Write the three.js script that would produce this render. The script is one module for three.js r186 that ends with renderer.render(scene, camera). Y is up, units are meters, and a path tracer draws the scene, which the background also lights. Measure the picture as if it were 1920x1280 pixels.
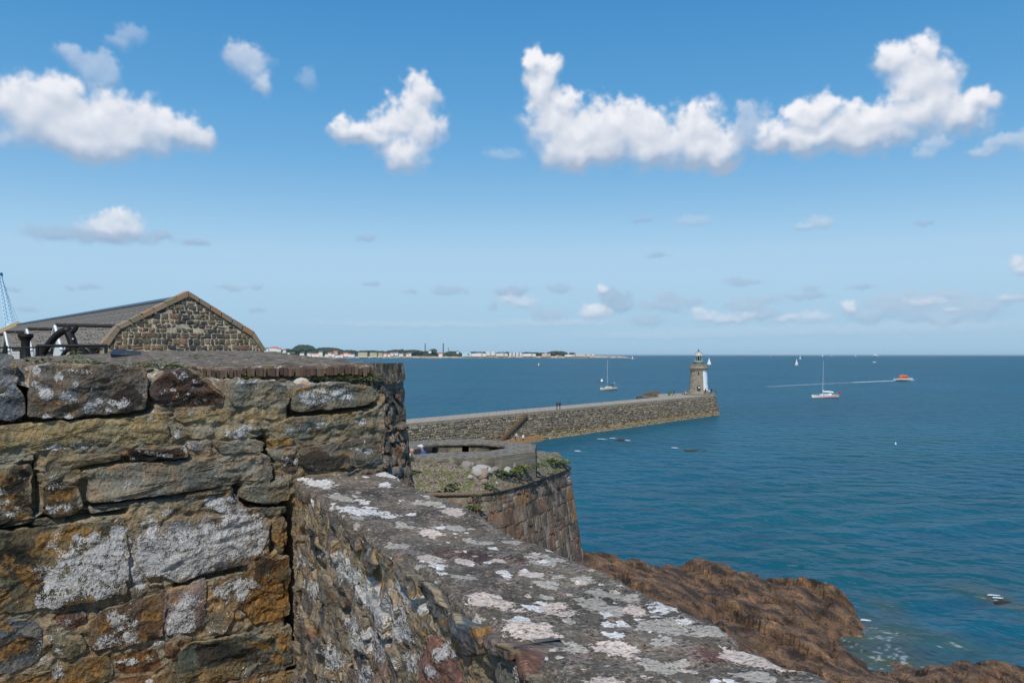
import * as THREE from 'three';
import { mergeGeometries, mergeVertices, toCreasedNormals } from 'three/addons/utils/BufferGeometryUtils.js';
import { RoundedBoxGeometry } from 'three/addons/geometries/RoundedBoxGeometry.js';
import { MarchingCubes } from 'three/addons/objects/MarchingCubes.js';

// ------------------------------------------------------------------ camera, sky, sun, exposure
const scene = new THREE.Scene();
const F = 1600, HORIZON = 665, EYE = 18;                 // lens in pixels of a 1920 x 1280 frame, horizon row, eye height over the sea
const camera = new THREE.PerspectiveCamera(2 * Math.atan(640 / F) * 180 / Math.PI, 1.5, 0.05, 60000);
camera.position.set(0, EYE, 0);
camera.lookAt(0, EYE, -10);
camera.setViewOffset(1920, 1280, 0, 640 - HORIZON, 1920, 1280);
const renderer = new THREE.WebGLRenderer({ antialias: true });
renderer.toneMapping = THREE.LinearToneMapping;
renderer.toneMappingExposure = 1.0;
renderer.shadowMap.enabled = true;
const SUN = new THREE.Vector3(-0.08, 0.77, 0.63).normalize();
const sun = new THREE.DirectionalLight(new THREE.Color(1.0, 0.95, 0.87), 3.6);
sun.position.copy(SUN).multiplyScalar(300).add(new THREE.Vector3(10, 0, -120));
sun.target.position.set(10, 0, -120);
sun.castShadow = true; sun.shadow.mapSize.set(4096, 4096);
Object.assign(sun.shadow.camera, { left: -220, right: 220, top: 220, bottom: -220, near: 1, far: 900 });
scene.add(sun, sun.target);

// ------------------------------------------------------------------ numbers: random, noise
function rng(seed) { let s = seed >>> 0; return () => { s = (s + 0x6d2b79f5) | 0; let t = Math.imul(s ^ (s >>> 15), 1 | s); t = (t + Math.imul(t ^ (t >>> 7), 61 | t)) ^ t; return ((t ^ (t >>> 14)) >>> 0) / 4294967296; }; }
const PERM = (() => { const r = rng(77), p = [...Array(256).keys()]; for (let i = 255; i > 0; i--) { const j = Math.floor(r() * (i + 1)); [p[i], p[j]] = [p[j], p[i]]; } return Uint8Array.from([...p, ...p]); })();
const fade = (t) => t * t * t * (t * (t * 6 - 15) + 10), lerp = (a, b, t) => a + (b - a) * t, clamp = (x, a = 0, b = 1) => Math.min(b, Math.max(a, x));
const sstep = (a, b, x) => { const t = clamp((x - a) / (b - a)); return t * t * (3 - 2 * t); };
const GX = [1, -1, 1, -1, 1, -1, 1, -1, 0, 0, 0, 0, 1, -1, 0, 0], GY = [1, 1, -1, -1, 0, 0, 0, 0, 1, -1, 1, -1, 1, 1, -1, -1], GZ = [0, 0, 0, 0, 1, 1, -1, -1, 1, 1, -1, -1, 0, 0, 1, -1];
function noise3(x, y, z) {                                  // Perlin, about -1 .. 1
  let X = Math.floor(x), Y = Math.floor(y), Z = Math.floor(z); x -= X; y -= Y; z -= Z; X &= 255; Y &= 255; Z &= 255;
  const u = fade(x), v = fade(y), w = fade(z), A = PERM[X] + Y, B = PERM[X + 1] + Y;
  const g = (h, a, b, c) => { h &= 15; return GX[h] * a + GY[h] * b + GZ[h] * c; };
  const AA = PERM[A & 255] + Z, AB = PERM[(A + 1) & 255] + Z, BA = PERM[B & 255] + Z, BB = PERM[(B + 1) & 255] + Z;
  return lerp(lerp(lerp(g(PERM[AA & 255], x, y, z), g(PERM[BA & 255], x - 1, y, z), u), lerp(g(PERM[AB & 255], x, y - 1, z), g(PERM[BB & 255], x - 1, y - 1, z), u), v),
    lerp(lerp(g(PERM[(AA + 1) & 255], x, y, z - 1), g(PERM[(BA + 1) & 255], x - 1, y, z - 1), u), lerp(g(PERM[(AB + 1) & 255], x, y - 1, z - 1), g(PERM[(BB + 1) & 255], x - 1, y - 1, z - 1), u), v), w);
}
function fbm(x, y, z, oct = 4, gain = 0.5) { let s = 0, a = 1; for (let i = 0; i < oct; i++, a *= gain, x *= 2.03, y *= 2.03, z *= 2.03) s += a * noise3(x, y, z); return s; }
// tileable noise fields, 0 .. 1, looked up bilinearly in tile units
function tileField(n, period, oct, gain, seed, ridged) {
  const out = new Float32Array(n * n); let amp = 1, per = period, lo = 1e9, hi = -1e9;
  for (let o = 0; o < oct; o++, amp *= gain, per *= 2) {
    const r = rng(seed + o * 31), gx = new Float32Array(per * per), gy = new Float32Array(per * per);
    for (let i = 0; i < per * per; i++) { const a = r() * 6.2832; gx[i] = Math.cos(a); gy[i] = Math.sin(a); }
    for (let j = 0; j < n; j++) for (let i = 0; i < n; i++) {
      const x = i / n * per, y = j / n * per, X = Math.floor(x), Y = Math.floor(y), fx = x - X, fy = y - Y, X1 = (X + 1) % per, Y1 = (Y + 1) % per;
      const d = (a, b, p, q) => gx[b * per + a] * p + gy[b * per + a] * q, u = fade(fx), v = fade(fy);
      const s = lerp(lerp(d(X, Y, fx, fy), d(X1, Y, fx - 1, fy), u), lerp(d(X, Y1, fx, fy - 1), d(X1, Y1, fx - 1, fy - 1), u), v) * 1.5;
      out[j * n + i] += amp * (ridged ? 1 - 2 * Math.abs(s) : s);
    }
  }
  for (const v of out) { lo = Math.min(lo, v); hi = Math.max(hi, v); }
  for (let i = 0; i < out.length; i++) out[i] = (out[i] - lo) / (hi - lo);
  return out;
}
const TN = 512, NA = tileField(TN, 4, 7, 0.55, 11), NB = tileField(TN, 32, 4, 0.6, 23), NC = tileField(TN, 5, 5, 0.5, 37, true), ND = tileField(TN, 8, 6, 0.62, 53);
function samp(T, u, v) {
  u *= TN; v *= TN; let i = Math.floor(u), j = Math.floor(v); const fx = u - i, fy = v - j; i &= TN - 1; j &= TN - 1;
  const i1 = (i + 1) & (TN - 1), j1 = (j + 1) & (TN - 1);
  return lerp(lerp(T[j * TN + i], T[j * TN + i1], fx), lerp(T[j1 * TN + i], T[j1 * TN + i1], fx), fy);
}
const lin = (c) => { c /= 255; return c <= 0.04045 ? c / 12.92 : ((c + 0.055) / 1.055) ** 2.4; };
const srgb = (r, g, b) => new THREE.Color().setRGB(lin(r), lin(g), lin(b));

// ------------------------------------------------------------------ the sky: clear air and clouds, computed for every direction
const D2R = Math.PI / 180;
function azel(px, py) { const x = (px - 960) / F, y = (HORIZON - py) / F; return [Math.atan(x) / D2R, Math.atan(y / Math.hypot(1, x)) / D2R]; }
const SKYSTOPS = [[-90, 70, 105, 130], [-3, 120, 165, 195], [0, 164, 198, 223], [1.2, 166, 201, 226], [3.2, 171, 206, 231], [5, 174, 209, 235], [6.6, 171, 208, 236], [8.2, 158, 201, 233], [10, 141, 190, 229], [13, 114, 174, 222], [17, 92, 159, 213], [23, 72, 141, 201], [40, 52, 118, 182], [90, 40, 98, 165]];
function airAt(el) {
  let k = 1; while (k < SKYSTOPS.length - 1 && el > SKYSTOPS[k][0]) k++;
  const a = SKYSTOPS[k - 1], b = SKYSTOPS[k], t = clamp((el - a[0]) / (b[0] - a[0]));
  return [1, 2, 3].map((c) => lin(lerp(a[c], b[c], t)));
}
// a cloud: ellipses [x, y, rx, ry] in pixels of the frame (turned into angles), how solid, how white, how ragged
const CLOUDS = [
  { e: [[1012, 108, 22, 32], [1018, 160, 30, 50], [1030, 215, 48, 50], [1062, 180, 26, 34], [1085, 250, 85, 62], [1100, 290, 95, 36], [1150, 225, 60, 44], [1210, 245, 70, 40], [1230, 275, 60, 40], [1310, 225, 62, 44], [1320, 270, 75, 46], [1345, 300, 60, 22]], o: 1, w: 1, r: 1 },
  { e: [[1405, 225, 34, 38], [1440, 250, 45, 26]], o: 0.55, w: 0.8, r: 1.1 },
  { e: [[1535, 200, 40, 30], [1500, 215, 40, 26], [1460, 262, 55, 26], [1540, 255, 100, 34], [1640, 225, 90, 42], [1680, 110, 38, 32], [1730, 95, 34, 34], [1715, 150, 60, 46], [1750, 140, 56, 50], [1740, 200, 62, 56], [1790, 220, 46, 36], [1640, 255, 90, 28], [1840, 185, 34, 24], [1825, 215, 40, 30]], o: 1, w: 1, r: 1 },
  { e: [[1755, 270, 36, 18], [1735, 288, 26, 14]], o: 0.4, w: 0.85, r: 1.2 },
  { e: [[1885, 265, 48, 18], [1850, 285, 40, 10], [1925, 262, 30, 22]], o: 0.5, w: 0.8, r: 1.1 },
  { e: [[790, 170, 34, 34], [770, 210, 50, 40], [735, 235, 50, 26], [795, 240, 38, 40], [670, 245, 52, 24], [640, 240, 22, 16], [755, 290, 46, 34], [700, 255, 50, 20]], o: 1, w: 1, r: 1 },
  { e: [[60, 200, 100, 62], [10, 180, 45, 36], [100, 175, 70, 40], [150, 235, 120, 56], [200, 225, 70, 46], [150, 268, 110, 34], [270, 225, 70, 40], [320, 235, 60, 32], [365, 265, 40, 26], [230, 262, 110, 34]], o: 0.96, w: 0.97, r: 0.8 },
  { e: [[5, 262, 24, 14]], o: 0.4, w: 0.85, r: 1 },
  { e: [[140, 105, 40, 22], [180, 130, 46, 32], [200, 150, 28, 18]], o: 0.42, w: 0.9, r: 1.1 },
  { e: [[245, 60, 36, 20], [225, 80, 30, 14]], o: 0.3, w: 0.9, r: 1.2 },
  { e: [[455, 105, 38, 28], [478, 125, 34, 28], [490, 160, 20, 20]], o: 0.6, w: 0.92, r: 1 },
  { e: [[575, 150, 22, 20]], o: 0.22, w: 0.9, r: 1.2 },
  { e: [[945, 290, 40, 12]], o: 0.25, w: 0.9, r: 1.2 },
  { e: [[218, 418, 52, 26], [205, 432, 66, 22], [230, 405, 30, 16]], o: 0.85, w: 0.95, r: 0.9 },
  { e: [[110, 438, 75, 16], [220, 445, 90, 14], [300, 442, 30, 10], [365, 453, 28, 8]], o: 0.6, w: 0.28, r: 1.1 },
  { e: [[1120, 582, 30, 17], [1108, 590, 20, 12], [1128, 543, 13, 10]], o: 0.85, w: 0.97, r: 0.9 },
  { e: [[1150, 560, 30, 22], [1165, 575, 26, 14], [960, 545, 36, 12]], o: 0.6, w: 0.25, r: 1.2 },
  { e: [[975, 566, 36, 14], [955, 560, 20, 10]], o: 0.55, w: 0.85, r: 1 },
  { e: [[1050, 540, 28, 9], [840, 545, 36, 10], [770, 548, 16, 5], [695, 533, 16, 6], [430, 539, 28, 6], [482, 537, 16, 6], [165, 537, 30, 6], [50, 577, 24, 6], [480, 582, 18, 5], [20, 542, 22, 6], [128, 540, 12, 4], [925, 575, 10, 12], [1395, 528, 40, 9], [1515, 555, 44, 9], [1520, 540, 22, 7], [1615, 536, 26, 7], [690, 446, 20, 7], [1205, 412, 24, 6], [1735, 418, 22, 5], [1235, 478, 20, 5]], o: 0.5, w: 0.28, r: 1.2 },
  { e: [[1300, 414, 40, 12]], o: 0.3, w: 0.7, r: 1.2 }, { e: [[1540, 416, 30, 14], [1515, 424, 26, 8]], o: 0.42, w: 0.72, r: 1.2 },
  { e: [[1248, 572, 56, 14], [1250, 560, 20, 14], [1295, 565, 26, 10], [1030, 590, 36, 14], [1210, 600, 36, 12]], o: 0.5, w: 0.36, r: 1.2 },
  { e: [[1330, 594, 36, 13], [1310, 585, 18, 9], [1365, 600, 50, 10]], o: 0.62, w: 0.9, r: 1.1 },
  { e: [[1400, 572, 46, 16], [1440, 562, 30, 10], [1425, 590, 56, 10]], o: 0.5, w: 0.4, r: 1.2 },
  { e: [[1525, 594, 36, 12], [1480, 597, 36, 9], [1400, 594, 26, 9]], o: 0.55, w: 0.86, r: 1.1 },
  { e: [[1588, 576, 16, 15], [1594, 582, 14, 12]], o: 0.85, w: 0.96, r: 1 },
  { e: [[1690, 570, 90, 26], [1680, 550, 50, 10], [1640, 590, 60, 14], [1780, 552, 36, 9], [1830, 575, 70, 24], [1900, 560, 60, 12], [1760, 595, 80, 16]], o: 0.5, w: 0.44, r: 1.1 },
  { e: [[1785, 582, 20, 6], [1740, 566, 60, 10], [1895, 560, 30, 8]], o: 0.5, w: 0.85, r: 1.2 },
  { e: [[1908, 490, 16, 16], [1920, 505, 26, 14]], o: 0.8, w: 0.92, r: 1 },
  { e: [[1500, 622, 420, 14], [1250, 630, 240, 10], [1750, 615, 200, 14], [800, 610, 300, 8], [1050, 606, 160, 10]], o: 0.22, w: 0.78, r: 1 },
];
function makeSky() {
  const W = 4096, H = 2048, data = new Float32Array(W * H * 4), air = [];
  for (let j = 0; j < H; j++) {
    const el = ((j + 0.5) / H - 0.5) * 180, c = airAt(el);
    for (let i = 0; i < W; i++) { const o = (j * W + i) * 4; data[o] = c[0]; data[o + 1] = c[1]; data[o + 2] = c[2]; data[o + 3] = 1; }
    air.push(c);
  }
  const put = (cl, turn, flip, lift, seed) => {
    const es = cl.e.map(([x, y, rx, ry]) => { const [a, e] = azel(x, y), k = 1 / (F * D2R) * Math.cos(a * D2R); return [(flip ? -a : a) + turn, e + lift, rx * k * Math.cos(a * D2R), ry * k]; });
    const pad = 1.5, a0 = Math.min(...es.map((e) => e[0] - e[2] * pad)), a1 = Math.max(...es.map((e) => e[0] + e[2] * pad)), e0 = Math.min(...es.map((e) => e[1] - e[3] * pad)), e1 = Math.max(...es.map((e) => e[1] + e[3] * pad));
    const size = Math.max(...es.map((e) => e[3])), q = 0.55 / Math.max(0.35, Math.sqrt(size) * 0.75);
    const field = (a, e) => {
      const wx = fbm(a * q * 1.1 + seed, e * q * 1.1, 3.1, 4) * size * 0.42 * cl.r, wy = fbm(a * q * 1.1, e * q * 1.1 + seed, 8.7, 4) * size * 0.34 * cl.r;
      let s = 0, f = -9;
      for (const [ca, ce, ra, re] of es) { const dx = (a + wx - ca) / ra, dy = (e + wy - ce) / re, d = 1 - Math.sqrt(dx * dx + dy * dy); if (d > -0.7) s += Math.exp(d * 6); f = Math.max(f, d); }
      f = s > 0 ? Math.max(f, Math.log(s) / 6) : f;
      return f < -0.7 ? f : f + fbm(a * q * 1.7 + seed, e * q * 1.7, 1.7, 2, 0.5) * 0.2 * cl.r;
    };
    const j0 = Math.max(Math.floor((e0 / 180 + 0.5) * H), H / 2), j1 = Math.ceil((e1 / 180 + 0.5) * H), i0 = Math.floor((a0 - 90) / 360 * W + W / 2), i1 = Math.ceil((a1 - 90) / 360 * W + W / 2);
    for (let j = j0; j <= j1; j++) for (let i = i0; i <= i1; i++) {
      const a = ((i + 0.5) / W - 0.5) * 360 + 90, e = ((j + 0.5) / H - 0.5) * 180, f0 = field(a, e);
      if (f0 < -0.45) continue;
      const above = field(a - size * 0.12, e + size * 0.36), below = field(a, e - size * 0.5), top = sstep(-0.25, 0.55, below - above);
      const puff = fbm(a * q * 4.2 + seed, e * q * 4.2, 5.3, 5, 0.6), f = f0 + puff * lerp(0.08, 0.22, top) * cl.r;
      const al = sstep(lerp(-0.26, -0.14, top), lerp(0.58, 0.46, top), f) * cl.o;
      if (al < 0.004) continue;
      const lit = clamp(0.70 + (f0 - above) * 0.40 + puff * 0.10 * top - (below < 0.35 ? (0.35 - below) * 0.52 : 0), 0.2, 1) * cl.w;  // sunlit tops and shaded bases painted into the cloud colour
      const o = (j * W + (((i % W) + W) % W)) * 4, A = air[j], hz = Math.exp(-Math.max(e, 0) / 3.2) * 0.45;  // hz: painted haze, low clouds blend into the air colour
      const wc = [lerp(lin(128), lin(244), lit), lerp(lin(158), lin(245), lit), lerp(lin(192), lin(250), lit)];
      for (let c = 0; c < 3; c++) data[o + c] = lerp(data[o + c], lerp(wc[c], A[c], hz), al);
    }
  };
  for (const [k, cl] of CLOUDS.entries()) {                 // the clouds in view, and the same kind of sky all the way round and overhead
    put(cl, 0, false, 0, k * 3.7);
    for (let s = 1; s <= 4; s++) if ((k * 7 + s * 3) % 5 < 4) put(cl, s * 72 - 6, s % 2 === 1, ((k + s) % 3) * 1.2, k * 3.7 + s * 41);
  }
  const t = new THREE.DataTexture(data, W, H, THREE.RGBAFormat, THREE.FloatType);
  t.mapping = THREE.EquirectangularReflectionMapping; t.magFilter = THREE.LinearFilter; t.minFilter = THREE.LinearFilter; t.needsUpdate = true;
  return t;
}
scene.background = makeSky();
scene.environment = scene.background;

// ------------------------------------------------------------------ helpers: things, parts, geometry
const used = new Map();
function numbered(name) { const n = used.get(name) ?? 0; used.set(name, n + 1); return n ? name + '_' + String(n).padStart(3, '0') : name; }
function thing(name, label, category, base = [0, 0, 0], group, kind) {
  const o = new THREE.Group(); o.name = numbered(name); o.position.set(...base); o.userData = { label, category };
  if (group) o.userData.group = group; if (kind) o.userData.kind = kind;
  scene.add(o); return o;
}
function mesh(name, geo, mat, parent, kind) {
  const m = new THREE.Mesh(geo, mat); m.name = name; m.castShadow = m.receiveShadow = true; if (kind) m.userData.kind = kind;
  parent.add(m); return m;
}
// a part whose geometry is written in world coordinates, under a thing that stands unturned at its base
function part(t, name, geo, mat, kind) { const p = new THREE.Vector3(); for (let o = t; o && o !== scene; o = o.parent) p.add(o.position); geo.translate(-p.x, -p.y, -p.z); return mesh(name, geo, mat, t, kind); }
function single(name, geo, mat, label, category, base, group, kind) {
  geo.translate(-base[0], -base[1], -base[2]);
  const m = mesh(numbered(name), geo, mat, scene, kind); m.position.set(...base); m.userData.label = label; m.userData.category = category; if (group) m.userData.group = group; return m;
}
function copyOf(root, pos, turn, label, group, scale = 1) {
  const c = root.clone(); c.name = numbered(root.name.replace(/_\d{3}$/, '')); c.userData = { ...root.userData }; if (label) c.userData.label = label; if (group) c.userData.group = group;
  c.position.set(...pos); c.rotation.y = turn; c.scale.setScalar(scale); scene.add(c); return c;
}
const std = (color, roughness = 0.9, more = {}) => new THREE.MeshStandardMaterial({ color, roughness, ...more });
function dataTex(data, w, h, isColor) {
  const t = new THREE.DataTexture(data, w, h, THREE.RGBAFormat, THREE.UnsignedByteType);
  t.wrapS = t.wrapT = THREE.RepeatWrapping; t.magFilter = THREE.LinearFilter; t.minFilter = THREE.LinearMipmapLinearFilter; t.generateMipmaps = true;
  if (isColor) t.colorSpace = THREE.SRGBColorSpace; t.needsUpdate = true; return t;
}
function geoFrom(pos, idx, uv, col) {
  const g = new THREE.BufferGeometry(); g.setAttribute('position', new THREE.Float32BufferAttribute(pos, 3));
  g.setAttribute('uv', new THREE.Float32BufferAttribute(uv ?? new Float32Array(pos.length / 3 * 2), 2));
  if (col) g.setAttribute('color', new THREE.Float32BufferAttribute(col, 3));
  g.setIndex(idx); g.computeVertexNormals(); return g;
}
// a sheet: f(i/nu, j/nv) -> [x, y, z]; uvf -> [u, v]; colf -> [r, g, b]
function sheet(nu, nv, f, uvf, colf) {
  const pos = [], uv = [], col = [], idx = [];
  for (let j = 0; j <= nv; j++) for (let i = 0; i <= nu; i++) {
    const a = i / nu, b = j / nv, p = f(a, b); pos.push(...p); uv.push(...(uvf ? uvf(a, b, p) : [a, b])); if (colf) col.push(...colf(a, b, p));
  }
  for (let j = 0; j < nv; j++) for (let i = 0; i < nu; i++) { const a = j * (nu + 1) + i, b = a + 1, c = a + nu + 1, d = c + 1; idx.push(a, b, d, a, d, c); }
  return geoFrom(pos, idx, uv, colf ? col : undefined);
}
const box = (cx, cy, cz, w, h, d, ry = 0) => { const g = new THREE.BoxGeometry(w, h, d); if (ry) g.rotateY(ry); return g.translate(cx, cy, cz); };
function bar(a, b, r, seg = 6, r2 = r) {                    // a rod from a to b
  const A = new THREE.Vector3(...a), B = new THREE.Vector3(...b), d = B.clone().sub(A), g = new THREE.CylinderGeometry(r2, r, d.length(), seg);
  g.applyQuaternion(new THREE.Quaternion().setFromUnitVectors(new THREE.Vector3(0, 1, 0), d.normalize())); return g.translate((A.x + B.x) / 2, (A.y + B.y) / 2, (A.z + B.z) / 2);
}
const merge = (list) => mergeGeometries(list.map((g) => { const n = g.index ? g.toNonIndexed() : g; for (const k of Object.keys(n.attributes)) if (!['position', 'normal', 'uv', 'color'].includes(k)) n.deleteAttribute(k); return n; }));
const at = (px, py, d) => [(px - 960) / F * d, EYE + (HORIZON - py) / F * d, -d];              // a point seen at that pixel, d metres ahead
const onLevel = (px, py, y) => at(px, py, (EYE - y) * F / (py - HORIZON));                        // where that sight line meets the level y

// one dressed or rubble stone: an outline in wall coordinates, rounded edges, an uneven face; map(u, v, out) -> world
function stoneGeom({ poly, prot = 0.02, edge = 0.02, rough = 0.006, back = 0.08, step = 0.03, wob = 0.006, seed = 0, freq = 9, bulge = 0.01, cut = 0.22, map, uv, rings = 0, tilt = 0 }) {
  let p = poly.map((q) => [q[0], q[1]]), area = 0;
  p.forEach((q, i) => { const r = p[(i + 1) % p.length]; area += q[0] * r[1] - r[0] * q[1]; });
  if (area < 0) p.reverse();
  const c2 = []; p.forEach((q, i) => { const r = p[(i + 1) % p.length]; c2.push([lerp(q[0], r[0], cut), lerp(q[1], r[1], cut)], [lerp(q[0], r[0], 1 - cut), lerp(q[1], r[1], 1 - cut)]); }); p = c2;
  const out = []; p.forEach((q, i) => { const r = p[(i + 1) % p.length], L = Math.hypot(r[0] - q[0], r[1] - q[1]), n = Math.max(1, Math.round(L / step)); for (let k = 0; k < n; k++) out.push([lerp(q[0], r[0], k / n), lerp(q[1], r[1], k / n)]); });
  let cu = 0, cv = 0, A = 0; out.forEach((q, i) => { const r = out[(i + 1) % out.length], w = q[0] * r[1] - r[0] * q[1]; A += w; cu += (q[0] + r[0]) * w; cv += (q[1] + r[1]) * w; }); cu /= 3 * A; cv /= 3 * A;
  const n = out.length, pos = [], uvs = [], idx = [];
  for (const q of out) { const w = wob * fbm(q[0] * 22 + seed, q[1] * 22, seed * 1.3, 2), L = Math.hypot(q[0] - cu, q[1] - cv) || 1; q[0] += (q[0] - cu) / L * w; q[1] += (q[1] - cv) / L * w; }
  const inset = [0, 0.12, 0.42, 1].map((k) => k * edge), inner = rings || Math.max(1, Math.min(9, Math.round(Math.sqrt(Math.abs(A) / 2) / step / 2)));
  const push = (u, v, d) => { pos.push(...map(u, v, d)); uvs.push(...(uv ? uv(u + d * 0.8, v + d * 0.5) : [u, v])); };
  const tu = tilt * noise3(seed * 3.1, 0.5, 7.7) * 2, tv = tilt * noise3(seed * 2.3, 4.5, 1.7) * 2;
  const h = (u, v, e) => prot + clamp(tu * (u - cu) + tv * (v - cv), -0.03, 0.03) - rough * 1.2 * Math.abs(noise3(u * freq * 1.3 + seed, v * freq * 2.1, seed * 0.7)) + rough * fbm(u * freq + seed * 7.1, v * freq * 1.6, seed, 4) + rough * 1.6 * noise3(u * freq * 0.3 + seed, v * freq * 0.4, seed * 2) - edge * (1 - Math.sqrt(Math.max(0, 1 - (1 - Math.min(e / edge, 1)) ** 2)));
  for (const q of out) push(q[0], q[1], -back);
  for (let r = 0; r < inset.length + inner - 1; r++) for (const q of out) {
    const L = Math.hypot(q[0] - cu, q[1] - cv) || 1e-3, eMax = Math.min(0.75, edge / L); let s, e;
    if (r < inset.length) { s = 1 - inset[r] / edge * eMax; e = inset[r]; } else { s = (1 - eMax) * (1 - (r - inset.length + 1) / inner); e = edge; }
    const u = cu + (q[0] - cu) * s, v = cv + (q[1] - cv) * s; push(u, v, h(u, v, e) + bulge * (1 - s * s));
  }
  const rows = inset.length + inner; push(cu, cv, h(cu, cv, edge) + bulge);
  for (let r = 0; r < rows - 1; r++) for (let i = 0; i < n; i++) { const a = r * n + i, b = r * n + (i + 1) % n; idx.push(a, b, b + n, a, b + n, a + n); }
  for (let i = 0; i < n; i++) idx.push((rows - 1) * n + i, (rows - 1) * n + (i + 1) % n, rows * n);
  return geoFrom(pos, idx, uvs);
}
// random rubble courses over a rectangle: returns outlines
function rubble(u0, u1, v0, v1, hMin, hMax, lMin, lMax, gap, jit, r) {
  const out = []; let v = v0;
  while (v < v1 - hMin * 0.4) {
    const h = Math.min(lerp(hMin, hMax, r()), v1 - v); let u = u0 - r() * lMin;
    while (u < u1) {
      const l = lerp(lMin, lMax, r() * r()), J = () => (r() - 0.5) * jit, g = gap / 2, ua = Math.max(u, u0), ub = Math.min(u + l, u1);
      if (ub - ua > lMin * 0.35) {
        if (r() < 0.22 && h > hMin * 1.2) { const m = v + h * lerp(0.4, 0.6, r()); for (const [a, b] of [[v, m], [m, v + h]]) out.push([[ua + g + J(), a + g + J()], [(ua + ub) / 2 + J(), a + g + J() * 0.7], [ub - g + J(), a + g + J()], [ub - g + J(), b - g + J()], [(ua + ub) / 2 + J(), b - g + J() * 0.7], [ua + g + J(), b - g + J()]]); }
        else out.push([[ua + g + J(), v + g + J()], [lerp(ua, ub, 0.35) + J(), v + g + J() * 0.8], [lerp(ua, ub, 0.7) + J(), v + g + J() * 0.8], [ub - g + J(), v + g + J()], [ub - g + J() * 0.7, v + h / 2 + J()], [ub - g + J(), v + h - g + J()], [lerp(ua, ub, 0.6) + J(), v + h - g + J() * 0.8], [ua + g + J(), v + h - g + J()]]);
      }
      u += l;
    }
    v += h;
  }
  return out;
}
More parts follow.
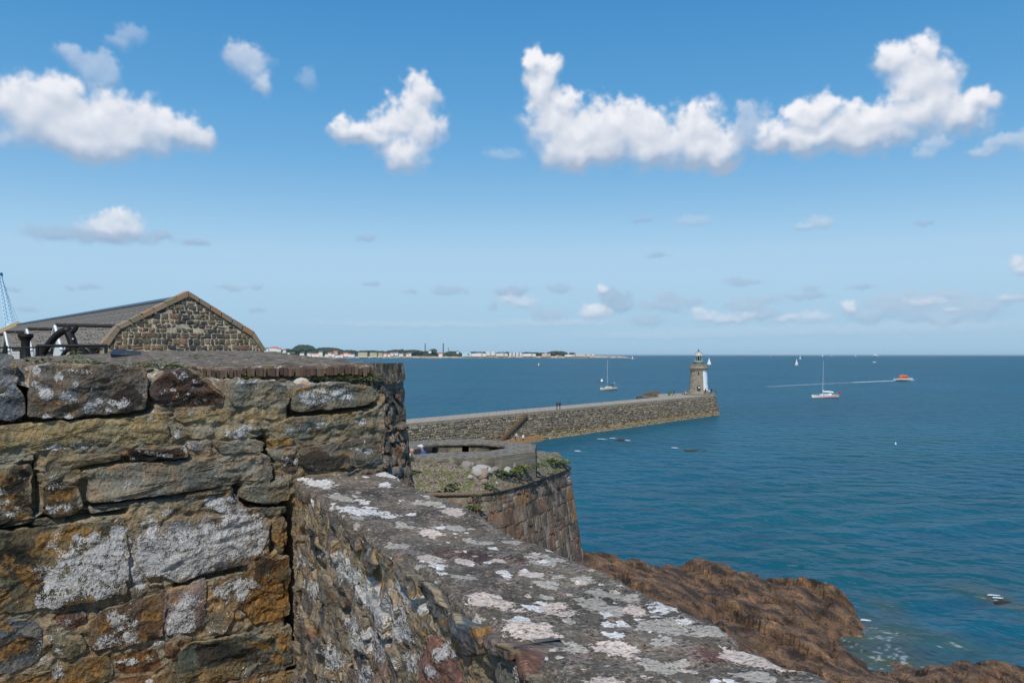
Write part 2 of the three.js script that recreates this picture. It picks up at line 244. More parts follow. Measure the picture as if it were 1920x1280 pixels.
// the colour and relief of a piece of masonry: stones filled in their own colour, grain, lichen where it grows
function masonryTex({ u0, v0, w, h, W, H, mortar, stones, marks = [], grain = 1, streak = 1, white = 0, orange = 0, seed = 0, tileA = 0.9 }) {
  const X = (u) => (u - u0) / w * W, Y = (v) => (v - v0) / h * H;
  const cv = document.createElement('canvas'); cv.width = W; cv.height = H; const g = cv.getContext('2d');
  g.fillStyle = `rgb(${mortar})`; g.fillRect(0, 0, W, H);
  for (const s of stones) { g.fillStyle = g.strokeStyle = `rgb(${s.color})`; g.lineWidth = 3; g.beginPath(); s.poly.forEach((q, i) => (i ? g.lineTo(X(q[0]), Y(q[1])) : g.moveTo(X(q[0]), Y(q[1])))); g.closePath(); g.fill(); g.stroke(); }
  const base = g.getImageData(0, 0, W, H).data;
  const cm = document.createElement('canvas'); cm.width = W; cm.height = H; const k = cm.getContext('2d'); k.fillStyle = '#000'; k.fillRect(0, 0, W, H); k.globalCompositeOperation = 'lighter';
  for (const m of marks) {                                   // m: outline in wall coordinates; kind w (white lichen and painted bright stone tops), o (orange lichen), d (dark patch)
    const chan = { w: [1, 0, 0], o: [0, 1, 0], d: [0, 0, 1] }[m.kind], n = 7; let cu = 0, cvv = 0; m.poly.forEach((q) => { cu += q[0] / m.poly.length; cvv += q[1] / m.poly.length; });
    for (let i = 0; i < n; i++) {
      const s = 1.35 - i * 0.7 / (n - 1), a = Math.round((m.a ?? 1) * 255 / n); k.fillStyle = `rgb(${chan.map((c) => c * a)})`;
      k.beginPath(); m.poly.forEach((q, j) => { const x = X(cu + (q[0] - cu) * s), y = Y(cvv + (q[1] - cvv) * s); j ? k.lineTo(x, y) : k.moveTo(x, y); }); k.closePath(); k.fill();
    }
  }
  const mk = k.getImageData(0, 0, W, H).data, color = new Uint8Array(W * H * 4), bump = new Uint8Array(W * H * 4);
  for (let j = 0; j < H; j++) for (let i = 0; i < W; i++) {
    const o = (j * W + i) * 4, u = i / W * w + u0, v = j / H * h + v0;
    const a = samp(NA, u * tileA + seed, v * tileA), b = samp(NB, u * 2.1, v * 2.1 + seed), c = samp(NC, u * 1.5 + v * 0.5 + seed, v * 2.6), d = samp(ND, u * 1.1 + 0.3, v * 1.5 + seed), f = samp(NB, u * 6.3 + 0.37, v * 6.3);
    const t = 0.66 + 0.42 * a * streak + 0.34 * (b - 0.5) * grain + 0.30 * (c - 0.6) * streak + 0.22 * (f - 0.5) * grain;
    let R = base[o] * t, G = base[o + 1] * t, B = base[o + 2] * t, rel = 0.45 * a + 0.30 * b + 0.25 * c;
    R += (d - 0.5) * 26; B -= (d - 0.5) * 22;
    const dk = mk[o + 2] / 255; if (dk > 0.02) { const q = sstep(0.35, 0.55, dk + (d - 0.5) * 0.9) * 0.5; R *= 1 - q * 0.9; G *= 1 - q * 0.93; B *= 1 - q * 0.95; }
    const og = mk[o + 1] / 255 + orange * sstep(0.58, 0.8, samp(NA, u * 1.9 + 0.7 + seed, v * 1.9)), on = samp(ND, u * 2.2, v * 2.2 + 0.4) * 0.5 + b * 0.3 + f * 0.2, oq = sstep(0.44, 0.95, og + (on - 0.5) * 3.4) * (og > 0.03 ? 1 : 0) * 0.68;
    const ot = 0.7 + 0.6 * b; R = lerp(R, 144 * ot, oq); G = lerp(G, 101 * ot, oq); B = lerp(B, 46 * ot, oq);
    const wg = mk[o] / 255 + white * sstep(0.52, 0.78, samp(NA, u * 1.4 + 0.2, v * 1.4 + 0.6 + seed)), wn = samp(ND, u * 2.6 + 0.61, v * 2.6) * 0.4 + f * 0.3 + samp(NB, u * 3.1 + 0.2, v * 3.1) * 0.3;
    const wq = sstep(0.58, 0.78, wg * 1.06 + (wn - 0.5) * 4.2) * (wg > 0.03 ? 1 : 0), wt = 0.70 + 0.40 * b + 0.30 * (f - 0.5);
    R = lerp(R, 196 * wt, wq * 0.92); G = lerp(G, 195 * wt, wq * 0.92); B = lerp(B, 192 * wt, wq * 0.92); rel += wq * 0.12;
    color[o] = clamp(R, 0, 255); color[o + 1] = clamp(G, 0, 255); color[o + 2] = clamp(B, 0, 255); color[o + 3] = 255;
    bump[o] = bump[o + 1] = bump[o + 2] = clamp(rel * 215, 0, 255); bump[o + 3] = 255;
  }
  const uv = (u, v) => [(u - u0) / w, (v - v0) / h];
  return { map: dataTex(color, W, H, true), bump: dataTex(bump, W, H, false), uv };
}
// a plain rock or plaster texture for surfaces of one matter: colours picked along noise
function matterTex(size, cols, seed, { freq = 1, contrast = 1, spots = [] } = {}) {
  const color = new Uint8Array(size * size * 4), bump = new Uint8Array(size * size * 4);
  for (let j = 0; j < size; j++) for (let i = 0; i < size; i++) {
    const o = (j * size + i) * 4, u = i / size, v = j / size, a = samp(NA, u * freq, v * freq + seed), b = samp(NB, u * 2 * freq + seed, v * 2 * freq), c = samp(NC, u * freq + 0.3, v * freq), d = samp(ND, u * freq, v * freq + seed * 2);
    const x = clamp((a - 0.5) * 1.9 + 0.5) * (cols.length - 1), n = Math.min(cols.length - 2, Math.floor(x)), t = 1 + (b - 0.5) * 0.5 * contrast + (c - 0.62) * 0.5 * contrast;
    let rgb = [0, 1, 2].map((q) => lerp(cols[n][q], cols[n + 1][q], x - n) * t);
    for (const [th, amt, col, fq, sh] of spots) { const s = sstep(th, th + 0.07, samp(ND, u * fq + sh, v * fq) * 0.6 + samp(NB, u * fq + sh, v * fq) * 0.4) * amt; rgb = rgb.map((z, q) => lerp(z, col[q] * (0.8 + 0.4 * b), s)); }
    for (let q = 0; q < 3; q++) color[o + q] = clamp(rgb[q], 0, 255);
    bump[o] = bump[o + 1] = bump[o + 2] = clamp((0.4 * a + 0.35 * b + 0.25 * d) * 230, 0, 255); color[o + 3] = bump[o + 3] = 255;
  }
  return { map: dataTex(color, size, size, true), bump: dataTex(bump, size, size, false) };
}
const surfaced = (t, bumpScale = 0.01, roughness = 0.92, more = {}) => new THREE.MeshStandardMaterial({ map: t.map, bumpMap: t.bump, bumpScale, roughness, ...more });
const ellipsePx = (x, y, rx, ry, turn = 0, n = 14, wob = 0.18, seed = 1) => { const r = rng(Math.round(x * 7 + y * 13 + seed)), out = []; for (let i = 0; i < n; i++) { const a = i / n * 6.2832, k = 1 + (r() - 0.5) * 2 * wob, ex = Math.cos(a) * rx * k, ey = Math.sin(a) * ry * k; out.push([x + ex * Math.cos(turn) - ey * Math.sin(turn), y + ex * Math.sin(turn) + ey * Math.cos(turn)]); } return out; };

// ------------------------------------------------------------------ the shore: rock below the ramparts, reefs under water
const SHORE = [[1095, 1035, 52], [1145, 1040, 53], [1205, 1062, 54], [1245, 1055, 58], [1310, 1058, 58], [1400, 1080, 57], [1480, 1102, 56.5], [1560, 1122, 56], [1598, 1150, 55]].map(([px, py, d]) => { const p = at(px, py, d); return [p[0], p[2], p[1]]; });
for (const [px, py, h] of [[1625, 1190, 0], [1602, 1206, 0], [1588, 1216, 0], [1640, 1241, 0], [1715, 1257, 0], [1760, 1251, 0.6], [1830, 1253, 0.8], [1880, 1264, 0.6], [1925, 1277, 0.3], [1250, 1100, 3.3], [1215, 1085, 4.2], [1350, 1140, 3.0], [1400, 1180, 2.8], [1500, 1180, 2.0], [1500, 1250, 2.0], [1560, 1190, 1.3], [1650, 1272, 0.8], [1450, 1130, 2.5], [1330, 1100, 3.1], [1300, 1180, 3.6], [1180, 1110, 4.9]]) { const p = onLevel(px, py, h); SHORE.push([p[0], p[2], h]); }
SHORE.push([3, -38, 5.5], [8, -34, 4.2], [-4, -44, 6.8], [-12, -40, 7], [20, -33, 2.2], [30, -38, 1.4], [36, -34, 1.6], [48, -34, 1.2], [0, -26, 6.5], [12, -24, 4], [30, -22, 3], [46, -20, 3], [-14, -54, 6], [-20, -64, 4.5], [-6, -54, 5.2], [0, -54, 5],
  [5, -59, -2.2], [9, -63, -3], [14, -64.5, -3.2], [18, -64, -3.4], [22, -62, -3], [25, -57, -1.6], [26.5, -52, -1.8], [25.5, -49.4, -1], [30, -49.5, -2.4], [36, -47, -3.5], [45, -44, -3], [55, -42, -4], [0, -62, -2.5], [-6, -64, -2], [-12, -70, -2.5], [-20, -78, -3], [30, -58, -6], [40, -56, -8], [20, -74, -9], [5, -76, -8], [50, -64, -9], [60, -52, -8], [-10, -86, -8], [28, -66, -8], [35, -75, -9], [0, -95, -9], [60, -80, -9]);
function shoreExact(x, z) { let s = 0, w = 0; for (const [cx, cz, h] of SHORE) { const d = (x - cx) ** 2 + (z - cz) ** 2 + 0.15, k = 1 / (d * d); s += k * h; w += k; } return s / w; }
const SG = { x0: -36, z0: -98, n: 206, m: 170, s: 0.5 }, SGRID = new Float32Array(SG.n * SG.m);
for (let j = 0; j < SG.m; j++) for (let i = 0; i < SG.n; i++) SGRID[j * SG.n + i] = shoreExact(SG.x0 + i * SG.s, SG.z0 + j * SG.s);
function shoreBase(x, z) { const u = clamp((x - SG.x0) / SG.s, 0, SG.n - 1.01), v = clamp((z - SG.z0) / SG.s, 0, SG.m - 1.01), i = Math.floor(u), j = Math.floor(v), a = u - i, b = v - j, o = j * SG.n + i; return lerp(lerp(SGRID[o], SGRID[o + 1], a), lerp(SGRID[o + SG.n], SGRID[o + SG.n + 1], a), b); }
const REEFS = [[1835, 1108, 70, 16, 1.9], [1870, 1122, 40, 9, 2.9], [1915, 1140, 60, 10, 2.4], [1660, 1135, 40, 22, 1.5]].map(([px, py, rx, ry, up]) => { const p = onLevel(px, py, 0), q = onLevel(px + rx, py, 0), r = onLevel(px, py - ry, 0); return [p[0], p[2], q[0] - p[0], p[2] - r[2], up]; });
function seabed(x, z) { let h = shoreBase(x, z); for (const [cx, cz, rx, rz, up] of REEFS) { const d = Math.hypot((x - cx) / rx, (z - cz) / rz); if (d < 2) h = Math.max(h, -3.2 + up * 1.1 * (1 - sstep(0, 1.6, d)) + 0.35 * noise3(x * 0.5, z * 0.5, 2)); } return h; }
function cells(x, z, size, seed) {                            // broken rock: every cell a tilted block of its own height
  const X = x / size, Z = z / size, i0 = Math.floor(X), j0 = Math.floor(Z); let best = 9, out = 0, second = 9;
  for (let j = j0 - 1; j <= j0 + 1; j++) for (let i = i0 - 1; i <= i0 + 1; i++) {
    const h = PERM[(PERM[(i & 255)] + (j & 255) + seed) & 255], k = PERM[(h + 91) & 255], m = PERM[(k + 37) & 255], dx = X - i - h / 255, dz = Z - j - k / 255, d = Math.max(Math.abs(dx * 0.9 + dz * 0.3), Math.abs(dz * 0.9 - dx * 0.3)) + 0.25 * Math.hypot(dx, dz);
    if (d < best) { second = best; best = d; out = m / 255 - 0.5 + dx * (h / 255 - 0.5) * 0.9 + dz * (k / 255 - 0.5) * 0.9; } else if (d < second) second = d;
  }
  return out - 0.5 * sstep(0.10, 0, second - best);
}
function shoreTop(x, z) {
  const b = shoreBase(x, z), rough = sstep(-2.5, 0.4, b), wx = x + 0.7 * noise3(x * 0.5, z * 0.5, 3), wz = z + 0.7 * noise3(x * 0.5, z * 0.5, 9), u = wx * 0.8 + wz * 0.6, v = (wz * 0.8 - wx * 0.6) * 1.5;
  return b + rough * (0.40 * fbm(x * 0.2, z * 0.2, 2.2, 3) + 0.85 * cells(u, v, 4.4, 5) + 0.26 * cells(u + 40, v, 1.5, 77) + 0.05 * cells(u, v + 17, 0.6, 31) + 0.06 * fbm(x * 1.8, z * 1.8, 7, 3, 0.6));
}
{
  const t = matterTex(1024, [[52, 42, 34], [80, 61, 47], [104, 78, 57], [92, 75, 58], [122, 92, 64]], 0.2, { freq: 2, contrast: 1.5, spots: [[0.62, 0.7, [34, 27, 22], 3, 0.1], [0.66, 0.5, [150, 112, 62], 4, 0.5], [0.70, 0.5, [92, 84, 48], 3, 0.75]] });
  for (const k of [t.map, t.bump]) k.repeat.set(1, 1);
  const g = sheet(460, 360, (a, b) => { const x = lerp(-22, 60, a), z = lerp(-18, -72, b); return [x, shoreTop(x, z), z]; }, (a, b, p) => [(p[0] + p[1] * 0.9) / 12, (p[2] - p[1] * 0.8) / 12]);
  single('rocky_shore', g, surfaced(t, 0.12, 0.85, { flatShading: true }), 'brown rocky shore sloping into the sea below the rampart', 'rocks', [10, 0, -45], null, 'structure');
}

// ------------------------------------------------------------------ the sea, out to the horizon
const PIER_U = [0.596, -0.803], PIER_N = [0.803, 0.596], PIER_0 = [2.74, -175.6], DECK = 5.7;
const pierXZ = (u, n) => [PIER_0[0] + PIER_U[0] * u + PIER_N[0] * n, PIER_0[1] + PIER_U[1] * u + PIER_N[1] * n];
const pierUN = (x, z) => { const dx = x - PIER_0[0], dz = z - PIER_0[1]; return [dx * PIER_U[0] + dz * PIER_U[1], dx * PIER_N[0] + dz * PIER_N[1]]; };
function seaNormals() {
  const n = 1024, tile = 44, r = rng(901), waves = [], hx = new Float32Array(n * n), hz = new Float32Array(n * n);
  for (let i = 0; i < 96; i++) {
    const lam = 0.34 * Math.pow(20, Math.pow(r(), 0.9)), ang = 1.25 + (r() + r() + r() - 1.5) * 1.15, K = tile / lam, kx = Math.round(K * Math.cos(ang)), kz = Math.round(K * Math.sin(ang));
    waves.push([kx, kz, r() * 6.2832, 0.036 * (0.7 + 0.6 * r())]);
  }
  const S = new Float32Array(n); for (let i = 0; i < n; i++) S[i] = Math.cos(i / n * 6.283185);
  for (const [kx, kz, ph, sl] of waves) {
    const L = Math.hypot(kx, kz) || 1, off = Math.round(ph / 6.2832 * n), ux = kx / L * sl, uz = kz / L * sl;
    for (let j = 0; j < n; j++) for (let i = 0; i < n; i++) { const c = S[((kx * i + kz * j + off) % n + n) % n], o = j * n + i, s = c + 0.35 * c * Math.abs(c); hx[o] += ux * s; hz[o] += uz * s; }
  }
  const d = new Uint8Array(n * n * 4);
  for (let o = 0; o < n * n; o++) { const L = 1 / Math.hypot(hx[o], hz[o], 1); d[o * 4] = (-hx[o] * L * 0.5 + 0.5) * 255; d[o * 4 + 1] = (-hz[o] * L * 0.5 + 0.5) * 255; d[o * 4 + 2] = (L * 0.5 + 0.5) * 255; d[o * 4 + 3] = 255; }
  return [dataTex(d, n, n, false), tile];
}
{
  const [nm, tile] = seaNormals(), r = rng(411), swell = [];
  for (let i = 0; i < 26; i++) { const lam = 1.9 * Math.pow(7, r()), ang = 1.2 + (r() + r() - 1) * 1.0, k = 6.2832 / lam; swell.push([k * Math.cos(ang), k * Math.sin(ang), r() * 6.28, 0.035 / k * (0.7 + 0.6 * r())]); }
  const radii = []; for (let q = 16; q < 17000;) { radii.push(q); q += q < 40 ? 0.5 : q < 130 ? Math.max(0.17, 0.0042 * q) : q < 320 ? 0.012 * q : 0.05 * q; }
  const angs = []; for (let i = 0; i <= 560; i++) angs.push(-40 + 80 * i / 560); for (let i = 1; i < 56; i++) angs.push(40 + 280 * i / 56); angs.push(320);
  const pos = [], uv = [], col = [], idx = [], na = angs.length;
  for (const q of radii) for (const a of angs) {
    const x = q * Math.sin(a * D2R), z = -q * Math.cos(a * D2R), amp = 1 - sstep(90, 300, q); let y = 0;
    if (amp > 0) { for (const [kx, kz, ph, A] of swell) y += A * Math.sin(kx * x + kz * z + ph + 0.4 * Math.sin(kx * x * 0.31 - kz * z * 0.27)); y *= amp * (0.75 + 0.5 * noise3(x * 0.05, z * 0.05, 3)); }
    const near = x > -34 && x < 64 && z > -96 && z < -15, bed = near ? seabed(x, z) : -20;
    const pn = 0.6 * fbm(x * 0.006, z * 0.011, 1.1, 4) + 0.4 * fbm(x * 0.03, z * 0.05, 5.1, 3);   // random tone drifts painting wind-patch sheen into the water colour
    let c = [0.008 * (1 + 0.3 * pn), 0.095 * (1 + 0.36 * pn), 0.143 * (1 + 0.28 * pn)];
    const gr = sstep(-0.05, 0.5, fbm(x * 0.02 + 4, z * 0.035, 2.2, 3)) * 0.4; c = [lerp(c[0], 0.010, gr), lerp(c[1], 0.094, gr), lerp(c[2], 0.108, gr)];
    const sh = sstep(-3.4, -0.15, bed) * 0.85; c = [lerp(c[0], 0.062, sh), lerp(c[1], 0.082, sh), lerp(c[2], 0.058, sh)];   // weed and rock under shallow water
    if (near && bed > -0.7 && bed < 0.6) { const f = sstep(0.70, 1.05, fbm(x * 1.9, z * 1.9, 2.6, 5, 0.7) + 0.5 * sstep(-0.7, 0.1, bed) - 0.1); c = c.map((v, i) => lerp(v, [0.50, 0.56, 0.58][i], f * 0.5)); }
    pos.push(x, y, z); uv.push(x / tile, -z / tile); col.push(...c);
  }
  for (let j = 0; j < radii.length - 1; j++) for (let i = 0; i < na - 1; i++) { const a = j * na + i, b = a + 1, c2 = a + na, d = c2 + 1; idx.push(a, b, d, a, d, c2); }
  const m = new THREE.MeshPhysicalMaterial({ vertexColors: true, roughness: 0.38, ior: 1.333, normalMap: nm, normalScale: new THREE.Vector2(1.2, 1.2) });
  single('sea', geoFrom(pos, idx, uv, col), m, 'blue green sea ruffled by small waves out to the horizon', 'sea', [0, 0, 0], null, 'structure');
  const bedG = new THREE.CircleGeometry(16900, 64).rotateX(-Math.PI / 2).translate(0, -12, 0);
  single('seabed', bedG, std(srgb(60, 66, 58)), 'sandy seabed under the water', 'seabed', [0, -12, 0], null, 'structure');
}

// ------------------------------------------------------------------ the stone wall that closes the walk on the left
const floorY = 16.4;
const LC = new THREE.Vector3(-1.01, 0, -4.13), LU = new THREE.Vector3(0.787, 0, -0.617), LN = new THREE.Vector3(0.617, 0, 0.787);
const leftMap = (u, v, d) => [LC.x + LU.x * u + LN.x * d, v, LC.z + LU.z * u + LN.z * d];
function leftUV(px, py) {                                   // where the sight line of that pixel meets the face of the wall
  const dx = (px - 960) / F, k = (LC.x * LN.x + LC.z * LN.z) / (dx * LN.x - LN.z), x = dx * k, z = -k;
  return [(x - LC.x) * LU.x + (z - LC.z) * LU.z, EYE + (HORIZON - py) / F * k];
}
const LEFT_STONES = [
  [[-90, 655, 22, 661, 29, 690, 33, 720, 47, 752, 48, 778, 30, 786, -90, 803], [116, 114, 112], 0.05],
  [[55, 690, 64, 682, 110, 681, 200, 684, 270, 690, 276, 705, 275, 760, 265, 768, 190, 776, 130, 785, 75, 783, 55, 778, 50, 740], [112, 101, 88], 0.06],
  [[280, 724, 300, 706, 330, 690, 352, 688, 372, 698, 397, 722, 421, 742, 415, 757, 360, 762, 300, 762, 280, 745], [86, 64, 52], 0.05],
  [[426, 716, 440, 712, 520, 712, 540, 720, 541, 757, 520, 765, 470, 761, 433, 764, 428, 740], [134, 126, 106], 0.045],
  [[546, 745, 553, 730, 575, 722, 640, 717, 690, 724, 704, 734, 700, 750, 680, 760, 600, 768, 560, 772, 547, 769], [128, 119, 100], 0.055],
  [[-90, 806, 60, 791, 150, 787, 270, 782, 311, 791, 319, 818, 300, 830, 200, 832, 60, 845, -90, 857], [150, 134, 98], 0.03],
  [[282, 776, 300, 770, 322, 772, 318, 784, 290, 786], [158, 136, 98], 0.02], [[325, 785, 345, 772, 400, 768, 430, 772, 438, 782, 420, 791, 340, 793], [148, 130, 94], 0.025],
  [[323, 797, 345, 800, 395, 799, 398, 812, 380, 822, 330, 822, 321, 815], [134, 124, 102], 0.02], [[402, 800, 420, 795, 460, 797, 488, 805, 494, 814, 470, 822, 430, 822, 405, 815], [138, 126, 100], 0.03],
  [[440, 771, 520, 769, 538, 776, 530, 786, 460, 788], [148, 130, 96], 0.02], [[500, 801, 540, 783, 640, 776, 690, 775, 701, 790, 699, 810, 600, 821, 520, 825, 505, 815], [138, 128, 102], 0.025],
  [[503, 824, 530, 818, 550, 823, 545, 834, 506, 839], [156, 128, 82], 0.02], [[400, 825, 430, 827, 480, 824, 496, 831, 495, 846, 450, 850, 410, 850, 402, 838], [122, 114, 98], 0.02],
  [[504, 842, 540, 839, 555, 841, 552, 855, 525, 866, 508, 863], [134, 122, 102], 0.025], [[232, 851, 250, 839, 345, 833, 352, 842, 348, 856, 300, 862, 240, 864], [84, 62, 48], 0.035],
  [[352, 826, 375, 820, 397, 827, 395, 843, 372, 850, 356, 843], [138, 130, 120], 0.03], [[64, 870, 72, 858, 130, 852, 210, 847, 228, 851, 226, 861, 150, 874, 80, 880, 66, 880], [144, 128, 98], 0.03],
  [[-90, 864, 0, 858, 60, 852, 62, 862, 0, 868, -90, 873], [134, 126, 104], 0.02], [[-90, 877, 0, 872, 50, 870, 58, 885, 60, 940, 61, 962, 30, 975, 0, 985, -90, 1000], [108, 96, 74], 0.04],
  [[66, 888, 80, 883, 150, 878, 154, 890, 110, 901, 70, 903], [122, 110, 86], 0.02], [[82, 915, 95, 905, 140, 911, 151, 925, 153, 948, 140, 963, 100, 969, 82, 960, 80, 935], [92, 76, 54], 0.045],
  [[164, 886, 185, 878, 290, 866, 400, 855, 480, 849, 503, 854, 511, 875, 513, 896, 505, 902, 440, 906, 350, 920, 250, 935, 170, 943, 164, 938], [130, 121, 104], 0.045],
  [[447, 918, 456, 911, 540, 901, 543, 915, 541, 937, 500, 946, 465, 939, 451, 931], [136, 128, 106], 0.05], [[166, 952, 200, 945, 330, 931, 438, 913, 442, 920, 380, 931, 280, 945, 200, 958, 167, 964], [124, 114, 96], 0.025],
  [[380, 946, 386, 935, 415, 923, 440, 928, 455, 945, 459, 957, 430, 961, 390, 955], [140, 130, 116], 0.035], [[472, 951, 538, 949, 538, 960, 525, 968, 477, 965], [118, 108, 88], 0.03],
  [[507, 976, 530, 967, 537, 980, 535, 1028, 522, 1038, 511, 1015], [128, 112, 80], 0.03], [[-90, 1011, 0, 994, 100, 985, 230, 971, 236, 985, 238, 1080, 235, 1110, 150, 1130, 70, 1140, 0, 1152, -90, 1165], [104, 94, 70], 0.05],
  [[247, 1030, 256, 1005, 285, 985, 330, 968, 420, 965, 490, 968, 505, 980, 507, 1000, 490, 1035, 455, 1060, 400, 1070, 330, 1094, 300, 1080, 270, 1082, 249, 1050], [138, 128, 116], 0.055],
  [[243, 1062, 262, 1067, 274, 1090, 262, 1110, 244, 1108], [140, 130, 112], 0.03], [[277, 1096, 304, 1089, 307, 1103, 281, 1107], [88, 82, 66], 0.03],
  [[457, 1072, 500, 1047, 540, 1042, 544, 1080, 541, 1150, 520, 1164, 472, 1169, 443, 1130, 442, 1092], [112, 88, 54], 0.04], [[101, 1152, 150, 1141, 166, 1150, 150, 1171, 125, 1181, 106, 1166], [112, 78, 58], 0.03],
  [[166, 1168, 186, 1142, 260, 1119, 310, 1106, 311, 1150, 300, 1193, 230, 1210, 170, 1218], [114, 92, 68], 0.03], [[316, 1106, 350, 1096, 386, 1079, 386, 1130, 382, 1169, 350, 1184, 311, 1191, 309, 1150], [126, 112, 106], 0.04],
  [[390, 1122, 401, 1087, 435, 1081, 441, 1110, 436, 1160, 410, 1188, 391, 1180], [140, 120, 90], 0.02], [[-90, 1175, 0, 1161, 60, 1160, 80, 1180, 78, 1220, 60, 1245, 0, 1265, -90, 1286], [98, 97, 94], 0.05],
  [[93, 1202, 101, 1188, 150, 1190, 158, 1201, 155, 1220, 130, 1235, 100, 1230], [108, 100, 76], 0.03], [[215, 1231, 250, 1219, 290, 1216, 300, 1245, 285, 1257, 230, 1261, 216, 1250], [104, 72, 42], 0.03],
  [[341, 1217, 356, 1202, 450, 1186, 513, 1190, 519, 1220, 500, 1239, 450, 1254, 370, 1274, 330, 1281, 326, 1250], [82, 84, 70], 0.05], [[120, 1247, 160, 1230, 205, 1227, 212, 1250, 200, 1287, 120, 1292], [122, 100, 64], 0.03],
  [[-90, 1297, 60, 1260, 104, 1252, 108, 1292, -90, 1330], [118, 96, 62], 0.03], [[522, 1177, 541, 1167, 545, 1190, 545, 1238, 528, 1249, 523, 1220], [130, 114, 86], 0.03],
  [[392, 1276, 460, 1262, 530, 1253, 542, 1292, 380, 1302], [120, 94, 68], 0.03], [[216, 1270, 290, 1264, 320, 1272, 320, 1303, 211, 1303], [112, 82, 54], 0.03],
  [[560, 841, 640, 826, 700, 817, 712, 835, 715, 868, 640, 880, 575, 882, 556, 866], [112, 101, 84], 0.04], [[527, 870, 553, 860, 560, 878, 548, 890, 533, 884], [90, 74, 58], 0.035],
  [[566, 890, 640, 884, 722, 874, 735, 900, 740, 930, 570, 930], [118, 104, 86], 0.03],
  [[306, 1202, 326, 1198, 336, 1212, 322, 1238, 308, 1226], [118, 88, 60], 0.02], [[250, 878, 252, 868, 300, 866, 250, 880], [120, 110, 90], 0.01],
  [[118, 985, 60, 985, 68, 972, 118, 968], [120, 106, 82], 0.01], [[160, 1108, 110, 1150, 90, 1148, 96, 1140], [110, 92, 66], 0.01],
  [[0, 990, 45, 972, 78, 966, 60, 980], [130, 116, 96], 0.02],
].map(([c, color, prot]) => { const poly = []; for (let i = 0; i < c.length; i += 2) poly.push(leftUV(c[i], c[i + 1])); return { poly, color, prot }; });
{ // the foot of the wall, below the picture, and the part that runs on out of the frame
  const r = rng(5); for (const p of rubble(-1.78, -0.02, 16.36, 16.64, 0.11, 0.15, 0.18, 0.42, 0.02, 0.02, r)) LEFT_STONES.push({ poly: p, color: [[124, 104, 72], [104, 98, 84], [128, 118, 98]][Math.floor(r() * 3)], prot: 0.03 });
  for (const p of rubble(-4.2, -1.82, 16.36, 17.95, 0.14, 0.24, 0.25, 0.6, 0.025, 0.03, r)) LEFT_STONES.push({ poly: p, color: [[124, 104, 72], [104, 98, 84], [138, 126, 100]][Math.floor(r() * 3)], prot: 0.03 });
}
const LM = [];                                              // lichen on the wall, with painted bright stone tops and dark patches
const lm = (kind, a, list) => { for (const [x, y, rx, ry] of list) LM.push({ kind, a, poly: ellipsePx(x, y, rx, ry).map((q) => leftUV(...q)) }); };
lm('w', 1, [[85, 722, 12, 9], [95, 736, 14, 11], [72, 715, 8, 6], [92, 733, 8, 8], [136, 738, 16, 14], [116, 700, 9, 8], [152, 712, 7, 6], [174, 760, 14, 13], [236, 751, 14, 11], [190, 748, 6, 5], [206, 766, 8, 6], [214, 750, 9, 7], [70, 690, 12, 10], [273, 738, 4, 4], [130, 778, 12, 5], [90, 778, 10, 6]]);
lm('w', 0.8, [[345, 700, 24, 7], [372, 712, 14, 5], [385, 748, 6, 5], [330, 730, 3, 3], [352, 738, 4, 3], [600, 738, 30, 14], [640, 735, 22, 12], [575, 742, 14, 12], [470, 713, 30, 2.5], [533, 721, 8, 3]]);  // strips along the stone tops paint sunlit edges; the rest is lichen
lm('w', 0.75, [[130, 838, 42, 6], [335, 808, 9, 12], [440, 808, 28, 9], [470, 800, 20, 5], [355, 833, 12, 9], [600, 793, 40, 6], [560, 800, 24, 6], [680, 790, 18, 7], [660, 838, 14, 3], [690, 842, 16, 5], [300, 845, 30, 5], [285, 843, 12, 4], [250, 862, 8, 6], [540, 858, 14, 7], [555, 866, 8, 4], [0, 850, 20, 2]]);
lm('w', 0.95, [[-5, 910, 18, 22], [-10, 940, 24, 16], [20, 960, 18, 9], [35, 948, 6, 5], [20, 935, 6, 4], [105, 947, 14, 8], [135, 944, 14, 8], [237, 931, 20, 4], [410, 948, 26, 13], [400, 938, 18, 8], [432, 936, 10, 5], [448, 960, 12, 6]]);
lm('w', 1, [[205, 1020, 34, 34], [160, 1060, 70, 40], [110, 1100, 36, 34], [210, 1070, 34, 36], [180, 1000, 10, 8], [145, 1000, 6, 6], [225, 990, 14, 16], [90, 1120, 20, 16], [330, 1020, 80, 44], [430, 1000, 70, 34], [300, 1050, 50, 30], [380, 1050, 60, 22], [460, 990, 44, 22], [480, 1020, 24, 20], [260, 1090, 12, 20], [255, 1070, 8, 14], [275, 975, 12, 10], [310, 960, 14, 8]]);
lm('w', 0.85, [[345, 1150, 28, 34], [330, 1170, 24, 20], [360, 1125, 22, 20], [240, 1165, 22, 20], [222, 1150, 20, 14], [205, 1195, 22, 16], [250, 1185, 14, 12], [128, 1165, 14, 10], [122, 1198, 12, 6], [115, 1215, 10, 6], [242, 1240, 20, 7], [280, 1235, 8, 6], [410, 1110, 16, 12], [440, 1095, 24, 14], [455, 1110, 20, 14], [400, 1180, 10, 8], [300, 1205, 14, 5], [470, 1090, 20, 12], [110, 1262, 8, 16], [280, 1275, 14, 8]]);
lm('o', 0.9, [[6, 730, 6, 7], [120, 687, 7, 4], [240, 852, 8, 7], [530, 822, 22, 7], [615, 772, 18, 6], [650, 775, 14, 5], [575, 725, 30, 6], [620, 742, 12, 5], [650, 872, 8, 7], [560, 876, 10, 6], [525, 803, 8, 4], [560, 858, 10, 8], [590, 808, 10, 4]]);
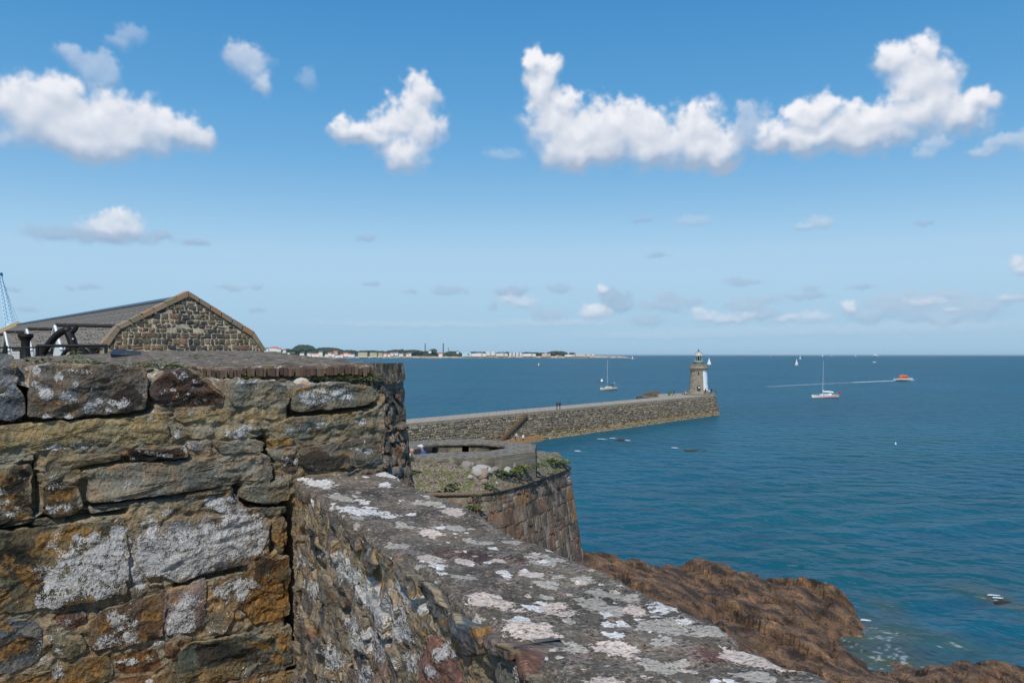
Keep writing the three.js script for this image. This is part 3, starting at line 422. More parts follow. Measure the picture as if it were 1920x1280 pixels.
lm('o', 0.85, [[10, 890, 30, 16], [30, 950, 30, 16], [20, 920, 30, 12], [45, 965, 16, 8], [125, 922, 22, 10], [95, 925, 10, 5], [145, 908, 8, 4], [90, 1020, 30, 24], [150, 1000, 60, 14], [60, 1080, 26, 30], [20, 1060, 24, 20], [175, 1025, 16, 14], [180, 1105, 10, 8], [130, 1030, 30, 10], [10, 1110, 20, 18], [520, 1005, 14, 24], [490, 1040, 24, 12]]);
lm('o', 0.9, [[500, 1100, 30, 30], [490, 1150, 34, 24], [525, 1130, 14, 24], [290, 1145, 20, 12], [270, 1185, 20, 14], [200, 1165, 16, 12], [370, 1175, 14, 8], [10, 1175, 22, 12], [35, 1205, 26, 14], [15, 1225, 20, 12], [250, 1230, 28, 10], [180, 1250, 30, 12], [500, 1205, 30, 10], [520, 1230, 12, 14], [150, 1275, 40, 10], [530, 1200, 10, 20], [440, 1155, 16, 10], [60, 1272, 34, 8], [330, 1120, 12, 8], [430, 965, 10, 4], [425, 925, 8, 5], [540, 900, 8, 8]]);
lm('d', 0.9, [[30, 1040, 40, 30], [90, 1100, 20, 30], [120, 910, 30, 10], [110, 965, 30, 8], [35, 1210, 40, 26], [430, 1220, 60, 20], [500, 1080, 20, 40], [240, 745, 30, 20], [340, 745, 60, 14], [600, 860, 50, 14], [290, 850, 50, 10], [545, 862, 20, 10], [30, 910, 20, 10], [40, 900, 16, 40]]);
const leftTex = masonryTex({ u0: -1.85, v0: 16.3, w: 2.35, h: 1.78, W: 2048, H: 1552, mortar: [148, 132, 106], stones: LEFT_STONES, marks: LM, seed: 0.13, orange: 0.26, white: 0.22, grain: 1.3 });
const CRACKS = [[[490, 815, 497, 830, 504, 862, 512, 896], 6, 0.12], [[60, 786, 130, 788, 200, 778, 272, 769], 5, 0.09], [[165, 947, 240, 937, 330, 923, 400, 910], 4, 0.09], [[444, 910, 446, 930, 466, 945, 500, 950, 541, 941], 5, 0.12], [[0, 992, 60, 982, 150, 966, 232, 955], 5, 0.10], [[541, 955, 545, 1000, 547, 1050, 546, 1120, 546, 1160, 549, 1200, 549, 1300], 9, 0.16], [[543, 735, 544, 758, 546, 778], 5, 0.12], [[33, 690, 40, 720, 50, 750, 50, 785], 14, 0.13], [[0, 795, 40, 788], 5, 0.10], [[555, 775, 620, 770, 695, 758], 5, 0.10], [[275, 690, 277, 730, 278, 765], 7, 0.10], [[150, 876, 225, 862, 345, 858], 4, 0.06], [[470, 815, 490, 820], 4, 0.08], [[330, 1096, 400, 1078, 455, 1066], 4, 0.05], [[510, 985, 512, 1030], 4, 0.07], [[60, 862, 66, 900, 64, 960], 6, 0.05], [[157, 905, 158, 960], 6, 0.05], [[80, 972, 150, 966], 5, 0.06]]
  .map(([c, w, deep]) => { const l = []; for (let i = 0; i < c.length; i += 2) l.push(leftUV(c[i], c[i + 1])); return [l, w * 0.0023, deep]; });
function crackDepth(u, v) {
  let d = 0;
  for (const [l, w, deep] of CRACKS) for (let i = 0; i < l.length - 1; i++) {
    const [ax, ay] = l[i], [bx, by] = l[i + 1], t = clamp(((u - ax) * (bx - ax) + (v - ay) * (by - ay)) / ((bx - ax) ** 2 + (by - ay) ** 2)), q = Math.hypot(u - ax - (bx - ax) * t, v - ay - (by - ay) * t);
    if (q < w * 1.7) d = Math.max(d, deep * (1 - sstep(w * 0.7, w * 1.7, q)));
  }
  return d;
}
const leftTop = (u) => { const px = [[-4.3, 17.99], [-1.9, 17.99], [-1.25, 17.985], [-1.15, 17.94], [-0.75, 17.93], [-0.5, 17.92], [-0.3, 17.88], [0, 17.86], [0.35, 17.85], [0.6, 17.83]]; let k = 1; while (k < px.length - 1 && u > px[k][0]) k++; const a = px[k - 1], b = px[k]; return lerp(a[1], b[1], clamp((u - a[0]) / (b[0] - a[0]))); };
{
  const wall = thing('cross_wall', 'lichen covered stone wall of large uneven blocks closing the walk', 'stone wall', leftMap(-1.9, floorY, -0.4));
  const mat = surfaced(leftTex, 0.024, 0.94);
  LEFT_STONES.forEach((s, i) => part(wall, 'stone', stoneGeom({ poly: s.poly, prot: 0.004 + s.prot * 0.28, edge: 0.006, rough: 0.014, back: 0.10, step: 0.019, wob: 0.014, cut: 0.09, tilt: 0.05, seed: i * 1.7 + 1, freq: 11, bulge: 0.004, map: leftMap, uv: leftTex.uv }), mat));
  const face = sheet(330, 190, (a, b) => { const u = lerp(-4.25, 0.44, a), v = lerp(16.3, leftTop(u) - 0.045, b), n = fbm(u * 26, v * 26, 3, 4, 0.6); return leftMap(u, v, 0.007 + 0.014 * n - crackDepth(u, v)); }, (a, b, p) => { const u = lerp(-4.25, 0.44, a); return leftTex.uv(u, lerp(16.3, leftTop(u) - 0.045, b)); });
  part(wall, 'mortar', face, mat);
  // the rough top: broken mortar and small stones running back from the face
  const tt = matterTex(512, [[92, 82, 68], [128, 114, 94], [150, 136, 116], [112, 100, 80]], 0.6, { freq: 2, contrast: 1.4, spots: [[0.62, 0.75, [198, 194, 186], 4, 0.2], [0.66, 0.7, [176, 104, 44], 3, 0.6], [0.62, 0.6, [58, 48, 38], 3, 0.9]] });
  const rub = (u, w) => leftTop(u) - 0.03 + 0.035 * fbm(u * 7, w * 7, 5, 4, 0.6) + 0.02 * Math.max(0, noise3(u * 18, w * 18, 2)) - 0.05 * sstep(0.05, 0, w) + 0.02 * sstep(0.1, 0.5, w) * (u > -1.1 && u < -0.2 ? 1 : 0.3);
  part(wall, 'wall_top', sheet(260, 44, (a, b) => { const u = lerp(-4.25, 0.42, a), w = b * 0.95; return leftMap(u, rub(u, w), 0.005 - w); }, (a, b) => [lerp(-4.25, 0.42, a) * 1.2, b * 1.1]), surfaced(tt, 0.02, 0.95));
  part(wall, 'core', (() => { const s = new THREE.Shape([[-4.25, 16.3], [0.42, 16.3], [0.42, 17.76], [-0.4, 17.78], [-4.25, 17.85]].map((q) => new THREE.Vector2(...q))); const g = new THREE.ExtrudeGeometry(s, { depth: 0.72, bevelEnabled: false }); const p = g.attributes.position; for (let i = 0; i < p.count; i++) p.setXYZ(i, ...leftMap(p.getX(i), p.getY(i), -0.2 - p.getZ(i))); g.computeVertexNormals(); return g; })(), surfaced(tt, 0.02, 0.95));
  const r = rng(31);
  for (let k = 0; k < 46; k++) {                            // loose pieces bedded in the top
    const u = lerp(-1.75, 0.3, r()), w = 0.05 + r() * 0.7, s = lerp(0.010, 0.04, r() * r()), g = new THREE.IcosahedronGeometry(s, 1), p = g.attributes.position, q = r() * 50;
    for (let i = 0; i < p.count; i++) { const n = 1 + 0.5 * noise3(p.getX(i) * 30 + q, p.getY(i) * 30, p.getZ(i) * 30); p.setXYZ(i, p.getX(i) * n * 1.5, p.getY(i) * n * 0.75, p.getZ(i) * n * 1.2); }
    g.rotateY(r() * 6); g.computeVertexNormals(); g.translate(...leftMap(u, rub(u, w) + s * 0.3, 0.005 - w));
    part(wall, 'small_stone', g, std([srgb(150, 140, 122), srgb(190, 182, 170), srgb(120, 104, 84), srgb(86, 74, 62), srgb(172, 130, 88)][Math.floor(r() * 5)], 0.95));
  }
}

// ------------------------------------------------------------------ the parapet on the right of the walk
const PA = new THREE.Vector3(-1.005, 0, -4.07), PS = new THREE.Vector3(0.41, 0, 0.912), PT = new THREE.Vector3(0.912, 0, -0.41), capY = 17.4;
const capXYZ = (s, t, y) => [PA.x + PS.x * s + PT.x * t, y, PA.z + PS.z * s + PT.z * t];
const innerMap = (u, v, d) => [PA.x + PS.x * u - PT.x * (d + 0.024), v, PA.z + PS.z * u - PT.z * (d + 0.024)];
function capST(px, py) { const p = onLevel(px, py, capY), x = p[0] - PA.x, z = p[2] - PA.z; return [x * PS.x + z * PS.z, x * PT.x + z * PT.z]; }
function innerUV(px, py) { const dx = (px - 960) / F, nx = -PT.x, nz = -PT.z, k = (PA.x * nx + PA.z * nz) / (dx * nx - nz), x = dx * k, z = -k; return [(x - PA.x) * PS.x + (z - PA.z) * PS.z, EYE + (HORIZON - py) / F * k]; }
const edgeIn = [[545, 893], [562, 914], [595, 933], [617, 950], [672, 988], [720, 1025], [755, 1046], [775, 1063], [806, 1080], [865, 1139], [927, 1170], [931, 1185], [989, 1211], [1047, 1280]].map((q) => capST(...q)).sort((a, b) => a[0] - b[0]);
const edgeOut = [[741, 894], [834, 933], [923, 974], [968, 998], [1030, 1025], [1067, 1040], [1143, 1073], [1217, 1107], [1277, 1137], [1333, 1160], [1386, 1190], [1392, 1203], [1433, 1217], [1490, 1247], [1533, 1252], [1590, 1280]].map((q) => capST(...q)).sort((a, b) => a[0] - b[0]);
const along = (line, s, rest) => { if (s <= line[0][0]) return line[0][1]; for (let k = 1; k < line.length; k++) if (s <= line[k][0]) return lerp(line[k - 1][1], line[k][1], (s - line[k - 1][0]) / (line[k][0] - line[k - 1][0])); return lerp(line[line.length - 1][1], rest, sstep(0, 0.4, s - line[line.length - 1][0])) + 0.015 * noise3(s * 5, 1, 2) * sstep(0, 0.3, s - line[line.length - 1][0]); };
const tIn = (s) => along(edgeIn, s, 0.0), tOut = (s) => along(edgeOut, s, 0.46);
const capLichen = [[598, 907, 32, 6, 0], [722, 893, 22, 4, 0], [722, 908, 14, 5, 0], [683, 939, 13, 5, 0], [688, 958, 62, 7, 0], [672, 972, 14, 4, 1], [805, 994, 22, 7, 2], [855, 985, 18, 5, 1], [740, 1018, 22, 6, 1], [805, 1045, 30, 10, 2], [820, 1063, 17, 8, 0], [945, 1079, 15, 6, 0], [868, 1085, 30, 5, 1], [922, 1130, 50, 11, 2], [990, 1182, 52, 18, 2], [1000, 1143, 20, 7, 0], [975, 1163, 13, 6, 0], [1050, 1142, 38, 14, 2], [1066, 1161, 14, 5, 1], [1022, 1048, 36, 10, 1], [994, 1076, 26, 9, 2], [1016, 1096, 24, 5, 1], [1040, 1206, 34, 11, 1], [1012, 1127, 14, 4, 0], [1106, 1126, 34, 10, 1], [1150, 1142, 22, 9, 1], [1195, 1139, 20, 10, 2], [1243, 1134, 34, 11, 0], [1140, 1168, 16, 6, 0], [1167, 1165, 14, 5, 0], [1150, 1187, 18, 7, 0], [1156, 1211, 42, 15, 2], [1280, 1163, 13, 4, 0], [1250, 1172, 56, 15, 1], [1240, 1197, 25, 9, 1], [1240, 1245, 46, 11, 1], [1292, 1252, 20, 6, 2], [1340, 1271, 9, 4, 0], [1420, 1264, 42, 12, 1], [1140, 1275, 36, 9, 2], [1072, 1206, 30, 9, 1], [1030, 1100, 16, 4, 1], [760, 985, 22, 4, 1], [900, 1010, 26, 6, 1], [870, 1050, 18, 5, 2], [930, 1048, 16, 5, 2], [640, 935, 26, 5, 1], [800, 945, 30, 5, 1], [850, 962, 28, 6, 2], [960, 1012, 20, 4, 1], [1090, 1085, 22, 8, 1], [1130, 1110, 30, 8, 1], [1180, 1118, 22, 6, 1], [1330, 1180, 40, 9, 1]];
const SR = 3.35, TR = 0.6;
const capTex = (() => {
  const W = 2048, H = 366, c = new Uint8Array(W * H * 4), b = new Uint8Array(W * H * 4), cv = document.createElement('canvas'); cv.width = W; cv.height = H; const g = cv.getContext('2d');
  g.fillStyle = '#000'; g.fillRect(0, 0, W, H); g.globalCompositeOperation = 'lighter';
  const X = (s) => (s + 0.12) / SR * W, Y = (t) => (t + 0.07) / TR * H;
  const blob = (poly, rgb) => { let cu = 0, ct = 0; poly.forEach((q) => { cu += q[0] / poly.length; ct += q[1] / poly.length; }); for (let i = 0; i < 6; i++) { const k = 1.28 - i * 0.11; g.fillStyle = `rgb(${rgb.map((v) => Math.round(v * 42))})`; g.beginPath(); poly.forEach((q, j) => { const x = X(cu + (q[0] - cu) * k), y = Y(ct + (q[1] - ct) * k); j ? g.lineTo(x, y) : g.moveTo(x, y); }); g.closePath(); g.fill(); } };
  const tone = [[1, 0, 0], [0, 1, 0], [0, 0, 1]];
  for (const [x, y, rx, ry, k] of capLichen) blob(ellipsePx(x, y, rx, ry, 0.12, 18, 0.22).map((q) => capST(...q)), tone[k]);
  blob([[1340, 1203], [1385, 1212], [1440, 1225], [1490, 1246], [1480, 1256], [1430, 1248], [1395, 1243], [1375, 1232], [1345, 1226], [1352, 1212]].map((q) => capST(...q)), tone[2]);
  const r = rng(8); for (let k = 0; k < 300; k++) { const s = r() * SR - 0.12, t = r() * TR - 0.07, q = 0.004 + 0.018 * r() ** 3; blob(ellipsePx(0, 0, 1, 1, 0, 9, 0.35, k).map(([x, y]) => [s + x * q * 1.3, t + y * q]), tone[Math.floor(r() * 3)]); }
  const m = g.getImageData(0, 0, W, H).data;
  const red = [[880, 1040, 60, 26], [600, 886, 50, 8], [1330, 1222, 50, 22], [960, 1050, 40, 16], [840, 1030, 40, 14]].map(([x, y, rx, ry]) => { const p = capST(x, y), q = capST(x + rx, y), u = capST(x, y - ry); return [p, q, u]; });
  for (let j = 0; j < H; j++) for (let i = 0; i < W; i++) {
    const o = (j * W + i) * 4, s = i / W * SR - 0.12, t = j / H * TR - 0.07, a = samp(NA, s * 0.8, t * 0.8), n = samp(NB, s * 2.2, t * 2.2), f = samp(NB, s * 6.1, t * 6.1 + 0.3), d = samp(ND, s * 1.6, t * 1.6), e = samp(ND, s * 3.7 + 0.4, t * 3.7);
    const k = 0.55 + 0.6 * a + 0.36 * (n - 0.5) + 0.3 * (f - 0.5); let R = 106 * k, G = 94 * k, B = 78 * k; { const q = sstep(0.44, 0.62, samp(NA, s * 2.3 + 0.4, t * 2.3)) * 0.5; R = lerp(R, 126 * k, q); G = lerp(G, 120 * k, q); B = lerp(B, 108 * k, q); }
    let rd = 0; for (const [p, q, u] of red) { const x = s - p[0], y = t - p[1], L1 = Math.hypot(q[0] - p[0], q[1] - p[1]), L2 = Math.hypot(u[0] - p[0], u[1] - p[1]); rd = Math.max(rd, 1 - Math.hypot(x, y) / Math.max(0.04, Math.min(L1, L2) * 1.0)); }
    const rq = sstep(0.0, 0.35, rd + (d - 0.5) * 0.9) * 0.75; R = lerp(R, 112 * k, rq); G = lerp(G, 66 * k, rq); B = lerp(B, 58 * k, rq);
    const og = sstep(0.70, 0.76, e * 0.6 + n * 0.4) * 0.7; R = lerp(R, 160, og); G = lerp(G, 104, og); B = lerp(B, 44, og);
    const gl = sstep(0.47, 0.60, d * 0.35 + f * 0.3 + n * 0.35) * 0.62, gt = 0.8 + 0.5 * samp(NB, s * 4.3, t * 4.3); R = lerp(R, 152 * gt, gl); G = lerp(G, 147 * gt, gl); B = lerp(B, 134 * gt, gl); const dp = sstep(0.60, 0.70, samp(NB, s * 3.3 + 0.7, t * 3.3) * 0.6 + e * 0.4) * 0.55; R *= 1 - dp; G *= 1 - dp; B *= 1 - dp;
    const cut = (x) => sstep(0.40, 0.60, x / 255 + (d - 0.5) * 1.3 + (n - 0.5) * 1.0 + (f - 0.5) * 0.6) * (x > 12 ? 1 : 0) * (1 - 0.6 * sstep(0.62, 0.74, samp(NB, s * 2.9 + 0.3, t * 2.9 + 0.1))), lt = 0.80 + 0.34 * n + 0.30 * (f - 0.5) + 0.18 * (a - 0.5);
    for (const [q, col] of [[cut(m[o + 1]), [172, 164, 150]], [cut(m[o + 2]), [204, 187, 172]], [cut(m[o]), [220, 215, 208]]]) { R = lerp(R, col[0] * lt, q); G = lerp(G, col[1] * lt, q); B = lerp(B, col[2] * lt, q); }
    const any = Math.max(cut(m[o]), cut(m[o + 1]), cut(m[o + 2]));
    c[o] = clamp(R, 0, 255); c[o + 1] = clamp(G, 0, 255); c[o + 2] = clamp(B, 0, 255); c[o + 3] = 255; b[o] = b[o + 1] = b[o + 2] = clamp((0.4 * a + 0.3 * n + 0.15 * d + any * 0.16) * 230, 0, 255); b[o + 3] = 255;
  }
  const t = { map: dataTex(c, W, H, true), bump: dataTex(b, W, H, false), uv: (s, q) => [(s + 0.12) / SR, (q + 0.07) / TR] };
  for (const k of [t.map, t.bump]) k.wrapS = k.wrapT = THREE.MirroredRepeatWrapping;
  return t;
})();
const capH = (s, t) => capY + 0.007 * fbm(s * 4, t * 4, 2, 3) + 0.006 * fbm(s * 15, t * 15, 7, 3) + 0.018 * noise3(s * 1.7, t * 2.3, 11) + (s < 0.25 ? 0.012 * sstep(0.25, 0, s) : 0);
const INNER = [];
{
  const rr = (c, color, prot) => { const poly = []; for (let i = 0; i < c.length; i += 2) poly.push(innerUV(c[i], c[i + 1])); INNER.push({ poly, color, prot, hand: true }); };
  rr([806, 1083, 835, 1108, 864, 1139, 867, 1165, 861, 1180, 835, 1152, 815, 1128, 808, 1100], [96, 95, 90], 0.010);
  rr([867, 1142, 895, 1155, 927, 1173, 931, 1222, 905, 1226, 884, 1186, 870, 1160], [88, 90, 92], 0.017);
  rr([931, 1178, 990, 1214, 992, 1232, 965, 1226, 934, 1208], [128, 112, 100], 0.012);
  rr([993, 1214, 1047, 1282, 1066, 1330, 1030, 1316, 1004, 1262, 990, 1236], [124, 88, 72], 0.010);
  rr([694, 1012, 719, 1030, 723, 1056, 719, 1078, 703, 1064, 694, 1038], [104, 100, 94], 0.012);
  rr([590, 990, 604, 998, 622, 1038, 620, 1052, 606, 1046, 594, 1022], [66, 66, 68], 0.007);
  rr([818, 1200, 838, 1182, 862, 1216, 884, 1262, 880, 1290, 838, 1300, 812, 1280, 806, 1240], [138, 98, 82], 0.016);
  rr([864, 1190, 884, 1192, 905, 1232, 898, 1262, 876, 1240, 858, 1214], [140, 124, 110], 0.010);
  rr([756, 1048, 775, 1066, 803, 1084, 806, 1120, 786, 1108, 762, 1078], [132, 118, 100], 0.007);
  rr([660, 985, 690, 1008, 692, 1035, 672, 1020, 658, 1002], [118, 106, 92], 0.007);
  rr([935, 1216, 988, 1238, 1020, 1300, 1040, 1345, 990, 1330, 950, 1268], [126, 118, 104], 0.010);
  const inside = (q) => INNER.some((s) => { if (!s.hand) return false; const us = s.poly.map((p) => p[0]), vs = s.poly.map((p) => p[1]); return q[0] > Math.min(...us) - 0.012 && q[0] < Math.max(...us) + 0.012 && q[1] > Math.min(...vs) - 0.012 && q[1] < Math.max(...vs) + 0.012; });
  const r = rng(66), cols = [[132, 118, 100], [120, 110, 98], [142, 126, 104], [108, 98, 88], [126, 108, 86], [96, 90, 84], [128, 104, 88], [146, 132, 112]];
  for (const p of rubble(0.0, 6.4, 16.38, capY - 0.012, 0.06, 0.15, 0.10, 0.40, 0.014, 0.036, r)) { let cu = 0, cv = 0; p.forEach((q) => { cu += q[0] / p.length; cv += q[1] / p.length; }); if (![[cu, cv], ...p].some(inside)) INNER.push({ poly: p, color: cols[Math.floor(r() * cols.length)], prot: 0.002 + 0.018 * r() * r() }); }
}
const IM = [];
{ const im = (kind, a, list) => { for (const [x, y, rx, ry] of list) IM.push({ kind, a, poly: ellipsePx(x, y, rx, ry, -0.9).map((q) => innerUV(...q)) }); };
  im('w', 0.9, [[735, 1130, 22, 44], [700, 1100, 20, 40], [760, 1180, 18, 40], [650, 1050, 18, 30], [800, 1130, 18, 30], [770, 1100, 14, 22], [720, 1210, 26, 40], [860, 1215, 14, 16], [680, 1170, 20, 30], [600, 1100, 14, 24], [575, 1050, 8, 20], [840, 1250, 10, 14], [640, 1230, 18, 26], [790, 1240, 18, 24], [700, 1260, 20, 16]]);
  im('o', 0.9, [[700, 1085, 9, 14], [735, 1090, 7, 12], [805, 1110, 5, 22], [758, 1185, 14, 10], [862, 1165, 8, 16], [870, 1210, 8, 14], [568, 990, 6, 14], [565, 1010, 5, 10], [724, 1035, 5, 12], [755, 1045, 16, 5], [820, 1150, 8, 6], [745, 1110, 6, 8], [930, 1180, 10, 8], [820, 1190, 5, 10], [690, 1030, 6, 6], [890, 1235, 8, 8], [585, 925, 20, 6], [575, 940, 8, 14], [640, 1120, 6, 10], [610, 1180, 6, 10]]); }
const innerTex = masonryTex({ u0: -0.1, v0: 16.34, w: 3.5, h: 1.12, W: 2048, H: 655, mortar: [150, 134, 108], stones: INNER, marks: IM, seed: 0.55, white: 0.22, orange: 0.30, tileA: 1.3, grain: 1.5 });
{
  const wall = thing('parapet', 'rubble parapet with a broad mortared top patched with pale lichen', 'parapet', capXYZ(2, 0.23, floorY));
  const capM = surfaced(capTex, 0.022, 0.93), inM = surfaced(innerTex, 0.03, 0.95);
  const prof = [[0.012, -0.06], [0.002, -0.034], [0.004, -0.016], [0.014, -0.005], [0.030, 0]];
  const nT = 40, T = (s, b) => { const w = tOut(s) - tIn(s), k = b * (nT + 10); if (k < 5) return [tIn(s) + prof[Math.floor(k)][0], prof[Math.floor(k)][1]]; if (k > nT + 5) { const q = Math.min(4, Math.round(nT + 10 - k)); return [tOut(s) - prof[q][0], prof[q][1] * (q < 1 ? 3 : 1)]; } return [lerp(tIn(s) + 0.036, tOut(s) - 0.036, (k - 5) / nT), 0]; };
  const top = sheet(560, nT + 10, (a, b) => { const s = lerp(-0.02, 6.5, Math.pow(a, 1.25)), [t0, dy] = T(s, b), ed = 0.010 * fbm(s * 18, b * 2, 4, 3) * (dy < 0 ? 1 : 0), t = t0 + ed; return capXYZ(s, t, capH(s, t) + dy); }, (a, b) => { const s = lerp(-0.02, 6.5, Math.pow(a, 1.25)), q = T(s, b); return capTex.uv(s, q[0] + (b < 0.5 ? q[1] : -q[1])); });
  part(wall, 'coping', top, capM);
  INNER.forEach((s, i) => part(wall, 'stone', stoneGeom({ poly: s.poly, prot: s.prot, tilt: s.hand ? 0.04 : 0.16, edge: 0.006, rough: 0.016, back: 0.10, step: 0.022, wob: 0.02, cut: 0.09, seed: i * 2.3 + 4, freq: 8, bulge: 0.004, map: innerMap, uv: innerTex.uv }), inM));
  part(wall, 'mortar', sheet(420, 74, (a, b) => { const u = lerp(-0.03, 6.45, Math.pow(a, 1.2)), v = lerp(16.3, capY - 0.03, b); return innerMap(u, v, 0.003 - Math.max(0, tIn(u)) * b * b * b + 0.013 * fbm(u * 22, v * 26, 3, 4, 0.6) - 0.035 * sstep(0.25, 0.6, fbm(u * 6, v * 9, 8, 3))); }, (a, b) => innerTex.uv(lerp(-0.03, 6.45, Math.pow(a, 1.2)), lerp(16.3, capY - 0.03, b))), inM);
  // the outer face falls to the shore
  part(wall, 'outer_face', sheet(90, 70, (a, b) => { const s = lerp(-0.1, 6.5, a), y = lerp(capY - 0.06, 3.5, b); return capXYZ(s, tOut(s) - 0.03 + (capY - y) * 0.12 + 0.04 * fbm(s * 3, y * 3, 2, 3), y); }, (a, b) => [a * 2, b * 4]), inM);
}
{ // the paved floor of the walk
  const t = matterTex(512, [[108, 98, 84], [134, 122, 104], [120, 110, 96]], 0.1, { freq: 2 });
  single('walkway', (() => { const g = sheet(30, 30, (a, b) => { const x = lerp(-9, 2.6, a), z = lerp(9, -9, b); const s = (x - PA.x) * PS.x + (z - PA.z) * PS.z, tt = (x - PA.x) * PT.x + (z - PA.z) * PT.z; const cx = tt > 0.2 ? capXYZ(s, 0.2, 0) : [x, 0, z]; return [cx[0], floorY + 0.01 * fbm(x, z, 1, 3), cx[2]]; }, (a, b) => [a * 4, b * 6]); return g; })(), surfaced(t, 0.01), 'paved stone floor of the rampart walk behind the parapet', 'pavement', [-2, floorY, -1], null, 'structure');
}

// ------------------------------------------------------------------ the next rampart: a sloping top edged with bricks on edge, a rough return face
const RN = at(694, 690, 5.4), RR = at(741, 681, 5.66), RQ = Math.hypot(RR[0] - RN[0], RR[2] - RN[2]), RE = [-0.41, -0.912], RL = [-0.912, 0.41];
const grassTex = matterTex(512, [[70, 78, 40], [104, 104, 58], [128, 116, 78], [92, 98, 50]], 0.8, { freq: 3, contrast: 1.3 });
const rubbleTex = matterTex(1024, [[92, 78, 64], [122, 104, 86], [146, 130, 108], [112, 92, 74], [134, 106, 84]], 0.35, { freq: 3, contrast: 1.6, spots: [[0.60, 0.7, [182, 176, 168], 5, 0.2], [0.64, 0.6, [164, 108, 62], 4, 0.6], [0.62, 0.7, [56, 48, 42], 4, 0.85]] });
{
  const ramp = thing('rampart', 'weathered brown rampart with a sloping top edged with bricks', 'rampart', [RN[0] - 1, floorY - 2, RN[2] - 1]);
  const tt = matterTex(1024, [[80, 68, 58], [104, 90, 76], [122, 106, 90], [96, 82, 68]], 0.15, { freq: 2, contrast: 1.4, spots: [[0.60, 0.8, [184, 176, 164], 3, 0.4], [0.60, 0.65, [98, 100, 56], 2, 0.15], [0.66, 0.5, [44, 36, 32], 4, 0.7]] });
  const topY = (q, w) => RN[1] + 0.016 + 0.018 * Math.min(q, 6.5) - 0.05 * Math.max(0, w - 1.2) + 0.012 * fbm(q * 3, w * 3, 2, 4);
  const P = (q, w) => { const k = clamp(q / RQ), ox = lerp(RN[0], RR[0], k), oz = lerp(RN[2], RR[2], k), rest = Math.max(0, q - RQ); return [ox + RE[0] * rest + RL[0] * w, oz + RE[1] * rest + RL[1] * w]; };
  part(ramp, 'sloping_top', sheet(150, 60, (a, b) => { const q = a * a * 32, w = b * 2.7, p = P(q, w); return [p[0], topY(q, w) - 0.05 * sstep(0.03, 0, q) - 0.05 * sstep(0.03, 0, w), p[1]]; }, (a, b) => [a * a * 32 * 0.5, b * 2.7 * 0.5]), surfaced(tt, 0.03, 0.95));
  const r = rng(12), bm = [[94, 74, 64], [108, 86, 72], [84, 70, 62], [116, 98, 84], [100, 84, 74]].map((c) => std(srgb(...c), 0.95, { bumpMap: rubbleTex.bump, bumpScale: 0.004 })), bg = [0, 1, 2].map((k) => new RoundedBoxGeometry(0.017 + k * 0.004, 0.046 + k * 0.004, 0.09, 1, 0.003));
  for (let w = 0.0, k = 0; w < 2.2; k++) { const wd = 0.021 + r() * 0.006, p = P(0, w); const m = mesh('brick', bg[k % 3], bm[Math.floor(r() * 5)], ramp); m.position.set(p[0] - ramp.position.x + (r() - 0.5) * 0.01, topY(0, w) - 0.036 + (r() - 0.5) * 0.010 - ramp.position.y, p[1] - ramp.position.z + (r() - 0.5) * 0.012); m.rotation.set((r() - 0.5) * 0.06, Math.atan2(-RL[1], RL[0]) + (r() - 0.5) * 0.12, (r() - 0.5) * 0.10); w += wd; }
  part(ramp, 'front_face', sheet(60, 60, (a, b) => { const w = a * 2.7, p = P(0, w), y = lerp(RN[1] - 0.05, RN[1] - 3.5, b), f = 0.03 + (b * 3.5) * 0.02; return [p[0] + 0.41 * f - 0.02 * fbm(w * 5, y * 5, 1, 3), y, p[1] + 0.912 * f - 0.05 + 0.04 * fbm(w * 6, y * 6, 1, 3)]; }, (a, b) => [a * 1.4, b * 1.8]), surfaced(rubbleTex, 0.03, 0.95));
  const len = Math.hypot(RR[0] - RN[0], RR[2] - RN[2]), du = [(RR[0] - RN[0]) / len, (RR[2] - RN[2]) / len], nn = [-du[1], du[0]];
  const retMap = (u, v, d) => { const o = d + (RN[1] - v) * 0.115; return [RN[0] + du[0] * u + nn[0] * o, v, RN[2] + du[1] * u + nn[1] * o]; };
  const dark = [[124, 108, 92], [140, 116, 94], [156, 126, 100], [104, 88, 74], [160, 144, 126], [130, 102, 80]];
  const rr = rng(71), rs = rubble(0.0, len + 0.05, RN[1] - 4.2, RN[1] - 0.10, 0.08, 0.20, 0.09, 0.26, 0.010, 0.045, rr).map((p) => ({ poly: p, color: dark[Math.floor(rr() * 6)] }));
  const rt = masonryTex({ u0: -0.05, v0: RN[1] - 4.3, w: len + 0.2, h: 4.4, W: 256, H: 1280, mortar: [132, 120, 104], stones: rs, white: 0.34, orange: 0.10, seed: 0.3, grain: 1.6, tileA: 1.4 }), rm = surfaced(rt, 0.03, 0.95);
  rs.forEach((s, i) => part(ramp, 'stone', stoneGeom({ poly: s.poly, prot: 0.012 + 0.03 * ((i * 37) % 10) / 10, edge: 0.008, rough: 0.018, back: 0.09, step: 0.03, wob: 0.024, cut: 0.1, tilt: 0.14, seed: i + 300, map: retMap, uv: rt.uv }), rm));
  part(ramp, 'mortar', sheet(24, 120, (a, b) => { const u = lerp(-0.02, len + 0.08, a), v = lerp(RN[1] - 0.02, RN[1] - 4.3, b); return retMap(u, v, 0.012 * fbm(u * 20, v * 20, 5, 3)); }, (a, b) => rt.uv(lerp(-0.02, len + 0.08, a), lerp(RN[1] - 0.02, RN[1] - 4.3, b))), rm);
  part(ramp, 'cap_band', sheet(20, 6, (a, b) => { const u = lerp(-0.04, len + 0.04, a), v = lerp(RN[1] + 0.03, RN[1] - 0.085, b); return retMap(u, v, 0.045 + 0.010 * fbm(u * 14, v * 14, 2, 3)); }, (a, b) => [a * 0.5, b * 0.12]), surfaced(tt, 0.02, 0.95));
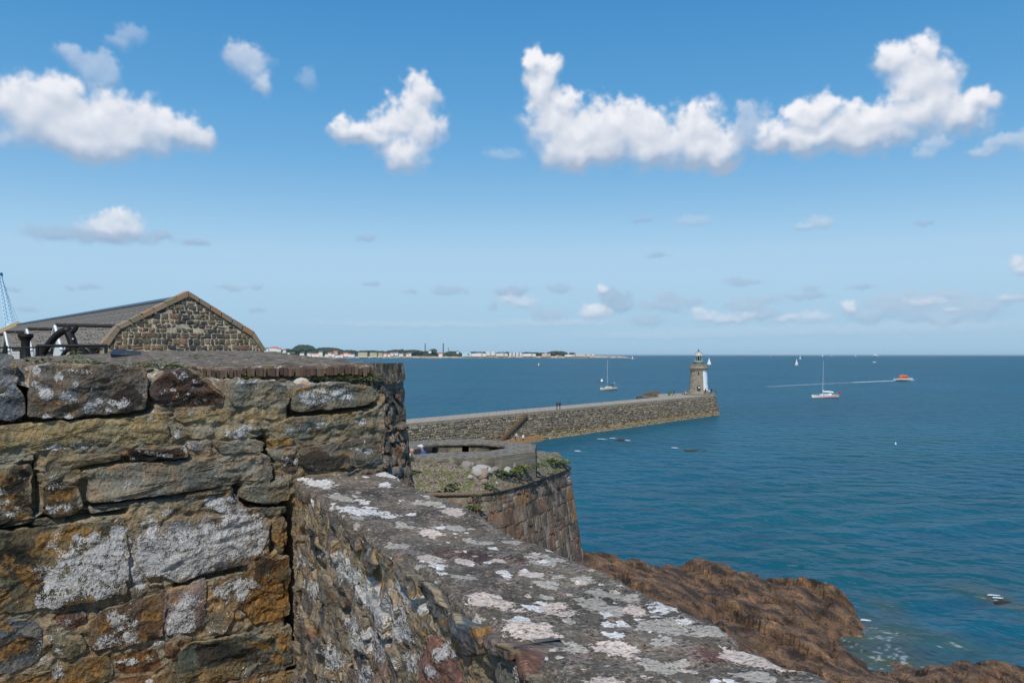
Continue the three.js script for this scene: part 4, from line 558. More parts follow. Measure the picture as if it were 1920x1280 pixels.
  part(ramp, 'outer_face', sheet(60, 40, (a, b) => { const q = RQ + a * 31, p = P(q, 0), y = lerp(topY(q, 0) - 0.02, 5, b), o = (RN[1] - y) * 0.115; return [p[0] + 0.912 * o, y, p[1] - 0.41 * o]; }, (a, b) => [a * 10, b * 5]), surfaced(rubbleTex, 0.05, 0.95));
}
{ // the ground inside the castle
  const g = sheet(40, 40, (a, b) => { const q = lerp(0.3, 70, a), w = lerp(2.4, 60, b); return [RN[0] + RE[0] * q + RL[0] * w, 16.9 + 0.03 * noise3(q, w, 2), RN[2] + RE[1] * q + RL[1] * w]; }, (a, b) => [a * 20, b * 20]);
  single('castle_terrace', g, surfaced(grassTex, 0.02), 'grassy ground inside the castle around the stone building', 'ground', [-15, 16.9, -25], null, 'structure');
}

// ------------------------------------------------------------------ the stone building with its gable towards us
const GC = at(345, 665, 32), GU = [0.783, -0.622], GN = [0.622, 0.783];
const gMap = (u, v, d) => [GC[0] + GU[0] * u + GN[0] * d, v, GC[2] + GU[1] * u + GN[1] * d];
function gUV(px, py) { const dx = (px - 960) / F, k = (GC[0] * GN[0] + GC[2] * GN[1]) / (dx * GN[0] - GN[1]), x = dx * k, z = -k; return [(x - GC[0]) * GU[0] + (z - GC[2]) * GU[1], EYE + (HORIZON - py) / F * k]; }
function clipConvex(poly, hull) {                           // keeps what lies inside a convex outline
  let out = poly; const n = hull.length; let A = 0; hull.forEach((q, i) => { const r = hull[(i + 1) % n]; A += q[0] * r[1] - r[0] * q[1]; }); const H = A < 0 ? [...hull].reverse() : hull;
  for (let i = 0; i < n && out.length; i++) {
    const a = H[i], b = H[(i + 1) % n], side = (q) => (b[0] - a[0]) * (q[1] - a[1]) - (b[1] - a[1]) * (q[0] - a[0]), next = [];
    out.forEach((q, j) => { const p = out[(j + out.length - 1) % out.length], sq = side(q), sp = side(p); if ((sq >= 0) !== (sp >= 0)) { const t = sp / (sp - sq); next.push([lerp(p[0], q[0], t), lerp(p[1], q[1], t)]); } if (sq >= 0) next.push(q); }); out = next;
  }
  return out;
}
{
  const b = thing('stone_building', 'rubble stone building with a kinked gable and long slate roof', 'building', [GC[0], 16.9, GC[2]]);
  const O = [[187, 647], [218, 611], [351, 545.6], [475, 622], [498, 657.5]].map((q) => gUV(...q)), I = [[203, 647], [224, 617], [353, 555], [472, 631], [490, 658]].map((q) => gUV(...q));
  const lo = 16.9, hull = [[I[0][0], lo], [I[0][0], I[0][1]], I[1], I[2], I[3], [I[4][0], I[4][1]], [I[4][0], lo]];
  const r = rng(19), cols = [[88, 87, 82], [100, 97, 88], [80, 80, 78], [146, 130, 102], [136, 120, 94], [158, 120, 98], [118, 109, 92], [126, 112, 90], [104, 98, 86]];
  const st = []; for (const p of rubble(I[0][0] - 0.1, I[4][0] + 0.1, 17.0, I[2][1] + 0.05, 0.11, 0.24, 0.13, 0.48, 0.045, 0.06, r)) {
    const c = clipConvex(p, hull); if (c.length < 3) continue; let A = 0; c.forEach((q, i) => { const s = c[(i + 1) % c.length]; A += q[0] * s[1] - s[0] * q[1]; }); if (Math.abs(A) / 2 < 0.006) continue;
    const cu = c.reduce((s, q) => s + q[0], 0) / c.length, side = cu < I[0][0] + 1.5 || cu > I[4][0] - 1.2; st.push({ poly: c, color: cols[Math.floor(side ? 3 + r() * 6 : r() * 9)] });
  }
  const gt = masonryTex({ u0: I[0][0] - 0.3, v0: 16.8, w: I[4][0] - I[0][0] + 0.6, h: I[2][1] - 16.7, W: 1024, H: 600, mortar: [222, 206, 178], stones: st, seed: 0.7, tileA: 0.5, grain: 0.8, streak: 0.8 }), gm = surfaced(gt, 0.02, 0.95);
  st.forEach((s, i) => part(b, 'stone', stoneGeom({ poly: s.poly, prot: 0.022, edge: 0.02, rough: 0.012, back: 0.06, step: 0.12, wob: 0.02, seed: i + 50, rings: 1, cut: 0.25, map: gMap, uv: gt.uv }), gm));
  const ws = new THREE.Shape([[O[0][0] + 0.1, lo], ...O.map((q, i) => [q[0] + [0.1, 0.05, 0, -0.05, -0.1][i], q[1] - 0.06]), [O[4][0] - 0.1, lo]].map((q) => new THREE.Vector2(...q))), wg = new THREE.ExtrudeGeometry(ws, { depth: 0.5, bevelEnabled: false });
  { const p = wg.attributes.position, uv = wg.attributes.uv; for (let i = 0; i < p.count; i++) { const u = p.getX(i), v = p.getY(i); uv.setXY(i, ...gt.uv(u, v)); p.setXYZ(i, ...gMap(u, v, p.getZ(i) - 0.5)); } wg.computeVertexNormals(); }
  part(b, 'gable_wall', wg, gm);
  const cm = [[150, 130, 108], [160, 126, 98], [142, 126, 108], [154, 134, 110], [164, 126, 94], [134, 124, 98]].map((c) => std(srgb(...c), 0.93, { bumpMap: rubbleTex.bump, bumpScale: 0.02 }));
  const lines = [[0, 1, 2], [1, 2, 6], [2, 3, 6], [3, 4, 2]];  // the raking coping, stone by stone
  lines.forEach(([a, c, n]) => { for (let k = 0; k < n; k++) {
    const f0 = k / n + 0.012, f1 = (k + 1) / n - 0.012, mix = (L, f) => [lerp(L[a][0], L[c][0], f), lerp(L[a][1], L[c][1], f)];
    const s = new THREE.Shape([mix(O, f0), mix(O, f1), mix(I, f1), mix(I, f0)].map((q) => new THREE.Vector2(...q))), g = new THREE.ExtrudeGeometry(s, { depth: 0.5, bevelEnabled: true, bevelSize: 0.012, bevelThickness: 0.012, bevelSegments: 1 }), p = g.attributes.position;
    for (let i = 0; i < p.count; i++) p.setXYZ(i, ...gMap(p.getX(i), p.getY(i), p.getZ(i) - 0.44)); g.computeVertexNormals(); part(b, 'coping_stone', g, cm[(a * 3 + k * 2) % 6]);
  } });
  // roof: slate courses laid as overlapping strips, running back from the gable
  const slateT = matterTex(512, [[88, 86, 82], [112, 108, 100], [130, 122, 110], [100, 98, 94]], 0.45, { freq: 4, contrast: 1.5, spots: [[0.68, 0.6, [176, 118, 62], 3, 0.3]] });
  const slate = surfaced(slateT, 0.02, 0.8), L = 38, back = (u, v, l, d = 0) => [GC[0] + GU[0] * u - GN[0] * l, v, GC[2] + GU[1] * u - GN[1] * l];
  const slope = (A, B, n) => { const dx = B[0] - A[0], dy = B[1] - A[1], q = Math.hypot(dx, dy), nx = -dy / q * Math.sign(dx), ny = Math.abs(dx) / q; for (let k = 0; k < n; k++) { const f0 = k / n, f1 = (k + 1.25) / n, p = (f, lift) => [A[0] + dx * f + nx * lift, A[1] + dy * f + ny * lift]; const a = p(f0, 0.035), c = p(Math.min(f1, 1.0), 0.005), a2 = p(f0, 0.012);
    part(b, 'slate_course', sheet(60, 2, (s, t) => { const l = 0.5 + s * (L - 0.5), e = t < 0.25 ? a2 : t < 0.75 ? a : c; return back(e[0], e[1] + 0.004 * noise3(s * 160, k, 3), l); }, (s, t) => [s * 12, k * 0.31 + t * 0.12]), slate); } };
  const low = [-0.26, -0.04]; const E0 = [O[0][0], O[0][1] + low[0]], E1 = [O[1][0], O[1][1] + low[0]], E2 = [O[2][0], O[2][1] + low[0]], E3 = [O[3][0], O[3][1] + low[0]], E4 = [O[4][0], O[4][1] + low[0]];
  slope(E0, E1, 4); slope(E1, E2, 14); slope(E4, E3, 4); slope(E3, E2, 14);
  part(b, 'ridge', (() => { const a = back(E2[0], E2[1] + 0.06, 0.5), c = back(E2[0], E2[1] + 0.06, L); return bar(a, c, 0.09, 8); })(), std(srgb(92, 112, 128), 0.6));
  const wallM = surfaced(rubbleTex, 0.03, 0.95);
  for (const [E, s] of [[O[0], 1], [O[4], -1]]) part(b, 'side_wall', sheet(20, 4, (a, t) => back(E[0] + s * 0.1, lerp(lo, E[1] - 0.05, t), 0.4 + a * (L - 0.4)), (a, t) => [a * 12, t]), wallM);
  { const e = new THREE.ExtrudeGeometry(new THREE.Shape([[O[0][0], lo], ...O.map((q) => [q[0], q[1] + 0.05]), [O[4][0], lo]].map((q) => new THREE.Vector2(...q))), { depth: 0.5, bevelEnabled: false }), p = e.attributes.position; for (let i = 0; i < p.count; i++) p.setXYZ(i, ...back(p.getX(i), p.getY(i), L + p.getZ(i))); e.computeVertexNormals(); part(b, 'end_gable', e, std(srgb(196, 176, 140), 0.95)); }
  // white boarded dormers on the left slope
  const white = std(srgb(225, 228, 228), 0.6), ridgeM = std(srgb(52, 48, 48), 0.85), grey = std(srgb(96, 92, 90), 0.9);
  for (const k of [1.65, 7.4, 13.2, 19.5]) {
    const d = mesh('dormer', (() => { const g = []; const ry = 19.04, ey = 18.28, hw = 1.05, f = O[1][0] - 1.55, e = O[1][0] + 1.6, y0 = 17.9;
      g.push(sheet(8, 10, (a, t) => back(lerp(f - 0.1, e, a), lerp(ey, ry, t) + (t * 10 % 1 ? 0 : 0.0), k + hw * 0 - hw * (1 - t)), (a, t) => [a * 1.4, t * 0.5]), sheet(8, 10, (a, t) => back(lerp(e, f - 0.1, a), lerp(ey, ry, t), k + hw * (1 - t)), (a, t) => [a, t * 0.5]));
      return merge(g).translate(-b.position.x, -b.position.y, -b.position.z); })(), slate, b);
    const ry = 19.04, ey = 18.28, hw = 1.05, f = O[1][0] - 1.55, e = O[1][0] + 1.6, sub = (name, g, m) => { g.translate(-b.position.x, -b.position.y, -b.position.z); return mesh(name, g, m, d); };
    for (let q = 0; q < 8; q++) sub('ridge_tile', bar(back(lerp(f - 0.12, e, q / 8 + 0.004), ry + 0.03, k), back(lerp(f - 0.12, e, (q + 1) / 8 - 0.006), ry + 0.03, k), 0.075, 8), ridgeM);
    for (const s of [-1, 1]) { sub('bargeboard', bar(back(f - 0.13, ry, k), back(f - 0.13, ey - 0.12, k + s * (hw + 0.08)), 0.06, 4), white); }
    sub('gable_panel', sheet(2, 2, (a, t) => back(f, lerp(17.2, lerp(ey, ry, 1 - Math.abs(a * 2 - 1)), t), k - hw + a * 2 * hw), null), white);
    for (let q = 0; q < 7; q++) sub('weatherboard', (() => { const y = 17.5 + q * 0.12, A = back(f - 0.02, y, k - hw), B = back(f + 0.30, y, k - hw); return box((A[0] + B[0]) / 2, y, (A[2] + B[2]) / 2, 0.34, 0.105, 0.05, Math.atan2(-GU[1], GU[0])); })(), white);
    sub('cheek', sheet(2, 2, (a, t) => back(lerp(f + 0.3, e, a), lerp(17.2, ey, t), k - hw + 0.05), null), grey); sub('eaves_board', bar(back(f, ey - 0.02, k - hw - 0.04), back(e, ey - 0.02, k - hw - 0.04), 0.05, 4), std(srgb(60, 58, 58)));
  }
}

// ------------------------------------------------------------------ ironwork on the terrace
const iron = std(srgb(26, 25, 25), 0.55, { metalness: 0.2 });
{
  const D = 20, A = (px, py) => new THREE.Vector3(...at(px, py, D)), base = at(138, 752, D);
  const a = thing('anchor', 'large black iron anchor standing upright behind the wall', 'anchor', [base[0], 16.9, base[2]]);
  const limb = (pts, r0, r1) => { const c = new THREE.CatmullRomCurve3(pts.map((q) => A(...q))), g = new THREE.TubeGeometry(c, 28, 1, 10), p = g.attributes.position, v = new THREE.Vector3(), n = 29; for (let i = 0; i < p.count; i++) { const ring = Math.floor(i / 11), t = ring / (n - 1), o = c.getPointAt(t), r = lerp(r0, r1, t); v.fromBufferAttribute(p, i).sub(o).multiplyScalar(r).add(o); p.setXYZ(i, v.x, v.y, v.z); } g.computeVertexNormals(); return g; };
  part(a, 'curved_arm', limb([[124, 619], [115, 622], [104, 630], [94, 641], [85, 653], [77, 668], [74, 690]], 0.085, 0.075), iron);
  part(a, 'bill', limb([[131, 622], [137, 620], [140, 617], [142, 613], [143, 610]], 0.07, 0.05), iron);
  part(a, 'shank', limb([[122, 616], [127, 622], [132, 632], [136, 645], [139, 665], [140, 752]], 0.10, 0.12), iron);
  part(a, 'crown', new THREE.SphereGeometry(0.12, 14, 10).scale(1, 0.8, 1).translate(...A(125, 619).toArray()), iron);
  part(a, 'bolt', new THREE.SphereGeometry(0.025, 8, 6).translate(...at(136, 635.5, D - 0.1)), std(srgb(190, 190, 185), 0.4));
  part(a, 'stock', limb([[116, 668], [122, 659], [132, 654], [146, 656], [158, 653], [166, 657], [172, 668]], 0.05, 0.05), iron);
  for (const x of [116, 172]) part(a, 'foot', bar(at(x, 668, D), [at(x, 668, D)[0], 16.85, -D], 0.05), iron);
}
{
  const D = 17, r = thing('handrail', 'low black iron handrail with square posts behind the wall', 'railing', [at(90, 665, D)[0], 16.9, -D]);
  const Y = (py) => EYE + (HORIZON - py) / F * D, X = (px) => (px - 960) / F * D;
  part(r, 'rail', bar([X(-60), Y(651.5), -D], [X(69), Y(651.5), -D], 0.018), iron); part(r, 'rail', bar([X(69), Y(648.5), -D], [X(199), Y(647.5), -D], 0.035), iron);
  for (const px of [-50, 10, 69, 76, 155, 198]) part(r, 'post', box(X(px), (16.9 + Y(648)) / 2, -D, 0.05, Y(648) - 16.9, 0.05), iron);
}
{
  const D = 18.5, p = at(47, 627, D), q = [[0, 0], [0.20, 0], [0.20, 0.06], [0.13, 0.12], [0.11, 0.5], [0.12, 0.8], [0.14, 0.84], [0.12, 0.88], [0.085, 1.1], [0.085, 1.3], [0.12, 1.36], [0.15, 1.40], [0.15, 1.43], [0, 1.44]].map(([x, y]) => new THREE.Vector2(x * 1.05, y * (p[1] - 16.9) / 1.44));
  const t = thing('iron_post', 'black turned iron post rising behind the handrail', 'post', [p[0], 16.9, p[2]]); mesh('shaft', new THREE.LatheGeometry(q, 20), iron, t); mesh('cap', new THREE.CylinderGeometry(0.16, 0.14, 0.03, 20).translate(0, p[1] - 16.9, 0), iron, t);
}
{
  const D = 8.2, a = at(206, 664, D), b = at(263, 667, D + 0.6), c = at(263, 659, D + 0.9), d = at(212, 654, D + 0.3), t = thing('slanted_board', 'dark blue slanted board lying behind the wall top', 'board', [a[0], 16.9, a[2]]);
  const g = geoFrom([...a, ...b, ...c, ...d, a[0], a[1] - 0.03, a[2] - 0.02, b[0], b[1] - 0.03, b[2] - 0.02, c[0], c[1] - 0.03, c[2] - 0.02, d[0], d[1] - 0.03, d[2] - 0.02], [0, 1, 2, 0, 2, 3, 4, 6, 5, 4, 7, 6, 0, 4, 5, 0, 5, 1, 1, 5, 6, 1, 6, 2, 2, 6, 7, 2, 7, 3, 3, 7, 4, 3, 4, 0]);
  part(t, 'panel', toCreasedNormals(g, 0.4), std(srgb(46, 54, 70), 0.75)); for (const p of [a, b]) part(t, 'leg', bar([p[0], 16.85, p[2] - 0.2], [p[0], p[1] - 0.02, p[2] - 0.15], 0.02), iron);
}
{ // the harbour crane far behind
  const D = 330, t = thing('lattice_crane', 'tall pale blue lattice crane boom behind the building', 'crane', [at(20, 665, D)[0], 0, -D]), m = std(srgb(205, 236, 250), 0.6);
  const foot = at(18, 606, D), tip = at(-1, 514, D), w0 = 1.3, w1 = 0.45, n = 13, v = (f, sx, sz) => { const w = lerp(w0, w1, f); return [lerp(foot[0], tip[0], f) + sx * w, lerp(foot[1], tip[1], f), lerp(foot[2], tip[2], f) + sz * w]; };
  const C = [[-1, -1], [1, -1], [1, 1], [-1, 1]]; C.forEach(([x, z]) => part(t, 'chord', bar(v(0, x, z), v(1, x, z), 0.17, 5), m));
  for (let k = 0; k < n; k++) C.forEach(([x, z], i) => { const [x2, z2] = C[(i + 1) % 4]; part(t, 'brace', bar(v(k / n, x, z), v((k + 1) / n, x2, z2), 0.10, 4), m); });
  part(t, 'tip', box(...tip, 1.4, 1.2, 1.4), std(srgb(70, 130, 180), 0.6)); part(t, 'cable', bar(tip, at(34, 604, D), 0.05, 4), std(srgb(150, 160, 172))); part(t, 'cable', bar(tip, at(29, 604, D), 0.05, 4), std(srgb(150, 160, 172)));
  part(t, 'tower', bar([foot[0], 0, foot[2]], foot, 1.6, 6), m);
}

// ------------------------------------------------------------------ the lower bastion with its concrete emplacement
const cordY = 11.5;
const bCurve = new THREE.CatmullRomCurve3([[-13, -40.6], [-9, -40.3], [-6, -40.0], [-4.2, -39.9], [-2.8, -39.9], [-1.4, -40.2], [0, -41.9], [1.5, -45.0], [3.3, -49.2]].map(([x, z]) => new THREE.Vector3(x, 0, z)), false, 'centripetal'), bLen = bCurve.getLength();
const bAt = (u) => { const t = clamp(u / bLen), p = bCurve.getPointAt(t), d = bCurve.getTangentAt(t), over = u - t * bLen; return [p.x + d.x * over, p.z + d.z * over, -d.z, d.x]; };
const bMap = (u, v, d) => { const [x, z, nx, nz] = bAt(u), o = d + (cordY - v) * 0.165; return [x + nx * o, v, z + nz * o]; };
const inPoly = (x, z, P) => { let c = false; for (let i = 0, j = P.length - 1; i < P.length; j = i++) if ((P[i][1] > z) !== (P[j][1] > z) && x < (P[j][0] - P[i][0]) * (z - P[i][1]) / (P[j][1] - P[i][1]) + P[i][0]) c = !c; return c; };
const topC = 13, xz = (l) => l.map(([px, py]) => { const p = onLevel(px, py, topC); return [p[0], p[2]]; });
const EO = xz([[757, 834], [797, 826], [865, 823], [906, 823], [951, 828], [1005, 833], [1003, 846], [940, 855], [874, 859], [820, 860], [778, 860]]);
const EI = xz([[766, 845], [797, 836], [822, 831.5], [865, 831], [902, 831], [948, 835.5], [946, 840.5], [911, 846], [864, 847.5], [822, 849], [778, 852]]);
{
  const b = thing('bastion', 'curved battered bastion of brown stone below the concrete emplacement', 'bastion', [0, 4, -46]);
  const r = rng(88), cols = [[126, 108, 90], [112, 98, 84], [140, 122, 102], [118, 94, 76], [130, 110, 92], [104, 92, 82], [150, 136, 118], [130, 100, 78]];
  const st = rubble(5.0, bLen, 4.2, cordY - 0.12, 0.40, 0.85, 0.24, 0.70, 0.025, 0.14, r).map((p) => ({ poly: p, color: cols[Math.floor(r() * 8)] }));
  const bt = masonryTex({ u0: 4, v0: 3.5, w: bLen - 3.4, h: 8.6, W: 1280, H: 860, mortar: [122, 106, 90], stones: st, white: 0.40, orange: 0.26, seed: 0.9, tileA: 0.22, grain: 1.5, streak: 1.2,
    marks: [{ kind: 'o', a: 1, poly: ellipsePx(bLen - 0.6, 9.9, 0.5, 0.5) }, { kind: 'o', a: 1, poly: ellipsePx(bLen - 0.4, 8.9, 0.3, 0.4) }, { kind: 'd', a: 1, poly: ellipsePx(bLen - 0.7, 10.7, 0.5, 0.16) }, { kind: 'o', a: 0.9, poly: ellipsePx(bLen - 7.2, 10.8, 0.7, 0.3) }, { kind: 'w', a: 0.8, poly: ellipsePx(bLen - 0.5, 11, 0.4, 0.4) }] }), bm = surfaced(bt, 0.05, 0.94);
  const keep = [...st].map((s, i) => [s, i]).sort((x, y) => y[0].poly[0][0] + y[0].poly[0][1] * 0.5 - x[0].poly[0][0] - x[0].poly[0][1] * 0.5);
  const stone = (s, i) => stoneGeom({ poly: s.poly, prot: 0.01 + 0.05 * ((i * 29) % 10) / 10, edge: 0.04, rough: 0.03, back: 0.12, step: 0.16, wob: 0.04, freq: 4, seed: i + 700, rings: 1, map: bMap, uv: bt.uv });
  keep.slice(0, 290).forEach(([s, i]) => part(b, 'stone', stone(s, i), bm));
  if (keep.length > 290) part(b, 'stonework', merge(keep.slice(290).map(([s, i]) => stone(s, i))), bm, 'stuff');
  part(b, 'wall_core', sheet(90, 50, (a, c) => { const u = lerp(0, bLen + 0.02, a), v = lerp(2, cordY, c); return bMap(u, v, 0.012 * fbm(u * 6, v * 6, 1, 3)); }, (a, c) => bt.uv(lerp(0, bLen, a), lerp(2, cordY, c))), bm);
  part(b, 'cordon', (() => { const g = []; for (let k = 0; k < 46; k++) { const u0 = lerp(3, bLen, k / 46), u1 = lerp(3, bLen, (k + 1) / 46); g.push(bar(bMap(u0, cordY - 0.02, 0.04), bMap(u1, cordY - 0.02 + 0.01 * Math.sin(k * 3), 0.04), 0.10, 8)); } return merge(g); })(), surfaced(rubbleTex, 0.03, 0.95));
  const end = bAt(bLen); part(b, 'far_face', sheet(12, 20, (a, c) => { const v = lerp(2, cordY, c), o = (cordY - v) * 0.165, x = lerp(3.3, -6, a), z = lerp(-49.2, -66, a); return [x + 0.87 * o, v, z - 0.3 * o]; }, (a, c) => [a * 5, c * 3]), bm);
  // the bank between the cordon and the concrete
  const bank = matterTex(1024, [[92, 82, 70], [116, 104, 90], [138, 128, 112], [106, 94, 80]], 0.52, { freq: 3, contrast: 1.7, spots: [[0.56, 0.8, [186, 180, 172], 5, 0.1], [0.52, 0.8, [98, 106, 52], 1, 0.45], [0.66, 0.6, [150, 96, 66], 4, 0.8], [0.62, 0.7, [60, 52, 44], 5, 0.33]] });
  const bankY = (x, z, w) => cordY + 0.06 + 0.78 * sstep(0, 0.7, w) + 0.5 * sstep(-1.0, -3.6, x) * sstep(0, 0.6, w) + 0.10 * fbm(x * 1.6, z * 1.6, 3, 4, 0.6) + 0.08 * Math.max(0, noise3(x * 3.2, z * 3.2, 5));
  part(b, 'bank', sheet(150, 60, (a, c) => { const u = lerp(0, bLen, a), [x, z, nx, nz] = bAt(u), w = c * lerp(9, 6, a), X = x - nx * w, Z = z - nz * w; return [X, inPoly(X, Z, EO) ? 11.45 : bankY(X, Z, w), Z]; }, (a, c, p) => [p[0] / 3.2, (p[1] * 1.1 - p[2] * 0.7) / 3.2]), surfaced(bank, 0.06, 0.95));
  part(b, 'top_fill', (() => { const g = new THREE.ShapeGeometry(new THREE.Shape([[-13, 40.8], [-6, 40.2], [-2, 40.4], [1, 46], [3.1, 49.3], [-6, 66], [-18, 60]].map((q) => new THREE.Vector2(...q)))); g.rotateX(-Math.PI / 2); return g.translate(0, 11.42, 0); })(), surfaced(bank, 0.05));
  const rr = rng(3); for (let k = 0; k < 64; k++) {          // loose pale stones in the bank on the left
    const u = bLen - lerp(3.8, 11, rr()), [x, z, nx, nz] = bAt(u), w = 0.2 + rr() * 1.2, s = lerp(0.07, 0.30, rr() * rr()), g = new THREE.IcosahedronGeometry(s, 1), p = g.attributes.position; for (let i = 0; i < p.count; i++) { const n = 1 + 0.45 * noise3(p.getX(i) * 4 + k * 9, p.getY(i) * 4, p.getZ(i) * 4); p.setXYZ(i, p.getX(i) * n * 1.2, p.getY(i) * n, p.getZ(i) * n); }
    g.computeVertexNormals(); const X = x - nx * w, Z = z - nz * w; g.translate(X, bankY(X, Z, w) + s * 0.2, Z); part(b, 'loose_stone', g, std([srgb(176, 172, 166), srgb(146, 138, 128), srgb(158, 138, 120)][k % 3], 0.95, { bumpMap: rubbleTex.bump, bumpScale: 0.03 }));
  }
}
const concTex = matterTex(1024, [[96, 90, 78], [118, 110, 96], [136, 128, 112], [110, 102, 88]], 0.27, { freq: 2, contrast: 0.9, spots: [[0.68, 0.45, [160, 112, 58], 2, 0.2], [0.66, 0.5, [70, 66, 56], 3, 0.6]] });
{
  const e = thing('concrete_emplacement', 'grey concrete gun emplacement ring with square embrasures on the bastion', 'emplacement', [-1.5, 11.45, -45.5]), cm = surfaced(concTex, 0.02, 0.92);
  const V = (l) => l.map(([x, z]) => new THREE.Vector2(x, -z));
  const uvFix = (g) => { const p = g.attributes.position, n = g.attributes.normal, uv = g.attributes.uv; for (let i = 0; i < p.count; i++) { const up = Math.abs(n.getY(i)) > 0.6; uv.setXY(i, (up ? p.getX(i) : p.getX(i) * 0.8 + p.getZ(i) * 0.6) / 4, (up ? p.getZ(i) : p.getY(i)) / 4); } return g; };
  const c = EI.reduce((s, q) => [s[0] + q[0] / EI.length, s[1] + q[1] / EI.length], [0, 0]), EIw = EI.map(([x, z]) => [c[0] + (x - c[0]) * 1.035, c[1] + (z - c[1]) * 1.05]);
  const n = EO.length;
  // the ring is cast in bays: a slab on top of each, a low wall below
  const pick = (l, f) => { const x = ((f % 1) + 1) % 1 * l.length, i = Math.floor(x), a = l[i % l.length], b = l[(i + 1) % l.length]; return [lerp(a[0], b[0], x - i), lerp(a[1], b[1], x - i)]; };
  for (let i = 0; i < n; i++) {
    const o0 = EO[i], o1 = EO[(i + 1) % n], i0 = EI[i], i1 = EI[(i + 1) % n], sh = (a, b, k) => [lerp(a[0], b[0], k), lerp(a[1], b[1], k)], gap = 0.006;
    const s = new THREE.Shape(V([sh(o0, o1, gap), sh(o1, o0, gap), sh(i1, i0, gap), sh(i0, i1, gap)])), g = new THREE.ExtrudeGeometry(s, { depth: 0.09, bevelEnabled: true, bevelSize: 0.015, bevelThickness: 0.015, bevelSegments: 1 }); g.rotateX(-Math.PI / 2); g.translate(0, topC - 0.10, 0); part(e, 'top_slab', uvFix(g), cm);
  }
  const holes = [[1, 0.58, 0.96], [3, 0.02, 0.36], [4, 0.28, 0.83]];
  for (let i = 0; i < n; i++) {
    const i0 = EIw[i], i1 = EIw[(i + 1) % n], L = Math.hypot(i1[0] - i0[0], i1[1] - i0[1]), s = new THREE.Shape([[0, 0], [L, 0], [L, 1.44], [0, 1.44]].map((q) => new THREE.Vector2(...q)));
    for (const [k, a, b] of holes) if (k === i && a < 1) s.holes.push(new THREE.Path([[a * L, 0.92], [b * L, 0.92], [b * L, 1.36], [a * L, 1.36]].map((q) => new THREE.Vector2(...q))));
    const g = new THREE.ExtrudeGeometry(s, { depth: 0.34, bevelEnabled: false }), p = g.attributes.position, dx = (i1[0] - i0[0]) / L, dz = (i1[1] - i0[1]) / L, cx = (i0[0] + i1[0]) / 2 - c[0], cz = (i0[1] + i1[1]) / 2 - c[1], sg = (-dz * cx + dx * cz) > 0 ? 1 : -1;
    for (let q = 0; q < p.count; q++) { const a = p.getX(q), d = p.getZ(q) * sg; p.setXYZ(q, i0[0] + dx * a - dz * d, 11.45 + p.getY(q), i0[1] + dz * a + dx * d); } g.computeVertexNormals(); part(e, 'inner_wall', uvFix(g), cm);
  }
  const EOw = EO.map(([x, z]) => [c[0] + (x - c[0]) * 1.006, c[1] + (z - c[1]) * 1.006]);
  for (let i = 0; i < n; i++) { const a = EOw[i], b = EOw[(i + 1) % n]; part(e, 'outer_wall', (() => { const L = Math.hypot(b[0] - a[0], b[1] - a[1]), g = sheet(Math.ceil(L * 3), 8, (s, t) => { const x = lerp(a[0], b[0], s), z = lerp(a[1], b[1], s), y = lerp(11.3, topC - 0.02, t), k = 1 + 0.012 * (1 - t) + 0.003 * fbm(x * 2, y * 3, z * 2, 3); return [c[0] + (x - c[0]) * k, y, c[1] + (z - c[1]) * k]; }); return uvFix(g); })(), cm); }
  const fl = new THREE.ShapeGeometry(new THREE.Shape(V(EIw))); fl.rotateX(-Math.PI / 2); fl.translate(0, 11.62, 0); part(e, 'floor', uvFix(fl), cm);
}

// ------------------------------------------------------------------ the breakwater
const PATH = [[-75, 0], [100, 0], [104.5, -2.5], [108, -8], [108, -18], [100, -21]];
const pathCum = PATH.reduce((s, q, i) => { s.push(i ? s[i - 1] + Math.hypot(q[0] - PATH[i - 1][0], q[1] - PATH[i - 1][1]) : 0); return s; }, []);
const pLen = pathCum[pathCum.length - 1];
function pMap(u, v, d) {
  let k = 1; while (k < PATH.length - 1 && u > pathCum[k]) k++;
  const a = PATH[k - 1], b = PATH[k], t = (u - pathCum[k - 1]) / (pathCum[k] - pathCum[k - 1]), L = pathCum[k] - pathCum[k - 1], du = (b[0] - a[0]) / L, dn = (b[1] - a[1]) / L, o = d - v * 0.2;   // outward of the path is +n side
  const pu = lerp(a[0], b[0], t) - dn * o, pn = lerp(a[1], b[1], t) + du * o, q = pierXZ(pu, pn); return [q[0], v, q[1]];
}
